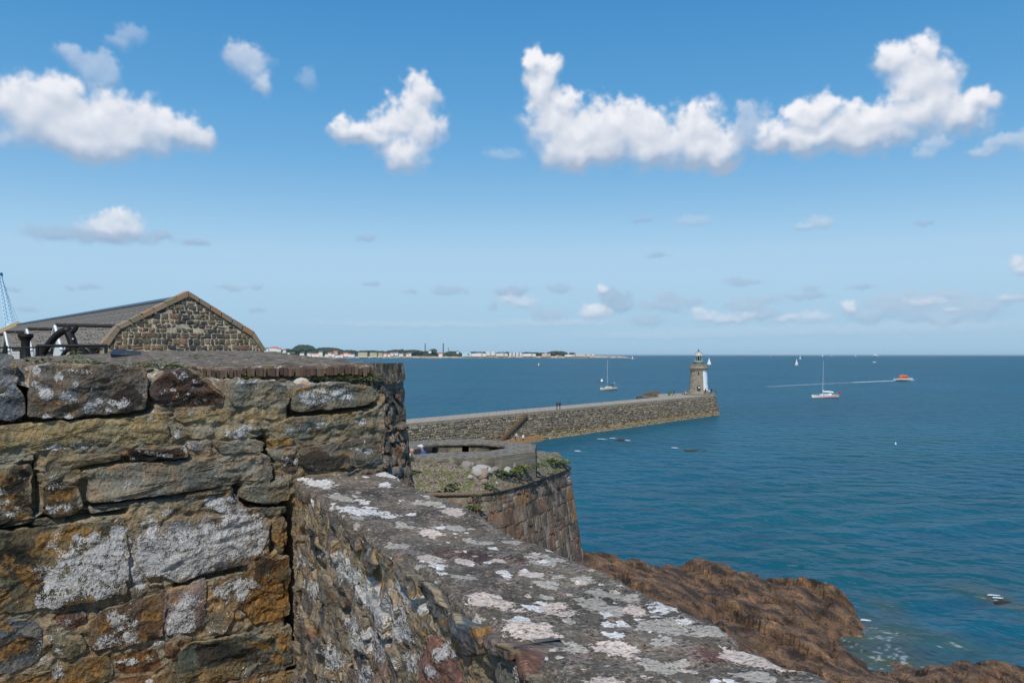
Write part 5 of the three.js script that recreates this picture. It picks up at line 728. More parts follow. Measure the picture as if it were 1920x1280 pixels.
{
  const p = thing('breakwater', 'long stone breakwater running out to the lighthouse', 'pier', [pierXZ(40, -4)[0], 0, pierXZ(40, -4)[1]]);
  const r = rng(505), geos = [], cc = new THREE.Color();
  for (const poly of rubble(0, pLen, -0.5, DECK - 0.1, 0.32, 0.62, 0.5, 1.7, 0.06, 0.18, r)) {
    const v = poly[0][1], pu = poly[0][0] - 75; if (pu < -40) continue;
    const g = stoneGeom({ poly, prot: 0.03 + 0.20 * r() * r(), edge: 0.10, rough: 0.04, back: 0.15, step: 0.7, wob: 0.05, freq: 2, seed: r() * 90, rings: 1, map: pMap }), n = g.attributes.position.count, c = new Float32Array(n * 3);
    const tone = 0.74 + 0.36 * r(), low = v + 0.5 * (r() - 0.5) < 0.95, mid = v < 1.9 && r() < 0.35, col = low ? [166, 146, 112] : mid ? [124, 102, 70] : [[148, 135, 115], [134, 123, 107], [158, 142, 116], [120, 112, 99]][Math.floor(r() * 4)]; cc.copy(srgb(...col)).multiplyScalar(low ? 0.8 + 0.3 * r() : tone);
    for (let i = 0; i < n; i++) c.set([cc.r, cc.g, cc.b], i * 3); g.setAttribute('color', new THREE.BufferAttribute(c, 3)); geos.push(g);
  }
  part(p, 'stonework', merge(geos), new THREE.MeshStandardMaterial({ vertexColors: true, roughness: 0.95 }), 'stuff');
  part(p, 'wall_core', sheet(200, 10, (a, b) => pMap(a * pLen, lerp(-3, DECK, b), -0.03), (a, b) => [a * 40, b * 2]), surfaced(rubbleTex, 0.05, 0.95, { color: srgb(150, 140, 125) }));
  const dk = matterTex(512, [[146, 136, 120], [164, 154, 138], [152, 142, 128], [172, 160, 142]], 0.4, { freq: 3, contrast: 0.8 });
  const outline = []; for (let u = 0; u <= pLen; u += 4) { const q = pMap(u, DECK, 0.05); outline.push([q[0], q[2]]); } { const q = pMap(pLen, DECK, 0); outline.push([q[0], q[2]]); }
  for (const [u, n] of [[92, -20], [85, -18], [80, -10.5], [-75, -10.5]]) outline.push(pierXZ(u, n));
  const dg = new THREE.ExtrudeGeometry(new THREE.Shape(outline.map(([x, z]) => new THREE.Vector2(x, -z))), { depth: 0.35, bevelEnabled: false }); dg.rotateX(-Math.PI / 2); dg.translate(0, DECK - 0.33, 0); { const q = dg.attributes.position, uv = dg.attributes.uv; for (let i = 0; i < q.count; i++) uv.setXY(i, q.getX(i) / 12, q.getZ(i) / 12); } part(p, 'deck', dg, surfaced(dk, 0.02, 0.9));
  part(p, 'far_wall', sheet(40, 4, (a, b) => { const q = pierXZ(lerp(-75, 82, a), -10.4); return [q[0], lerp(-3, DECK - 0.3, b), q[1]]; }), std(srgb(120, 108, 90))); part(p, 'far_wall', sheet(10, 4, (a, b) => { const q = pierXZ(lerp(80, 100, a), lerp(-10.4, -20.6, Math.min(1, a * 4))); return [q[0], lerp(-3, DECK - 0.3, b), q[1]]; }), std(srgb(120, 108, 90)));
  for (let u = -40; u < 96; u += 4) { const A = pMap(u + 75, DECK, -0.22), B = pMap(u + 79 - 0.06, DECK, -0.22); part(p, 'kerb_stone', bar([A[0], DECK + 0.06, A[2]], [B[0], DECK + 0.06, B[2]], 0.28, 4).rotateX(0), surfaced(dk, 0.02, 0.9, { color: srgb(214, 206, 192) })); }
  { const l = []; for (const [u, n] of [[100, -20.2], [92, -19.6], [85.5, -17.6], [81, -11]]) l.push(pierXZ(u, n)); for (let i = 0; i < 3; i++) { const a = l[i], b = l[i + 1], cx = (a[0] + b[0]) / 2, cz = (a[1] + b[1]) / 2; part(p, 'low_wall', box(cx, DECK + 0.45, cz, Math.hypot(b[0] - a[0], b[1] - a[1]) + 0.3, 0.9, 0.6, Math.atan2(-(b[1] - a[1]), b[0] - a[0])), surfaced(rubbleTex, 0.03, 0.95)); } }
  // the stair down the near face
  const tan = surfaced(rubbleTex, 0.02, 0.95, { color: srgb(236, 224, 196) });
  for (let k = 0; k < 17; k++) { const f = k / 16, u = lerp(1.2, -8.6, f), y = lerp(DECK - 0.1, 1.3, f), q = pierXZ(u, 0.28 - y * 0.2); part(p, 'step', box(q[0], y - 0.25, q[1], 0.66, 0.55, 0.75, Math.atan2(-PIER_U[1], PIER_U[0])), tan); }
  { const l = matterTex(256, [[120, 92, 60], [150, 116, 76], [132, 106, 72]], 0.7, { freq: 3 }); part(p, 'landing', sheet(40, 12, (a, b) => { const u = lerp(-13, 4.5, a), n = lerp(-1, 4.2 - 2.4 * a, b), q = pierXZ(u, n); return [q[0], (1.05 + 0.25 * fbm(u * 0.7, n * 0.7, 1, 3)) * (1 - sstep(0.6, 1, b) * 1.4), q[1]]; }, (a, b) => [a * 3, b]), surfaced(l, 0.05)); }
}

// ------------------------------------------------------------------ the lighthouse on the pier head
{
  const X = 58, Z = -265, Y = DECK + 0.35, L = thing('lighthouse', 'round stone lighthouse with a white stripe and glazed lantern on the pier head', 'lighthouse', [X, DECK, Z]);
  const lt = (() => { const W = 1024, H = 512, r = rng(9), cv = document.createElement('canvas'); cv.width = W; cv.height = H; const g = cv.getContext('2d'); g.fillStyle = 'rgb(120,112,94)'; g.fillRect(0, 0, W, H); for (let j = 0; j < 24; j++) for (let x = -20 + (j % 2) * 14; x < W;) { const w = 22 + r() * 16, k = 0.88 + 0.24 * r(), c = r() < 0.2 ? [150, 134, 110] : r() < 0.3 ? [132, 127, 116] : [144, 137, 122]; g.fillStyle = `rgb(${c.map((v) => Math.round(v * k))})`; g.fillRect(x, j * 21.3 + 1, w - 1.5, 20); x += w; } return { map: dataTex(new Uint8Array(g.getImageData(0, 0, W, H).data), W, H, true), bump: rubbleTex.bump }; })();
  const sm = surfaced(lt, 0.02, 0.93), lathe = (pts, seg = 40) => new THREE.LatheGeometry(pts.map((q) => new THREE.Vector2(...q)), seg);
  const P = (name, g, m) => mesh(name, g, m, L);
  P('plinth', lathe([[0, 0], [5.2, 0], [5.2, 0.35], [0, 0.36]]), sm);
  const rT = (y) => lerp(2.92, 2.46, clamp((y - 1.2) / 6.5)) + 0.35 * sstep(1.5, 0.3, y);
  P('tower', lathe(Array.from({ length: 16 }, (_, i) => { const y = 0.3 + i / 15 * 7.5; return [rT(y), y]; })), sm);
  // corbels carrying the gallery
  for (let k = 0; k < 30; k++) { const a = k / 30 * 6.2832, m = P('corbel', box(0, 0, 0, 0.26, 0.42, 0.5), sm); m.position.set(Math.sin(a) * 2.6, 7.75, Math.cos(a) * 2.6); m.rotation.y = a; }
  P('gallery', lathe([[2.3, 7.72], [2.5, 7.94], [2.86, 7.96], [2.88, 8.2], [2.80, 8.24], [2.80, 8.7], [2.45, 8.7], [2.45, 8.1], [0, 8.1]]), sm);
  for (let k = 0; k < 14; k++) { const a = k / 14 * 6.2832 + 0.1, m = P('merlon', new RoundedBoxGeometry(0.92, 0.62, 0.36, 1, 0.03), sm); m.position.set(Math.sin(a) * 2.62, 9.0, Math.cos(a) * 2.62); m.rotation.y = a; }
  P('turret', lathe([[1.5, 8.0], [1.48, 9.95], [1.62, 9.98], [1.62, 10.2], [0, 10.2]]), sm);
  const lamp = P('lantern', lathe([[1.22, 10.2], [1.22, 10.4], [1.1, 10.4]]), std(srgb(150, 180, 178), 0.5));
  for (let k = 0; k < 12; k++) { const a = k / 12 * 6.2832; mesh('glazing_bar', bar([Math.sin(a) * 1.2, 10.3, Math.cos(a) * 1.2], [Math.sin(a) * 1.2, 12.0, Math.cos(a) * 1.2], 0.05, 4), std(srgb(196, 206, 200), 0.5), lamp); }
  mesh('pane', new THREE.CylinderGeometry(1.16, 1.16, 1.6, 24, 1, true).translate(0, 11.2, 0), new THREE.MeshPhysicalMaterial({ color: srgb(206, 232, 228), transmission: 1, roughness: 0.03, thickness: 0 }), lamp);
  mesh('lamp_stand', merge([new THREE.CylinderGeometry(0.34, 0.42, 0.7, 12).translate(0, 10.6, 0), new THREE.SphereGeometry(0.42, 14, 10).translate(0, 11.3, 0), new THREE.CylinderGeometry(0.2, 0.3, 0.4, 10).translate(0, 11.8, 0)]), std(srgb(26, 28, 30), 0.4), lamp);
  const dome = P('dome', lathe([[1.42, 11.96], [1.42, 12.1], [1.28, 12.3], [1.0, 12.75], [0.62, 13.1], [0.25, 13.26], [0, 13.28]], 28), std(srgb(188, 186, 178), 0.6)); mesh('finial', merge([bar([0, 13.2, 0], [0, 13.9, 0], 0.07), new THREE.SphereGeometry(0.24, 12, 10).translate(0, 13.5, 0), bar([0, 13.8, 0], [0, 14.2, 0], 0.16, 8, 0.02)]), std(srgb(48, 48, 46), 0.5), dome);
  for (let k = 0; k < 8; k++) { const a = k / 8 * 6.2832 + 0.2; mesh('dome_rib', new THREE.TubeGeometry(new THREE.CatmullRomCurve3([[1.44, 12.05], [1.3, 12.32], [1.02, 12.78], [0.64, 13.13], [0.2, 13.3]].map(([x, y]) => new THREE.Vector3(Math.sin(a) * x, y, Math.cos(a) * x))), 8, 0.045, 4), std(srgb(110, 92, 70), 0.7), dome); }
  P('white_stripe', sheet(14, 12, (a, b) => { const y = lerp(1.25, 7.55, b), q = lerp(0.33, 1.42, a), rr = rT(y) + 0.025; return [Math.sin(q) * rr, y, Math.cos(q) * rr]; }), std(srgb(232, 236, 240), 0.55));
  const at2 = (ang, y, w, h, d, name, m, lean = 0) => { const o = P(name, box(0, 0, 0, w, h, d), m); o.position.set(Math.sin(ang) * (rT(y) - d * 0.3), y, Math.cos(ang) * (rT(y) - d * 0.3)); o.rotation.set(0, ang, 0); return o; };
  const darkM = std(srgb(34, 32, 30), 0.8), door = at2(-0.20, 1.55, 0.95, 2.5, 0.5, 'door', std(srgb(52, 48, 42), 0.7));
  mesh('door_sign', box(0.12, 0.75, 0.26, 0.45, 0.5, 0.03), std(srgb(206, 220, 232), 0.5), door); mesh('door_frame', merge([box(-0.56, 0, 0.1, 0.16, 2.6, 0.5), box(0.56, 0, 0.1, 0.16, 2.6, 0.5), box(0, 1.34, 0.1, 1.3, 0.2, 0.5)]), sm, door);
  const win = at2(-0.22, 6.6, 0.30, 0.9, 0.4, 'window', darkM); mesh('sill', box(0, -0.5, 0.12, 0.5, 0.12, 0.3), sm, win); at2(0.95, 3.6, 0.25, 0.5, 0.4, 'window', darkM);
  for (const a of [-0.35, 0.12]) { const m = P('gun_slit', box(0, 0, 0, 0.16, 0.5, 0.3), darkM); m.position.set(Math.sin(a) * 1.42, 9.3, Math.cos(a) * 1.42); m.rotation.y = a; }
  const bal = P('stair_rail', merge([bar([1.0, 0.35, 3.4], [4.9, 0.35, 2.0], 0.05, 4), bar([1.0, 1.3, 3.4], [4.9, 1.3, 2.0], 0.04, 4), ...[0, 0.5, 1].map((f) => bar([1 + 3.9 * f, 0.35, 3.4 - 1.4 * f], [1 + 3.9 * f, 1.3, 3.4 - 1.4 * f], 0.05, 4))]), darkM);
}

// ------------------------------------------------------------------ the far coast
const CD = 4750, cx = (px) => (px - 960) / F * CD, cy = (py) => EYE + (HORIZON - py) / F * CD;
{
  const prof = [[-250, 652], [380, 652], [500, 657], [545, 655], [560, 652], [600, 653], [640, 655], [670, 659], [720, 661], [800, 661], [860, 662], [900, 663], [960, 664], [1025, 664], [1036, 659.5], [1055, 660], [1066, 664], [1110, 665], [1160, 666.5], [1183, 668.5], [1192, 671.5]];
  const H = (px) => { let k = 1; while (k < prof.length - 1 && px > prof[k][0]) k++; const a = prof[k - 1], b = prof[k]; return cy(lerp(a[1], b[1], clamp((px - a[0]) / (b[0] - a[0])))) - 4; };
  const cols = { sand: srgb(196, 180, 156), rock: srgb(136, 116, 98), green: srgb(92, 104, 66) };
  const g = sheet(420, 26, (a, b) => { const px = lerp(-250, 1194, a), base = Math.min(H(px), 8), y = b < 0.2 ? lerp(-2, 8.5, b / 0.2) : b < 0.35 ? lerp(8.5, Math.max(9, base), (b - 0.2) / 0.15) : lerp(Math.max(9, base), Math.max(H(px), 9), sstep(0.35, 0.9, b)), edge = px > 1150 ? sstep(1194, 1160, px) : 1; const d = CD + 60 * fbm(px * 0.03, 1, 2, 3) + b * 520; return [(px - 960) / F * d, (y + 1.2 * fbm(px * 0.4, b * 9, 3, 3)) * edge - (1 - edge) * 2, -d]; }, null,
    (a, b) => { const px = lerp(-250, 1194, a), n = fbm(px * 0.15, b * 8, 2, 3), c = b < 0.07 ? cols.rock : b < 0.34 ? (n > 0.12 ? cols.rock : cols.sand) : px > 1000 && px < 1200 && b < 0.8 ? (n > 0 ? cols.sand : cols.rock) : cols.green; return [c.r, c.g, c.b]; });
  single('far_coast', g, new THREE.MeshStandardMaterial({ vertexColors: true, roughness: 0.95 }), 'low far coast with a pale beach along the water', 'coast', [cx(500), 0, -CD], null, 'structure');
  // woods: many rounded crowns, each of them small and broken
  const r = rng(333), crown = (() => { const g = new THREE.IcosahedronGeometry(1, 2), p = g.attributes.position; for (let i = 0; i < p.count; i++) { const n = 1 + 0.38 * noise3(p.getX(i) * 2.4, p.getY(i) * 2.4, p.getZ(i) * 2.4) + 0.2 * noise3(p.getX(i) * 6, p.getY(i) * 6, p.getZ(i) * 6); p.setXYZ(i, p.getX(i) * n, p.getY(i) * n, p.getZ(i) * n); } g.computeVertexNormals(); return g; })();
  const woods = [[526, 560, 654, 658, 60], [552, 588, 646, 656, 190], [586, 640, 651, 660, 240], [560, 640, 656, 662, 150], [640, 668, 656, 661, 60], [665, 725, 657, 661, 130], [725, 790, 655, 661, 150], [768, 822, 658, 667, 150], [806, 818, 654, 660, 30], [832, 864, 658, 666, 100], [880, 912, 659, 663, 40], [930, 962, 660, 663, 36], [962, 1022, 660, 664, 60], [1026, 1062, 658, 664, 120], [1068, 1078, 661, 664, 16], [300, 500, 652, 660, 200]];
  const mtx = new THREE.Matrix4(), list = [], tint = [];
  for (const [x0, x1, y0, y1, n] of woods) for (let k = 0; k < n; k++) { const f = r(), px = lerp(x0, x1, f), arch = 1 - Math.pow(Math.abs(f * 2 - 1), 3) * 0.6, py = lerp(y1, y0 + 1.2, Math.sqrt(r()) * arch), d = CD + 150 + (y1 - py) * 40 + r() * 60, s = 4.5 + 4.5 * r(); list.push([(px - 960) / F * d, EYE + (HORIZON - py) / F * d - s * 0.3, -d, s]); const t = 0.7 + 0.6 * r(); tint.push([0.036 * t, 0.060 * t, 0.036 * t]); }
  const im = new THREE.InstancedMesh(crown, std(new THREE.Color(1, 1, 1), 0.95), list.length); list.forEach(([x, y, z, s], i) => { im.setMatrixAt(i, mtx.makeScale(s * (0.9 + 0.5 * ((i * 7) % 5) / 5), s, s).setPosition(x, y, z)); im.setColorAt(i, new THREE.Color().setRGB(...tint[i])); });
  im.name = 'distant_wood'; im.userData = { label: 'dark green woods covering the far coast behind the houses', category: 'woods', kind: 'stuff' }; im.castShadow = im.receiveShadow = true; scene.add(im);
  // houses by the beach
  const white = std(srgb(226, 222, 214), 0.8), cream = std(srgb(222, 206, 170), 0.8), pink = std(srgb(206, 170, 160), 0.8), red = std(srgb(176, 92, 68), 0.9), slate = std(srgb(104, 100, 104), 0.9), glass = std(srgb(60, 66, 74), 0.3);
  const house = (px, w, py0, py1, wm, rm, label, dd = 0, flat = false) => {
    const d = CD + 40 + dd, W = w / F * d, y0 = EYE + (HORIZON - py1) / F * d, h = (py1 - py0) / F * d, x = (px - 960) / F * d, t = thing('house', label, 'house', [x, y0, -d], 'houses along the far beach'), wh = flat ? h : h * 0.62;
    mesh('wall', box(0, wh / 2 - 3, 0, W, wh + 6, 9), wm, t);
    if (!flat) { const s = new THREE.Shape([[-5.2, 0], [5.2, 0], [0, h - wh]].map((q) => new THREE.Vector2(...q))), g = new THREE.ExtrudeGeometry(s, { depth: W + 0.6, bevelEnabled: false }); g.rotateY(Math.PI / 2); g.translate(-W / 2 - 0.3, wh, 0); const roof = mesh('roof', g, rm, t); mesh('chimney', box(W * 0.4, h + 0.4, 0, 1.1, 2.4, 1.1), wm, roof); } else mesh('roof', box(0, wh + 0.15, 0, W + 0.5, 0.5, 9.5), rm, t);
    const n = Math.max(2, Math.round(W / 4)); for (let k = 0; k < n; k++) mesh('window', box((k + 0.5) / n * W - W / 2, wh * 0.5, 4.55, 1.3, Math.min(1.8, wh * 0.4), 0.2), glass, t);
  };
  const WR = 'white house with a red roof facing the far beach', WS = 'white house with a grey roof facing the far beach', PR = 'pink walled house with a red roof above the far beach';
  for (const [px, w, a, b] of [[509, 8, 650.5, 656], [516, 9, 650, 656.5], [523, 7, 652, 657.5], [533, 6, 655, 659.5], [594, 8, 661.5, 666.5], [602, 6, 662, 667], [618, 7, 660, 665.5], [648, 8, 660.5, 666], [655, 6, 662, 666.5], [722, 6, 661.5, 666.5], [729, 5, 662, 667], [826, 7, 660.5, 667], [764, 5, 662, 666], [640, 6, 663, 667.5]]) house(px, w, a, b, white, red, WR, (px * 7) % 60);
  for (const [px, w, a, b] of [[499, 8, 651.5, 657.5], [541, 4, 660, 662.5], [566, 8, 661, 664.5], [579, 7, 660.5, 666], [586, 7, 661, 667], [601, 7, 658, 664], [612, 6, 662.5, 667], [623, 8, 661, 667], [661, 7, 662.5, 667], [735, 6, 660, 665], [743, 7, 660, 664.5], [752, 8, 661.5, 666], [768, 6, 661, 665.5], [633, 9, 664.5, 668], [806, 5, 656.5, 660], [858, 4, 657.5, 661]]) house(px, w, a, b, white, slate, WS, (px * 11) % 60);
  for (const [px, w, a, b] of [[629, 8, 657, 664]]) house(px, w, a, b, pink, red, PR, 30);
  const apt = (px, w, a, b, label) => { const d = CD + 30, W = w / F * d, y0 = EYE + (HORIZON - b) / F * d, h = (b - a) / F * d, t = thing('apartment_block', label, 'apartments', [(px - 960) / F * d, y0, -d]); mesh('wall', box(0, h / 2 - 3, 0, W, h + 6, 14), cream, t); mesh('roof', box(0, h + 0.3, 0, W + 1, 0.8, 15), slate, t); const n = Math.round(W / 5); for (let k = 0; k < n; k++) for (let f = 0; f < 4; f++) { const wd = mesh('window', box((k + 0.5) / n * W - W / 2, h * (0.16 + f * 0.23), 7.05, 2.4, 1.9, 0.2), glass, t); mesh('balcony', box(0, 0, 0, 0.1, 0.1, 0.1).scale(28, 8, 8).translate((k + 0.5) / n * W - W / 2, h * (0.16 + f * 0.23) - 1.3, 7.6), cream, wd); } };
  apt(680, 17, 660.5, 667.5, 'wide cream apartment block beside the pale beach'); apt(700, 13, 661, 667.5, 'cream apartment block between the wide block and low houses'); apt(713, 8, 661.5, 667.5, 'narrow cream apartment block at the end of its row');
  // industry on the point
  const shed = (px, w, a, b, m, label, gr) => { const d = CD + 60, W = w / F * d, y0 = EYE + (HORIZON - b) / F * d, h = (b - a) / F * d, t = thing('industrial_shed', label, 'shed', [(px - 960) / F * d, y0, -d], gr), s = new THREE.Shape([[-W / 2, -4], [W / 2, -4], [W / 2, h * 0.8], [0, h], [-W / 2, h * 0.8]].map((q) => new THREE.Vector2(...q))), g = new THREE.ExtrudeGeometry(s, { depth: 30, bevelEnabled: false }); g.translate(0, 0, -15); mesh('hall', g, m, t); mesh('door', box(W * 0.2, h * 0.28, 15.1, Math.min(8, W * 0.2), h * 0.5, 0.3), slate, t); };
  shed(875, 17, 660, 666.5, std(srgb(176, 208, 214), 0.7), 'pale blue industrial shed on the far shore'); shed(898, 28, 661.8, 666.5, white, 'long white industrial shed beside the pale blue one'); shed(941, 22, 661.8, 666.2, std(srgb(214, 210, 202)), 'grey white shed between the two groups of tanks'); shed(992, 25, 662.6, 666.4, white, 'white shed on the right of the row of tanks'); shed(1024, 16, 662.5, 666, std(srgb(206, 190, 166)), 'beige shed in front of the dark wooded mound'); shed(1069, 20, 664.6, 666.8, white, 'low white shed on the bare far point'); shed(1092, 30, 662.6, 666.4, std(srgb(196, 192, 184)), 'long grey shed near the end of the far point');
  for (const [px, w, a, b] of [[915.5, 9, 659, 664.8], [925, 9, 659, 664.8], [957, 5.5, 661, 666.2], [963.5, 5.5, 661, 666.2], [970, 5.5, 661, 666.2], [976.5, 5.5, 661, 666.2]]) { const d = CD + 20, R = w / 2 / F * d, y0 = EYE + (HORIZON - b) / F * d, h = (b - a) / F * d, t = thing('storage_tank', w > 7 ? 'large white storage tank rising above the long white shed' : 'small white round storage tank in a row of four', 'tank', [(px - 960) / F * d, y0, -d], w > 7 ? 'large white tanks' : 'row of small white tanks'); mesh('drum', new THREE.CylinderGeometry(R, R, h + 4, 28).translate(0, h / 2 - 2, 0), white, t); mesh('lid', new THREE.ConeGeometry(R * 1.02, 1.2, 28).translate(0, h + 0.6, 0), std(srgb(206, 206, 204)), t); }
  const chim = (px, w, a, b, c, label) => { const d = CD + 300, R = w / 2 / F * d, y0 = EYE + (HORIZON - b) / F * d, h = (b - a) / F * d, t = thing('power_station_chimney', label, 'chimney', [(px - 960) / F * d, y0, -d]); mesh('stack', new THREE.CylinderGeometry(R * 0.9, R, h, 16).translate(0, h / 2, 0), std(srgb(...c), 0.9), t); mesh('rim', new THREE.CylinderGeometry(R, R, 1.4, 16).translate(0, h, 0), std(srgb(...c.map((v) => v * 0.8))), t); };
  chim(797, 1.7, 643.8, 662, [62, 66, 72], 'slim dark power station chimney above the trees'); chim(831, 2.3, 643.8, 664, [112, 106, 106], 'thick grey power station chimney beside a red roofed house'); chim(840.5, 1.2, 651.3, 663, [110, 118, 126], 'short thin chimney beside the thick grey one');
  { const d = CD + 60, x = (1112 - 960) / F * d, t = thing('signal_tower', 'small white tower block near the end of the far point', 'tower', [x, cy(666), -d]); mesh('wall', box(0, 4, 0, 10, 12, 10), white, t); mesh('roof', box(0, 10.3, 0, 11, 0.8, 11), slate, t); }
}

// ------------------------------------------------------------------ boats
function hullGeom(L, B, free, sheer, draft = 0.35) {          // bow towards -x
  const nx = 22, ny = 8, pos = [], idx = [];
  for (let i = 0; i <= nx; i++) { const f = i / nx, x = (f - 0.5) * L, w = B / 2 * Math.pow(Math.sin(Math.min(f * 1.15, 1) * Math.PI / 2), 0.75) * (f > 0.87 ? 1 - (f - 0.87) * 1.2 : 1), top = free + sheer * Math.pow(Math.abs(f - 0.62) / 0.62, 2);
    for (let j = 0; j <= ny * 2; j++) { const s = j / ny - 1, v = Math.abs(s), y = lerp(-draft, top, Math.pow(v, 1.1)), ww = w * Math.pow(v, 0.42); pos.push(x - (v * 0.10 - 0.05) * L * 0.35 * (1 - f) * (f < 0.3 ? 1 : 0), y, Math.sign(s) * ww); } }
  const m = ny * 2 + 1; for (let i = 0; i < nx; i++) for (let j = 0; j < m - 1; j++) { const a = i * m + j; idx.push(a, a + 1, a + m + 1, a, a + m + 1, a + m); }
  const c0 = pos.length / 3; for (let i = 0; i <= nx; i++) { const a = (i * m) * 3; pos.push(pos[a], pos[a + 1], 0); } for (let i = 0; i < nx; i++) { const l = i * m, l2 = (i + 1) * m, r1 = l + m - 1, r2 = l2 + m - 1; idx.push(l, l2, c0 + i + 1, l, c0 + i + 1, c0 + i, r1, c0 + i + 1, r2, r1, c0 + i, c0 + i + 1); }
  for (let j = 0; j < m - 1; j++) idx.push(nx * m + j, nx * m + j + 1, c0 + nx);
  return toCreasedNormals(geoFrom(pos, idx), 0.7);
}
const gel = std(srgb(238, 236, 230), 0.35), alu = std(srgb(196, 204, 208), 0.4, { metalness: 0.3 }), sailM = std(srgb(244, 244, 242), 0.8, { side: THREE.DoubleSide }), navy = std(srgb(40, 48, 66), 0.7), darkGlass = std(srgb(30, 34, 40), 0.2);
function yacht(label, pos, turn, { L = 10.5, mast = 14.5, hull = gel, cover = sailM, stripe = std(srgb(150, 66, 58), 0.6), flag = true }) {
  const t = thing('sailing_yacht', label, 'yacht', pos); t.rotation.y = turn;
  const h = mesh('hull', hullGeom(L, L * 0.31, 1.05, 0.35), hull, t); mesh('boot_stripe', hullGeom(L * 0.975, L * 0.305, 0.16, 0.0), stripe, h);
  const cab = mesh('cabin', (() => { const g = new RoundedBoxGeometry(L * 0.36, 0.62, L * 0.19, 2, 0.14); return g.translate(L * 0.02, 1.28, 0); })(), gel, t); for (const s of [-1, 1]) for (const x of [-0.08, 0.02, 0.11]) mesh('porthole', box(L * x, 1.34, s * L * 0.0965, L * 0.06, 0.16, 0.03), darkGlass, cab);
  mesh('cockpit', box(L * 0.33, 1.12, 0, L * 0.24, 0.28, L * 0.17), std(srgb(196, 182, 150), 0.8), t); mesh('sprayhood', new THREE.SphereGeometry(0.9, 14, 8, 0, 6.28, 0, 1.57).scale(0.8, 0.75, 1.2).translate(L * 0.2, 1.3, 0), flag ? gel : navy, t);
  mesh('mast', bar([-L * 0.08, 1.2, 0], [-L * 0.055, mast, 0], 0.13, 8, 0.07), alu, t); mesh('boom', bar([-L * 0.07, 2.3, 0], [L * 0.32, 2.25, 0], 0.08), alu, t);
  mesh('sail_cover', new THREE.TubeGeometry(new THREE.CatmullRomCurve3([[-0.075, 3.3], [-0.06, 2.75], [0.05, 2.62], [0.2, 2.6], [0.33, 2.3]].map(([x, y]) => new THREE.Vector3(L * x, y, 0))), 16, flag ? 0.28 : 0.2, 8), cover, t);
  for (const y of [0.5, 0.78]) mesh('spreader', bar([-L * 0.07, mast * y, -0.85], [-L * 0.07, mast * y, 0.85], 0.035, 4), alu, t);
  for (const e of [[-L * 0.5, 1.4, 0], [L * 0.48, 1.2, 0], [-L * 0.06, 1.1, L * 0.145], [-L * 0.06, 1.1, -L * 0.145]]) mesh('stay', bar(e, [-L * 0.056, mast - 0.3, 0], 0.016, 3), alu, t);
  for (const s of [-1, 1]) { mesh('guard_rail', new THREE.TubeGeometry(new THREE.CatmullRomCurve3([[-0.49, 2.0, 0.02], [-0.3, 1.85, 0.10], [0, 1.75, 0.15], [0.3, 1.75, 0.145], [0.48, 1.8, 0.11]].map(([x, y, z]) => new THREE.Vector3(L * x, y, s * L * z))), 20, 0.02, 4), alu, t); for (const x of [-0.35, -0.1, 0.15, 0.4]) mesh('stanchion', bar([L * x, 1.0, s * L * 0.13 * (x < -0.2 ? 0.6 : 1)], [L * x, 1.78, s * L * 0.13 * (x < -0.2 ? 0.6 : 1)], 0.02, 4), alu, t); }
  mesh('rudder', box(L * 0.46, -0.3, 0, 0.5, 0.9, 0.08), navy, t);
  if (flag) { const st = mesh('flag_staff', bar([L * 0.47, 1.2, 0], [L * 0.53, 2.9, 0], 0.03), alu, t); mesh('flag', sheet(8, 4, (a, b) => [L * 0.52 + a * 1.1, 2.75 - b * 0.9 - a * 0.35, 0.12 * Math.sin(a * 6)]), std(srgb(190, 40, 52), 0.8), st); }
  else { const ar = mesh('stern_arch', merge([bar([L * 0.46, 1.1, 1.0], [L * 0.46, 2.9, 0.9], 0.04, 4), bar([L * 0.46, 1.1, -1.0], [L * 0.46, 2.9, -0.9], 0.04, 4), bar([L * 0.46, 2.9, 0.9], [L * 0.46, 2.9, -0.9], 0.04, 4)]), alu, t); mesh('radar_dome', new THREE.CylinderGeometry(0.35, 0.35, 0.3, 14).translate(L * 0.36, 3.7, 0), gel, ar); }
  return t;
}
{ const p = onLevel(1547, 746, 0.0); yacht('white yacht with bare mast, furled white sail and red ensign', [p[0], 0, p[2]], 0.10, { L: 11.2, mast: 15.6 }); }
{ const p = onLevel(1141, 731, 0.0); yacht('cream yacht with bare mast lying at a mooring', [p[0], 0, p[2]], 0.42, { L: 9.6, mast: 15.6, hull: std(srgb(226, 214, 184), 0.45), cover: navy, stripe: std(srgb(70, 66, 60)), flag: false }); }
function dinghy(px, py, hpx, label, lean, group, red = false) {
  const p = onLevel(px, py, 0), d = -p[2], H = hpx / F * d, t = thing('sailing_boat', label, 'sailing boat', [p[0], 0, p[2]], group), L = H * 0.62; t.rotation.set(0, lean, 0.05);
  mesh('hull', hullGeom(L, L * 0.32, H * 0.075, H * 0.02), gel, t); mesh('mast', bar([-L * 0.08, H * 0.05, 0], [-L * 0.06, H, 0], H * 0.008, 5), alu, t);
  const sail = (a, b, c, bulge) => sheet(6, 8, (s, v) => { const x = lerp(a[0], b[0], s), y0 = lerp(a[1], b[1], s), k = 1 - v; return [lerp(c[0], x, k), lerp(c[1], y0, k), bulge * Math.sin(s * 3.14) * k]; });
  mesh('mainsail', sail([-L * 0.07, H * 0.14], [L * 0.42, H * 0.13], [-L * 0.06, H * 0.985], L * 0.07), sailM, t); mesh('jib', sail([-L * 0.5, H * 0.11], [-L * 0.1, H * 0.12], [-L * 0.07, H * 0.8], L * 0.06), sailM, t); mesh('cabin', box(0, H * 0.10, 0, L * 0.3, H * 0.06, L * 0.15), red ? std(srgb(196, 84, 60)) : gel, t);
}
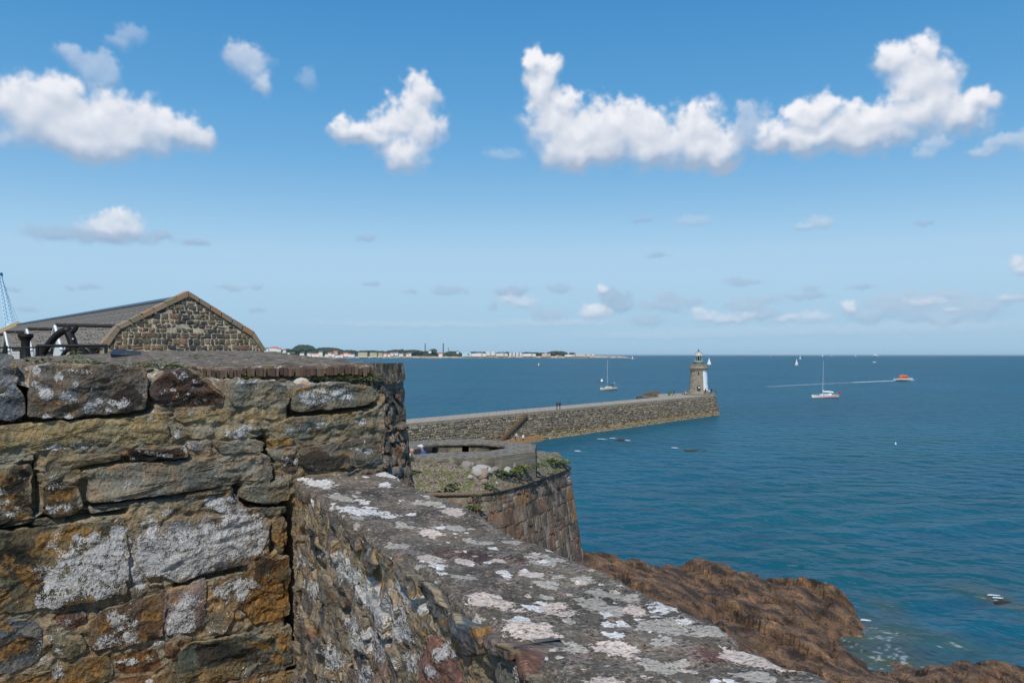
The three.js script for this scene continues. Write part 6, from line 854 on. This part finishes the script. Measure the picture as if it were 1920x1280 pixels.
dinghy(1494.5, 685, 13.5, 'white sailing boat with a red cabin beyond the yachts', 0.5, null, true); dinghy(1501, 673.5, 8.5, 'sailing boat behind the one with the red cabin', 0.7, null); dinghy(1330.5, 684, 15, 'white sailing boat just behind the lighthouse', 0.35, null);
for (const [px, py, h] of [[1543, 668.6, 6], [1559.5, 668.2, 4], [1605, 668.6, 5], [1445.5, 668.4, 3]]) dinghy(px, py, h, 'tiny sailing boat close to the open sea horizon', 0.6, 'tiny sails on the horizon');
{ const p = onLevel(1128.5, 716.5, 0), t = thing('sailing_dinghy', 'small dinghy with one white sail behind the cream yacht', 'dinghy', [p[0], 0, p[2]]); mesh('hull', hullGeom(3.4, 1.3, 0.4, 0.1), std(srgb(90, 70, 62)), t); mesh('mast', bar([-0.2, 0.3, 0], [-0.15, 2.4, 0], 0.04), alu, t); mesh('sail', sheet(5, 6, (a, b) => [lerp(-0.9 + a * 2.0, -0.15 + a * 0.25, b), lerp(0.5, 2.4, b), 0.15 * Math.sin(a * 3.14)]), sailM, t); }
{ // the orange pilot boat at speed
  const p = onLevel(1695, 714.5, 0), t = thing('pilot_boat', 'fast orange cabin boat throwing a white wake', 'motor boat', [p[0], 0.25, p[2]]); t.rotation.y = Math.PI + 0.12; const or = std(srgb(236, 112, 52), 0.5), k = 13;
  mesh('hull', hullGeom(k, 3.9, 1.5, 0.4), gel, t); mesh('fender', hullGeom(k * 0.99, 4.0, 0.9, 0.2), std(srgb(200, 196, 190), 0.6), t);
  const c = mesh('cabin', (() => { const g = new RoundedBoxGeometry(5.4, 2.1, 2.9, 3, 0.5); return g.translate(0.3, 2.5, 0); })(), or, t); for (const s of [-1, 1]) for (const x of [-1.6, -0.2, 1.2]) mesh('window', box(x + 0.3, 2.85, s * 1.46, 1.0, 0.6, 0.04), darkGlass, c); mesh('roof', new RoundedBoxGeometry(4.6, 0.22, 2.5, 2, 0.1).translate(0.4, 3.62, 0), std(srgb(236, 176, 150), 0.5), c);
  mesh('radar_mast', merge([bar([0.6, 3.6, 0], [0.8, 5.2, 0], 0.06), bar([0.7, 4.6, -0.6], [0.7, 4.6, 0.6], 0.05)]), alu, t); mesh('bow_rail', bar([-6, 2.0, 0], [-3.5, 2.6, 0.9], 0.04), alu, t);
}
function motor(px, py, w, label) { const p = onLevel(px, py, 0), d = -p[2], L = w / F * d, t = thing('motor_boat', label, 'motor boat', [p[0], 0, p[2]]); t.rotation.y = 3.3; mesh('hull', hullGeom(L, L * 0.34, L * 0.13, L * 0.03), gel, t); const c = mesh('cabin', new RoundedBoxGeometry(L * 0.4, L * 0.15, L * 0.24, 2, L * 0.04).translate(L * 0.03, L * 0.2, 0), gel, t); mesh('windscreen', box(L * 0.03, L * 0.22, L * 0.121, L * 0.3, L * 0.06, 0.05), darkGlass, c); }
motor(1640, 680, 8, 'small white motor boat on the open water'); motor(1642, 667.9, 13, 'white motor vessel running along the horizon');
function buoy(px, py, hpx, col, label, two) { const p = onLevel(px, py, 0), d = -p[2], H = hpx / F * d, t = thing('navigation_buoy', label, 'buoy', [p[0], 0, p[2]]), m = std(srgb(...col), 0.6); mesh('float', new THREE.CylinderGeometry(H * 0.28, H * 0.32, H * 0.3, 16).translate(0, H * 0.1, 0), two ? std(srgb(...two)) : m, t); mesh('tower', new THREE.CylinderGeometry(H * 0.10, H * 0.24, H * 0.5, 12).translate(0, H * 0.5, 0), m, t); mesh('topmark', new THREE.SphereGeometry(H * 0.13, 12, 8).translate(0, H * 0.85, 0), m, t); }
buoy(1010, 687, 7, [206, 200, 192], 'white and dark navigation buoy off the far beach', [90, 70, 66]); buoy(1186, 672.6, 5, [224, 214, 206], 'white marker buoy off the end of the far point'); buoy(1190, 673.4, 4, [206, 90, 80], 'red marker buoy off the end of the far point'); buoy(1680, 833, 5, [232, 232, 226], 'small white mooring buoy alone on the open water');

// ------------------------------------------------------------------ foam: wakes and broken water (sheets a little over the surface, cut by their own holes)
const foamTex = (() => { const n = 256, d = new Uint8Array(n * n * 4); for (let j = 0; j < n; j++) for (let i = 0; i < n; i++) { const u = i / n, v = j / n, e = Math.min(v, 1 - v) * 2, q = sstep(0.40, 0.62, samp(ND, u, v) * 0.7 + samp(NB, u, v) * 0.3 + (e - 0.55) * 0.5), o = (j * n + i) * 4; d[o] = d[o + 1] = d[o + 2] = q * 255; d[o + 3] = 255; } return dataTex(d, n, n, false); })();
const foamM = (op) => new THREE.MeshStandardMaterial({ color: srgb(236, 242, 244), roughness: 0.9, alphaMap: foamTex, transparent: true, opacity: op });
function ribbon(name, pts, widths, op, label, cat, reps) {
  const P = pts.map(([x, y]) => onLevel(x, y, 0.0)), c = new THREE.CatmullRomCurve3(P.map((q) => new THREE.Vector3(...q))), n = 80, W = (t) => { const f = t * (widths.length - 1), i = Math.min(widths.length - 2, Math.floor(f)); return lerp(widths[i], widths[i + 1], f - i); };
  const g = sheet(n, 6, (a, b) => { const p = c.getPointAt(a), d = c.getTangentAt(a), w = W(a) * (b - 0.5) * 2; return [p.x - d.z * w, 0.10 + 0.35 * W(a) / 8 * (1 - (2 * b - 1) ** 2) * (op > 0.8 ? 1 : 0), p.z + d.x * w]; }, (a, b) => [a * reps, b]);
  const m = single(name, g, foamM(op), label, cat, [P[0][0], 0, P[0][2]], null, 'stuff'); return m;
}
ribbon('bow_wave', [[1675, 713.5], [1690, 713.6], [1704, 713.2], [1714, 712]], [2.5, 4.2, 4.0, 1.2], 0.98, 'white bow wave under the orange boat', 'foam', 2);
ribbon('wake', [[1684, 713.6], [1660, 714.6], [1630, 715.8], [1600, 717.2]], [5, 5.5, 5.5, 4], 0.8, 'broad white wake just behind the orange boat', 'wake', 6);
ribbon('wake', [[1606, 717], [1560, 719], [1500, 722], [1440, 725.5]], [5, 7, 8, 6], 0.22, 'faint trail of the orange boat reaching past the white yacht', 'wake', 10);
for (const [k, [x, y, w]] of [[1150, 822.5, 7], [1178, 826.5, 6], [1266, 840.5, 7], [1084, 846.5, 6], [1092, 850, 4], [1864, 1118, 12], [1872, 1123, 10], [1130, 824, 10], [1624, 1165, 10]].entries()) ribbon('foam_patch', [[x - w, y], [x - w * 0.3, y - 0.4], [x + w * 0.4, y + 0.3], [x + w, y + 0.2]], y > 900 ? [0.1, 0.35, 0.3, 0.1] : [0.3, 0.8, 0.7, 0.2], 0.95, ['white foam breaking at the left of the largest reef rock', 'foam trailing off the right of the largest reef rock', 'foam at the left end of the long flat reef', 'foam on top of the small reef rock', 'thin foam streak beside the small reef rock', 'foam on the submerged rock in the open shallows', 'thin foam line over the submerged rock', 'thin drifting foam beside the largest reef rock', 'foam at the foot of the brown shore rock'][k], 'foam', 1);
function seaRock(px, py, wpx, hpx, col, label) { const p = onLevel(px, py, 0), d = -p[2], w = wpx / F * d, h = hpx / F * d, g = new THREE.IcosahedronGeometry(1, 3), q = g.attributes.position; for (let i = 0; i < q.count; i++) { const n = 1 + 0.35 * noise3(q.getX(i) * 1.6 + px, q.getY(i) * 1.6, q.getZ(i) * 1.6) + 0.16 * noise3(q.getX(i) * 5, q.getY(i) * 5 + px, q.getZ(i) * 5); q.setXYZ(i, q.getX(i) * n * w / 2, q.getY(i) * n * h, q.getZ(i) * n * w * 0.4); } g.computeVertexNormals(); g.translate(p[0], -0.05, p[2]); single('reef_rock', g, surfaced(rubbleTex, 0.1, 0.8, { color: srgb(...col) }), label, 'rock', [p[0], 0, p[2]], 'reef rocks off the breakwater'); }
seaRock(1163, 826, 18, 3.2, [150, 120, 92], 'brown reef rock with foam, the largest off the breakwater'); seaRock(1072, 849, 14, 2.2, [150, 122, 92], 'small brown reef rock nearest the concrete emplacement'); seaRock(1322, 845.5, 8, 2.0, [176, 130, 80], 'orange brown reef rock farthest along under the lighthouse'); seaRock(1290, 843, 44, 0.35, [150, 150, 116], 'long flat reef just awash');
seaRock(1885, 1129, 34, 2.2, [130, 100, 76], 'brown rock just awash in the open shallows');
for (const [k, [px, py, w, h]] of [[800, 673.5, 14, 0.8], [816, 674.2, 20, 1.0], [760, 672.8, 10, 0.6]].entries()) { const p = onLevel(px, py, 0), d = -p[2], g = new THREE.IcosahedronGeometry(1, 2); g.scale(w / 2 / F * d, h / F * d, 40).translate(p[0], 0, p[2]); single('shoal', g, std(srgb(110, 96, 84)), ['low brown shoal on the left of the widest shoal', 'widest low brown shoal off the far beach', 'small low brown shoal nearest the houses'][k], 'rock', [p[0], 0, p[2]], 'shoals off the far beach'); }

// ------------------------------------------------------------------ people
function person(label, pos, turn, { shirt = [200, 200, 200], legs = [40, 42, 50], skin = [186, 136, 110], hair = [50, 36, 28], bareLegs = false, bareArms = true, pose = 'stand', hat, bag, N = 36, h = 1.72, group }) {
  const s = h / 1.72, J = { hipY: 0.92, bend: 0, step: 0 }, B = [], V3 = (x, y, z) => new THREE.Vector3(x, y, z), C = { shirt, legs, skin, hair, shoe: [40, 36, 34], hat: hat ?? hair };
  const walk = pose === 'walk' ? 0.24 : pose === 'sit' ? 0 : 0.04, sit = pose === 'sit', fwd = pose === 'bend' ? 0.45 : pose === 'look' ? 0.12 : 0.02, hy = sit ? 0.47 : 0.92;
  const hip = V3(0, hy, 0), neck = V3(0, hy + 0.52 * Math.cos(fwd * 1.6), 0.52 * Math.sin(fwd * 1.6)), head = neck.clone().add(V3(0, 0.17 - fwd * 0.12, 0.03 + fwd * 0.35));
  const bone = (a, b, ra, rb, c) => B.push([a, b, ra, rb, c]), chest = hip.clone().lerp(neck, 0.66);
  bone(hip, hip.clone().lerp(neck, 0.4), 0.135, 0.125, 'shirt'); bone(hip.clone().lerp(neck, 0.4), chest, 0.13, 0.145, 'shirt'); bone(chest, neck.clone().lerp(chest, 0.2), 0.145, 0.085, 'shirt'); bone(neck.clone().lerp(chest, 0.1), head, 0.052, 0.055, 'skin');
  bone(head.clone().add(V3(0, 0.04, -0.012)), head.clone().add(V3(0, 0.05, 0.0)), 0.098, 0.1, hat ? 'hat' : 'hair'); bone(head.clone().add(V3(0, -0.06, 0.035)), head.clone().add(V3(0, 0.03, 0.045)), 0.062, 0.08, 'skin'); bone(head.clone().add(V3(0, -0.01, 0.11)), head.clone().add(V3(0, -0.02, 0.128)), 0.016, 0.018, 'skin');
  if (hat) bone(head.clone().add(V3(0, 0.085, 0.05)), head.clone().add(V3(0, 0.07, 0.17)), 0.06, 0.045, 'hat');
  for (const d of [-1, 1]) {
    const sh = neck.clone().add(V3(d * 0.165, -0.075, 0)), sw = d * walk, hj = hip.clone().add(V3(d * 0.085, -0.03, 0));
    const el = sh.clone().add(pose === 'bend' ? V3(d * 0.03, -0.27, 0.12) : V3(d * 0.06, -0.27, -sw * 0.8 - 0.02)), wr = el.clone().add(pose === 'bend' ? V3(0, -0.22, 0.14) : pose === 'look' ? V3(-d * 0.05, 0.05, 0.24) : V3(-d * 0.01, -0.23, -sw * 0.3 + 0.08));
    bone(sh, el, 0.058, 0.044, 'shirt'); bone(el, wr, 0.042, 0.030, bareArms ? 'skin' : 'shirt'); const hd = wr.clone().sub(el).normalize(); bone(wr, wr.clone().addScaledVector(hd, 0.09), 0.032, 0.034, 'skin');
    for (let f = 0; f < 4; f++) { const o = V3((f - 1.5) * 0.018, 0, 0.01); bone(wr.clone().addScaledVector(hd, 0.09).add(o), wr.clone().addScaledVector(hd, 0.165 - Math.abs(f - 1.4) * 0.012).add(o).add(V3(0, 0, 0.02)), 0.010, 0.008, 'skin'); } bone(wr.clone().addScaledVector(hd, 0.03), wr.clone().addScaledVector(hd, 0.085).add(V3(-d * 0.045, 0, 0.03)), 0.012, 0.009, 'skin');
    const kn = sit ? hj.clone().add(V3(d * 0.03, 0, 0.42)) : hj.clone().add(V3(0, -0.42, sw * 0.9)), an = sit ? kn.clone().add(V3(0, -0.40, 0.04)) : V3(hj.x, 0.085 + (sw < -0.1 ? 0.06 : 0), sw * 1.5 + (pose === 'walk' ? -0.03 : 0));
    bone(hj, kn, 0.085, 0.06, 'legs'); bone(kn, an, 0.055, 0.038, bareLegs ? 'skin' : 'legs'); bone(an.clone().add(V3(0, -0.04, -0.03)), an.clone().add(V3(0, -0.05, 0.15)), 0.042, 0.036, 'shoe');
  }
  const mc = new MarchingCubes(N, std(0xffffff), false, false, 40000), half = 0.96, cen = V3(0, 0.9, 0.05), p = V3(0, 0, 0), ab = V3(0, 0, 0), near = (q) => { let best = 9, id = 'shirt'; for (let n = 0; n < pre.length; n++) { const [ax, ay, az, bx, by, bz, ra, rb, il] = pre[n], dx = q.x - ax, dy = q.y - ay, dz = q.z - az, t = clamp((dx * bx + dy * by + dz * bz) * il), d = Math.hypot(dx - bx * t, dy - by * t, dz - bz * t) - (ra + (rb - ra) * t); if (d < best) { best = d; id = B[n][4]; } } return id; };
  const pre = B.map(([a, b, ra, rb]) => [a.x, a.y, a.z, b.x - a.x, b.y - a.y, b.z - a.z, ra, rb, 1 / Math.max(1e-6, a.distanceToSquared(b))]);
  for (let k = 0; k < N; k++) for (let j = 0; j < N; j++) for (let i = 0; i < N; i++) {
    const x = cen.x + ((i - N / 2) / (N / 2)) * half, y = cen.y + ((j - N / 2) / (N / 2)) * half, z = cen.z + ((k - N / 2) / (N / 2)) * half; let sm = 0, mn = 9;
    for (const [ax, ay, az, bx, by, bz, ra, rb, il] of pre) { const dx = x - ax, dy = y - ay, dz = z - az, t = clamp((dx * bx + dy * by + dz * bz) * il), d = Math.hypot(dx - bx * t, dy - by * t, dz - bz * t) - (ra + (rb - ra) * t); if (d < 0.2) sm += Math.exp(-d * 55); if (d < mn) mn = d; }
    mc.field[i + j * N + k * N * N] = -(sm > 0 ? -Math.log(sm) / 55 : mn);
  }
  mc.isolation = 0; mc.update(); const n = mc.count, vpos = new Float32Array(n * 3), nor = new Float32Array(n * 3), col = new Float32Array(n * 3), cc = new THREE.Color();
  for (let i = 0; i < n; i++) { p.set(mc.positionArray[i * 3] * half + cen.x, mc.positionArray[i * 3 + 1] * half + cen.y, mc.positionArray[i * 3 + 2] * half + cen.z); vpos.set([p.x * s, p.y * s, p.z * s], i * 3); nor.set([mc.normalArray[i * 3], mc.normalArray[i * 3 + 1], mc.normalArray[i * 3 + 2]], i * 3); cc.copy(srgb(...C[near(p)])); col.set([cc.r, cc.g, cc.b], i * 3); }
  const g = new THREE.BufferGeometry(); g.setAttribute('position', new THREE.BufferAttribute(vpos, 3)); g.setAttribute('normal', new THREE.BufferAttribute(nor, 3)); g.setAttribute('color', new THREE.BufferAttribute(col, 3)); g.setAttribute('uv', new THREE.BufferAttribute(new Float32Array(n * 2), 2)); g.computeVertexNormals(); const gm = mergeVertices(g, 1e-4); gm.computeVertexNormals();
  const t = thing('person', label, 'person', pos, group); t.rotation.y = turn; mesh('body', gm, new THREE.MeshStandardMaterial({ vertexColors: true, roughness: 0.9 }), t);
  if (bag) mesh('backpack', new RoundedBoxGeometry(0.3 * s, 0.42 * s, 0.17 * s, 2, 0.05).translate(0, 1.25 * s, -0.2 * s), std(srgb(...bag)), t);
  return t;
}
{
  const lv = (px, py, y) => { const p = onLevel(px, py, y); return [p[0], y, p[2]]; };
  const c1 = at(796, 840, 44.2), c2 = at(770, 843, 43.3);
  person('person in a blue shirt and white cap inside the concrete emplacement', [c1[0], 11.62, c1[2]], -1.3, { shirt: [62, 98, 152], legs: [60, 60, 66], hat: [206, 212, 222], hair: [60, 50, 44], pose: 'look', N: 60 });
  person('person in a pale patterned top leaning forward beside the rampart wall', [c2[0] - 0.1, 11.62, c2[2]], 1.2, { shirt: [198, 196, 190], legs: [60, 60, 64], hair: [188, 158, 140], pose: 'look', N: 60, h: 1.62 });
  person('person in black walking along the breakwater, nearer the stair', lv(1044.5, 768, DECK + 0.03), 2.6, { shirt: [36, 36, 42], legs: [34, 34, 40], pose: 'walk' }); person('person in dark navy walking along the breakwater behind another', lv(1049.8, 767, DECK + 0.03), 2.7, { shirt: [30, 34, 48], legs: [28, 30, 38], pose: 'walk', bag: [36, 36, 40] });
  person('person in a white shirt and dark shorts standing on the landing', lv(981, 829.5, 0.95), 0.3, { shirt: [230, 230, 232], legs: [36, 36, 44], bareLegs: true }); person('person in white bending down on the landing by the stair', lv(966.5, 826, 1.1), 1.0, { shirt: [228, 226, 224], legs: [70, 66, 62], pose: 'bend' });
  const pl = DECK + 0.36;
  const around = (px, d, y, ...rest) => person(rest[0], [(px - 960) / F * d, y, -d], rest[1], rest[2]);
  around(1284, 262, DECK + 0.03, 'person in a red top standing left of the lighthouse', 0.8, { shirt: [206, 76, 58], legs: [60, 60, 70] }); around(1264, 256.5, DECK + 0.03, 'person in black walking toward the lighthouse', 0.9, { shirt: [30, 30, 34], legs: [28, 28, 32], pose: 'walk' }); around(1259, 257, DECK + 0.03, 'person in green shorts walking toward the lighthouse', 0.9, { shirt: [90, 106, 84], legs: [70, 84, 66], bareLegs: true, pose: 'walk' });
  around(1285.5, 257.5, DECK + 0.03, 'person in white sitting on the deck below the lighthouse', 1.4, { shirt: [226, 216, 208], legs: [48, 44, 44], pose: 'sit' }); around(1323, 260.5, pl, 'person in black standing under the white stripe', 0.2, { shirt: [30, 30, 34], legs: [36, 36, 42] }); around(1330, 261.5, DECK + 0.03, 'person in pale blue standing right of the lighthouse', -0.4, { shirt: [196, 206, 214], legs: [80, 86, 96] }); around(1334.5, 261.5, DECK + 0.4, 'person in black standing at the end of the pier head', -0.4, { shirt: [24, 24, 28], legs: [28, 28, 34] });
  const b = thing('litter_bin', 'green bin on the pier head beside the low wall', 'bin', [(1255 - 960) / F * 257, DECK + 0.02, -257]); mesh('body', new RoundedBoxGeometry(0.6, 1.0, 0.6, 2, 0.06).translate(0, 0.5, 0), std(srgb(48, 112, 62), 0.6), b); mesh('lid', new RoundedBoxGeometry(0.66, 0.12, 0.66, 2, 0.04).translate(0, 1.06, 0), std(srgb(40, 92, 52), 0.6), b);
}

// ------------------------------------------------------------------ plants rooted in the masonry
function plant(label, pos, size, n, seed, cols, group, flat = 0.6, name = 'wall_plant', droop = 0.3) {
  const r = rng(seed), pos3 = [], idx = [], col = [], uv = [];
  for (let k = 0; k < n; k++) {
    const a = r() * 6.2832, rad = Math.sqrt(r()) * size, l = size * lerp(0.22, 0.5, r()), w = l * lerp(0.18, 0.34, r()), bx = Math.cos(a) * rad, bz = Math.sin(a) * rad * 0.7, by = size * flat * (1 - (rad / size) ** 2) * lerp(0.1, 1, r()), da = a + (r() - 0.5) * 2, up = lerp(0.1, 1.1, r()), c = cols[Math.floor(r() * cols.length)], t = 0.7 + 0.6 * r(), o = pos3.length / 3;
    const dx = Math.cos(da), dz = Math.sin(da), P = (f, s, lift) => [bx + dx * l * f - dz * w * s, by + up * l * f * 0.7 - droop * l * f * f + lift, bz + dz * l * f + dx * w * s];
    for (const q of [P(0, 0, 0), P(0.5, 1, 0.0), P(0.5, -1, 0.0), P(0.55, 0, -w * 0.25), P(1, 0, 0)]) { pos3.push(...q); col.push(lin(c[0]) * t, lin(c[1]) * t, lin(c[2]) * t); uv.push(0, 0); }
    idx.push(o, o + 1, o + 3, o, o + 3, o + 2, o + 1, o + 4, o + 3, o + 3, o + 4, o + 2);
  }
  const t = thing(name, label, 'plant', pos, group); mesh('leaves', geoFrom(pos3, idx, uv, col), leafM, t); mesh('stem', merge([0, 1, 2, 3, 4].map((k) => bar([0, -size * 0.2, 0], [Math.cos(k * 1.3) * size * 0.5, size * flat * 0.5, Math.sin(k * 1.3) * size * 0.4], size * 0.025, 4, size * 0.012))), stemM, t);
}
const leafM = new THREE.MeshPhysicalMaterial({ vertexColors: true, roughness: 0.75, side: THREE.DoubleSide, transmission: 0.3, thickness: 0 }), stemM = std(srgb(84, 78, 48));
{
  const gr = [[92, 116, 48], [118, 136, 54], [76, 98, 40], [140, 148, 66]], dry = [[116, 112, 58], [140, 130, 76], [92, 104, 46]], yg = [[128, 146, 52], [150, 160, 66], [104, 126, 44]];
  const wt = (u, w) => leftMap(u, leftTop(u) + 0.012, -w), uOf = (px) => leftUV(px, 690)[0];
  for (const [k, [px, w, s, n, c]] of [[100, 0.35, 0.08, 90, dry], [140, 0.35, 0.07, 90, dry], [160, 0.10, 0.075, 130, gr], [178, 0.12, 0.07, 120, gr], [194, 0.10, 0.055, 90, gr], [300, 0.4, 0.07, 80, dry], [345, 0.35, 0.08, 110, gr], [376, 0.35, 0.06, 90, gr]].entries()) plant(['dry tuft on the wall top behind the block with round lichen', 'yellowish tuft beside the dry tuft on the wall top', 'green weed rooted above the block with round lichen', 'leafy weed in the middle of the three green weeds', 'small green weed at the right end of its cluster', 'low dry weed behind the dark red rock', 'green weed on the wall top right of the dark red rock', 'small weed beside the green one near the bricks'][k], wt(uOf(px), w), s, n, 40 + k, c, 'weeds on the wall top');
  const P = (w) => [RN[0] + RL[0] * w, RN[1] - 0.07, RN[2] + RL[1] * w + 0.05];
  for (const [k, [w, s]] of [[0.98, 0.06], [0.90, 0.05], [0.72, 0.06], [0.42, 0.045], [0.30, 0.045], [0.16, 0.05], [0.10, 0.05], [-0.01, 0.06]].entries()) plant(['broad yellow green weed growing under the brick edge', 'weed beside the broad one under the brick edge', 'trailing weed under the middle of the brick edge', 'small weed in the brick edge, first of a pair', 'small weed in the brick edge, second of a pair', 'round green weed near the corner of the brick edge', 'round green weed nearest the corner of the brick edge', 'trailing weed on the corner of the rampart'][k], P(w), s, 90, 60 + k, yg, 'weeds under the brick edge', 0.8);
  for (const [k, [q, w]] of [[2.0, 0.9], [3.2, 1.4], [4.6, 1.9], [2.4, 1.8]].entries()) plant('small weed lying on the sloping rampart top', [RN[0] + RE[0] * q + RL[0] * w, RN[1] + 0.03 + 0.016 * q, RN[2] + RE[1] * q + RL[1] * w], 0.07, 60, 80 + k, yg, 'weeds on the sloping top', 0.4);
  const bp = (px, py, d) => at(px, py, d);
  const BL = ['leafy weed hanging at the left edge of the bastion bank', 'weed at the foot of the rampart beside the bastion', 'bushy weed on the cordon under the pale loose stones', 'dark green weed spilling below the cordon', 'weed on the cordon right of the bushy one', 'round weed on the bastion face below the cordon', 'large round weed low on the bastion face', 'weed on the bastion face under the dark hole', 'green weeds along the foot of the concrete, left end', 'green weeds along the foot of the concrete, middle', 'bushy green weed at the foot of the concrete', 'yellow green weed at the right corner of the concrete', 'tall weed against the right corner of the concrete', 'weed along the right edge of the bastion top', 'weed tuft near the tip of the bastion', 'bushy weed on the very tip of the bastion', 'small weed in the bank near the cordon', 'low weed at the concrete foot beside the orange stain'];
  for (const [k, [px, py, d, s, n]] of [[779, 885, 40.5, 0.35, 120], [784, 902, 40.8, 0.42, 150], [848, 908, 40.5, 0.5, 200], [842, 917, 40.2, 0.45, 160], [922, 912, 40.5, 0.32, 130], [893, 930, 39.9, 0.22, 90], [890, 952, 39.5, 0.42, 170], [1058, 970, 47.6, 0.24, 90], [905, 890, 41.2, 0.4, 120], [935, 888, 41.8, 0.45, 140], [982, 880, 43.0, 0.5, 190], [962, 886, 42.3, 0.42, 150], [1008, 874, 44.5, 0.5, 190], [1025, 866, 47.5, 0.6, 190], [1045, 868, 48.2, 0.5, 160], [1057, 868, 48.9, 0.45, 170], [1040, 884, 46.0, 0.35, 110], [885, 889, 41.0, 0.3, 90]].entries()) plant(BL[k], bp(px, py, d), s, n, 120 + k, k % 3 ? yg : gr, 'weeds on the bastion', 0.5);
}

// ------------------------------------------------------------------ the air: a trace of haze over the far coast
scene.fog = new THREE.FogExp2(new THREE.Color(0.78, 0.88, 1.0), 1.6e-5);
renderer.render(scene, camera);
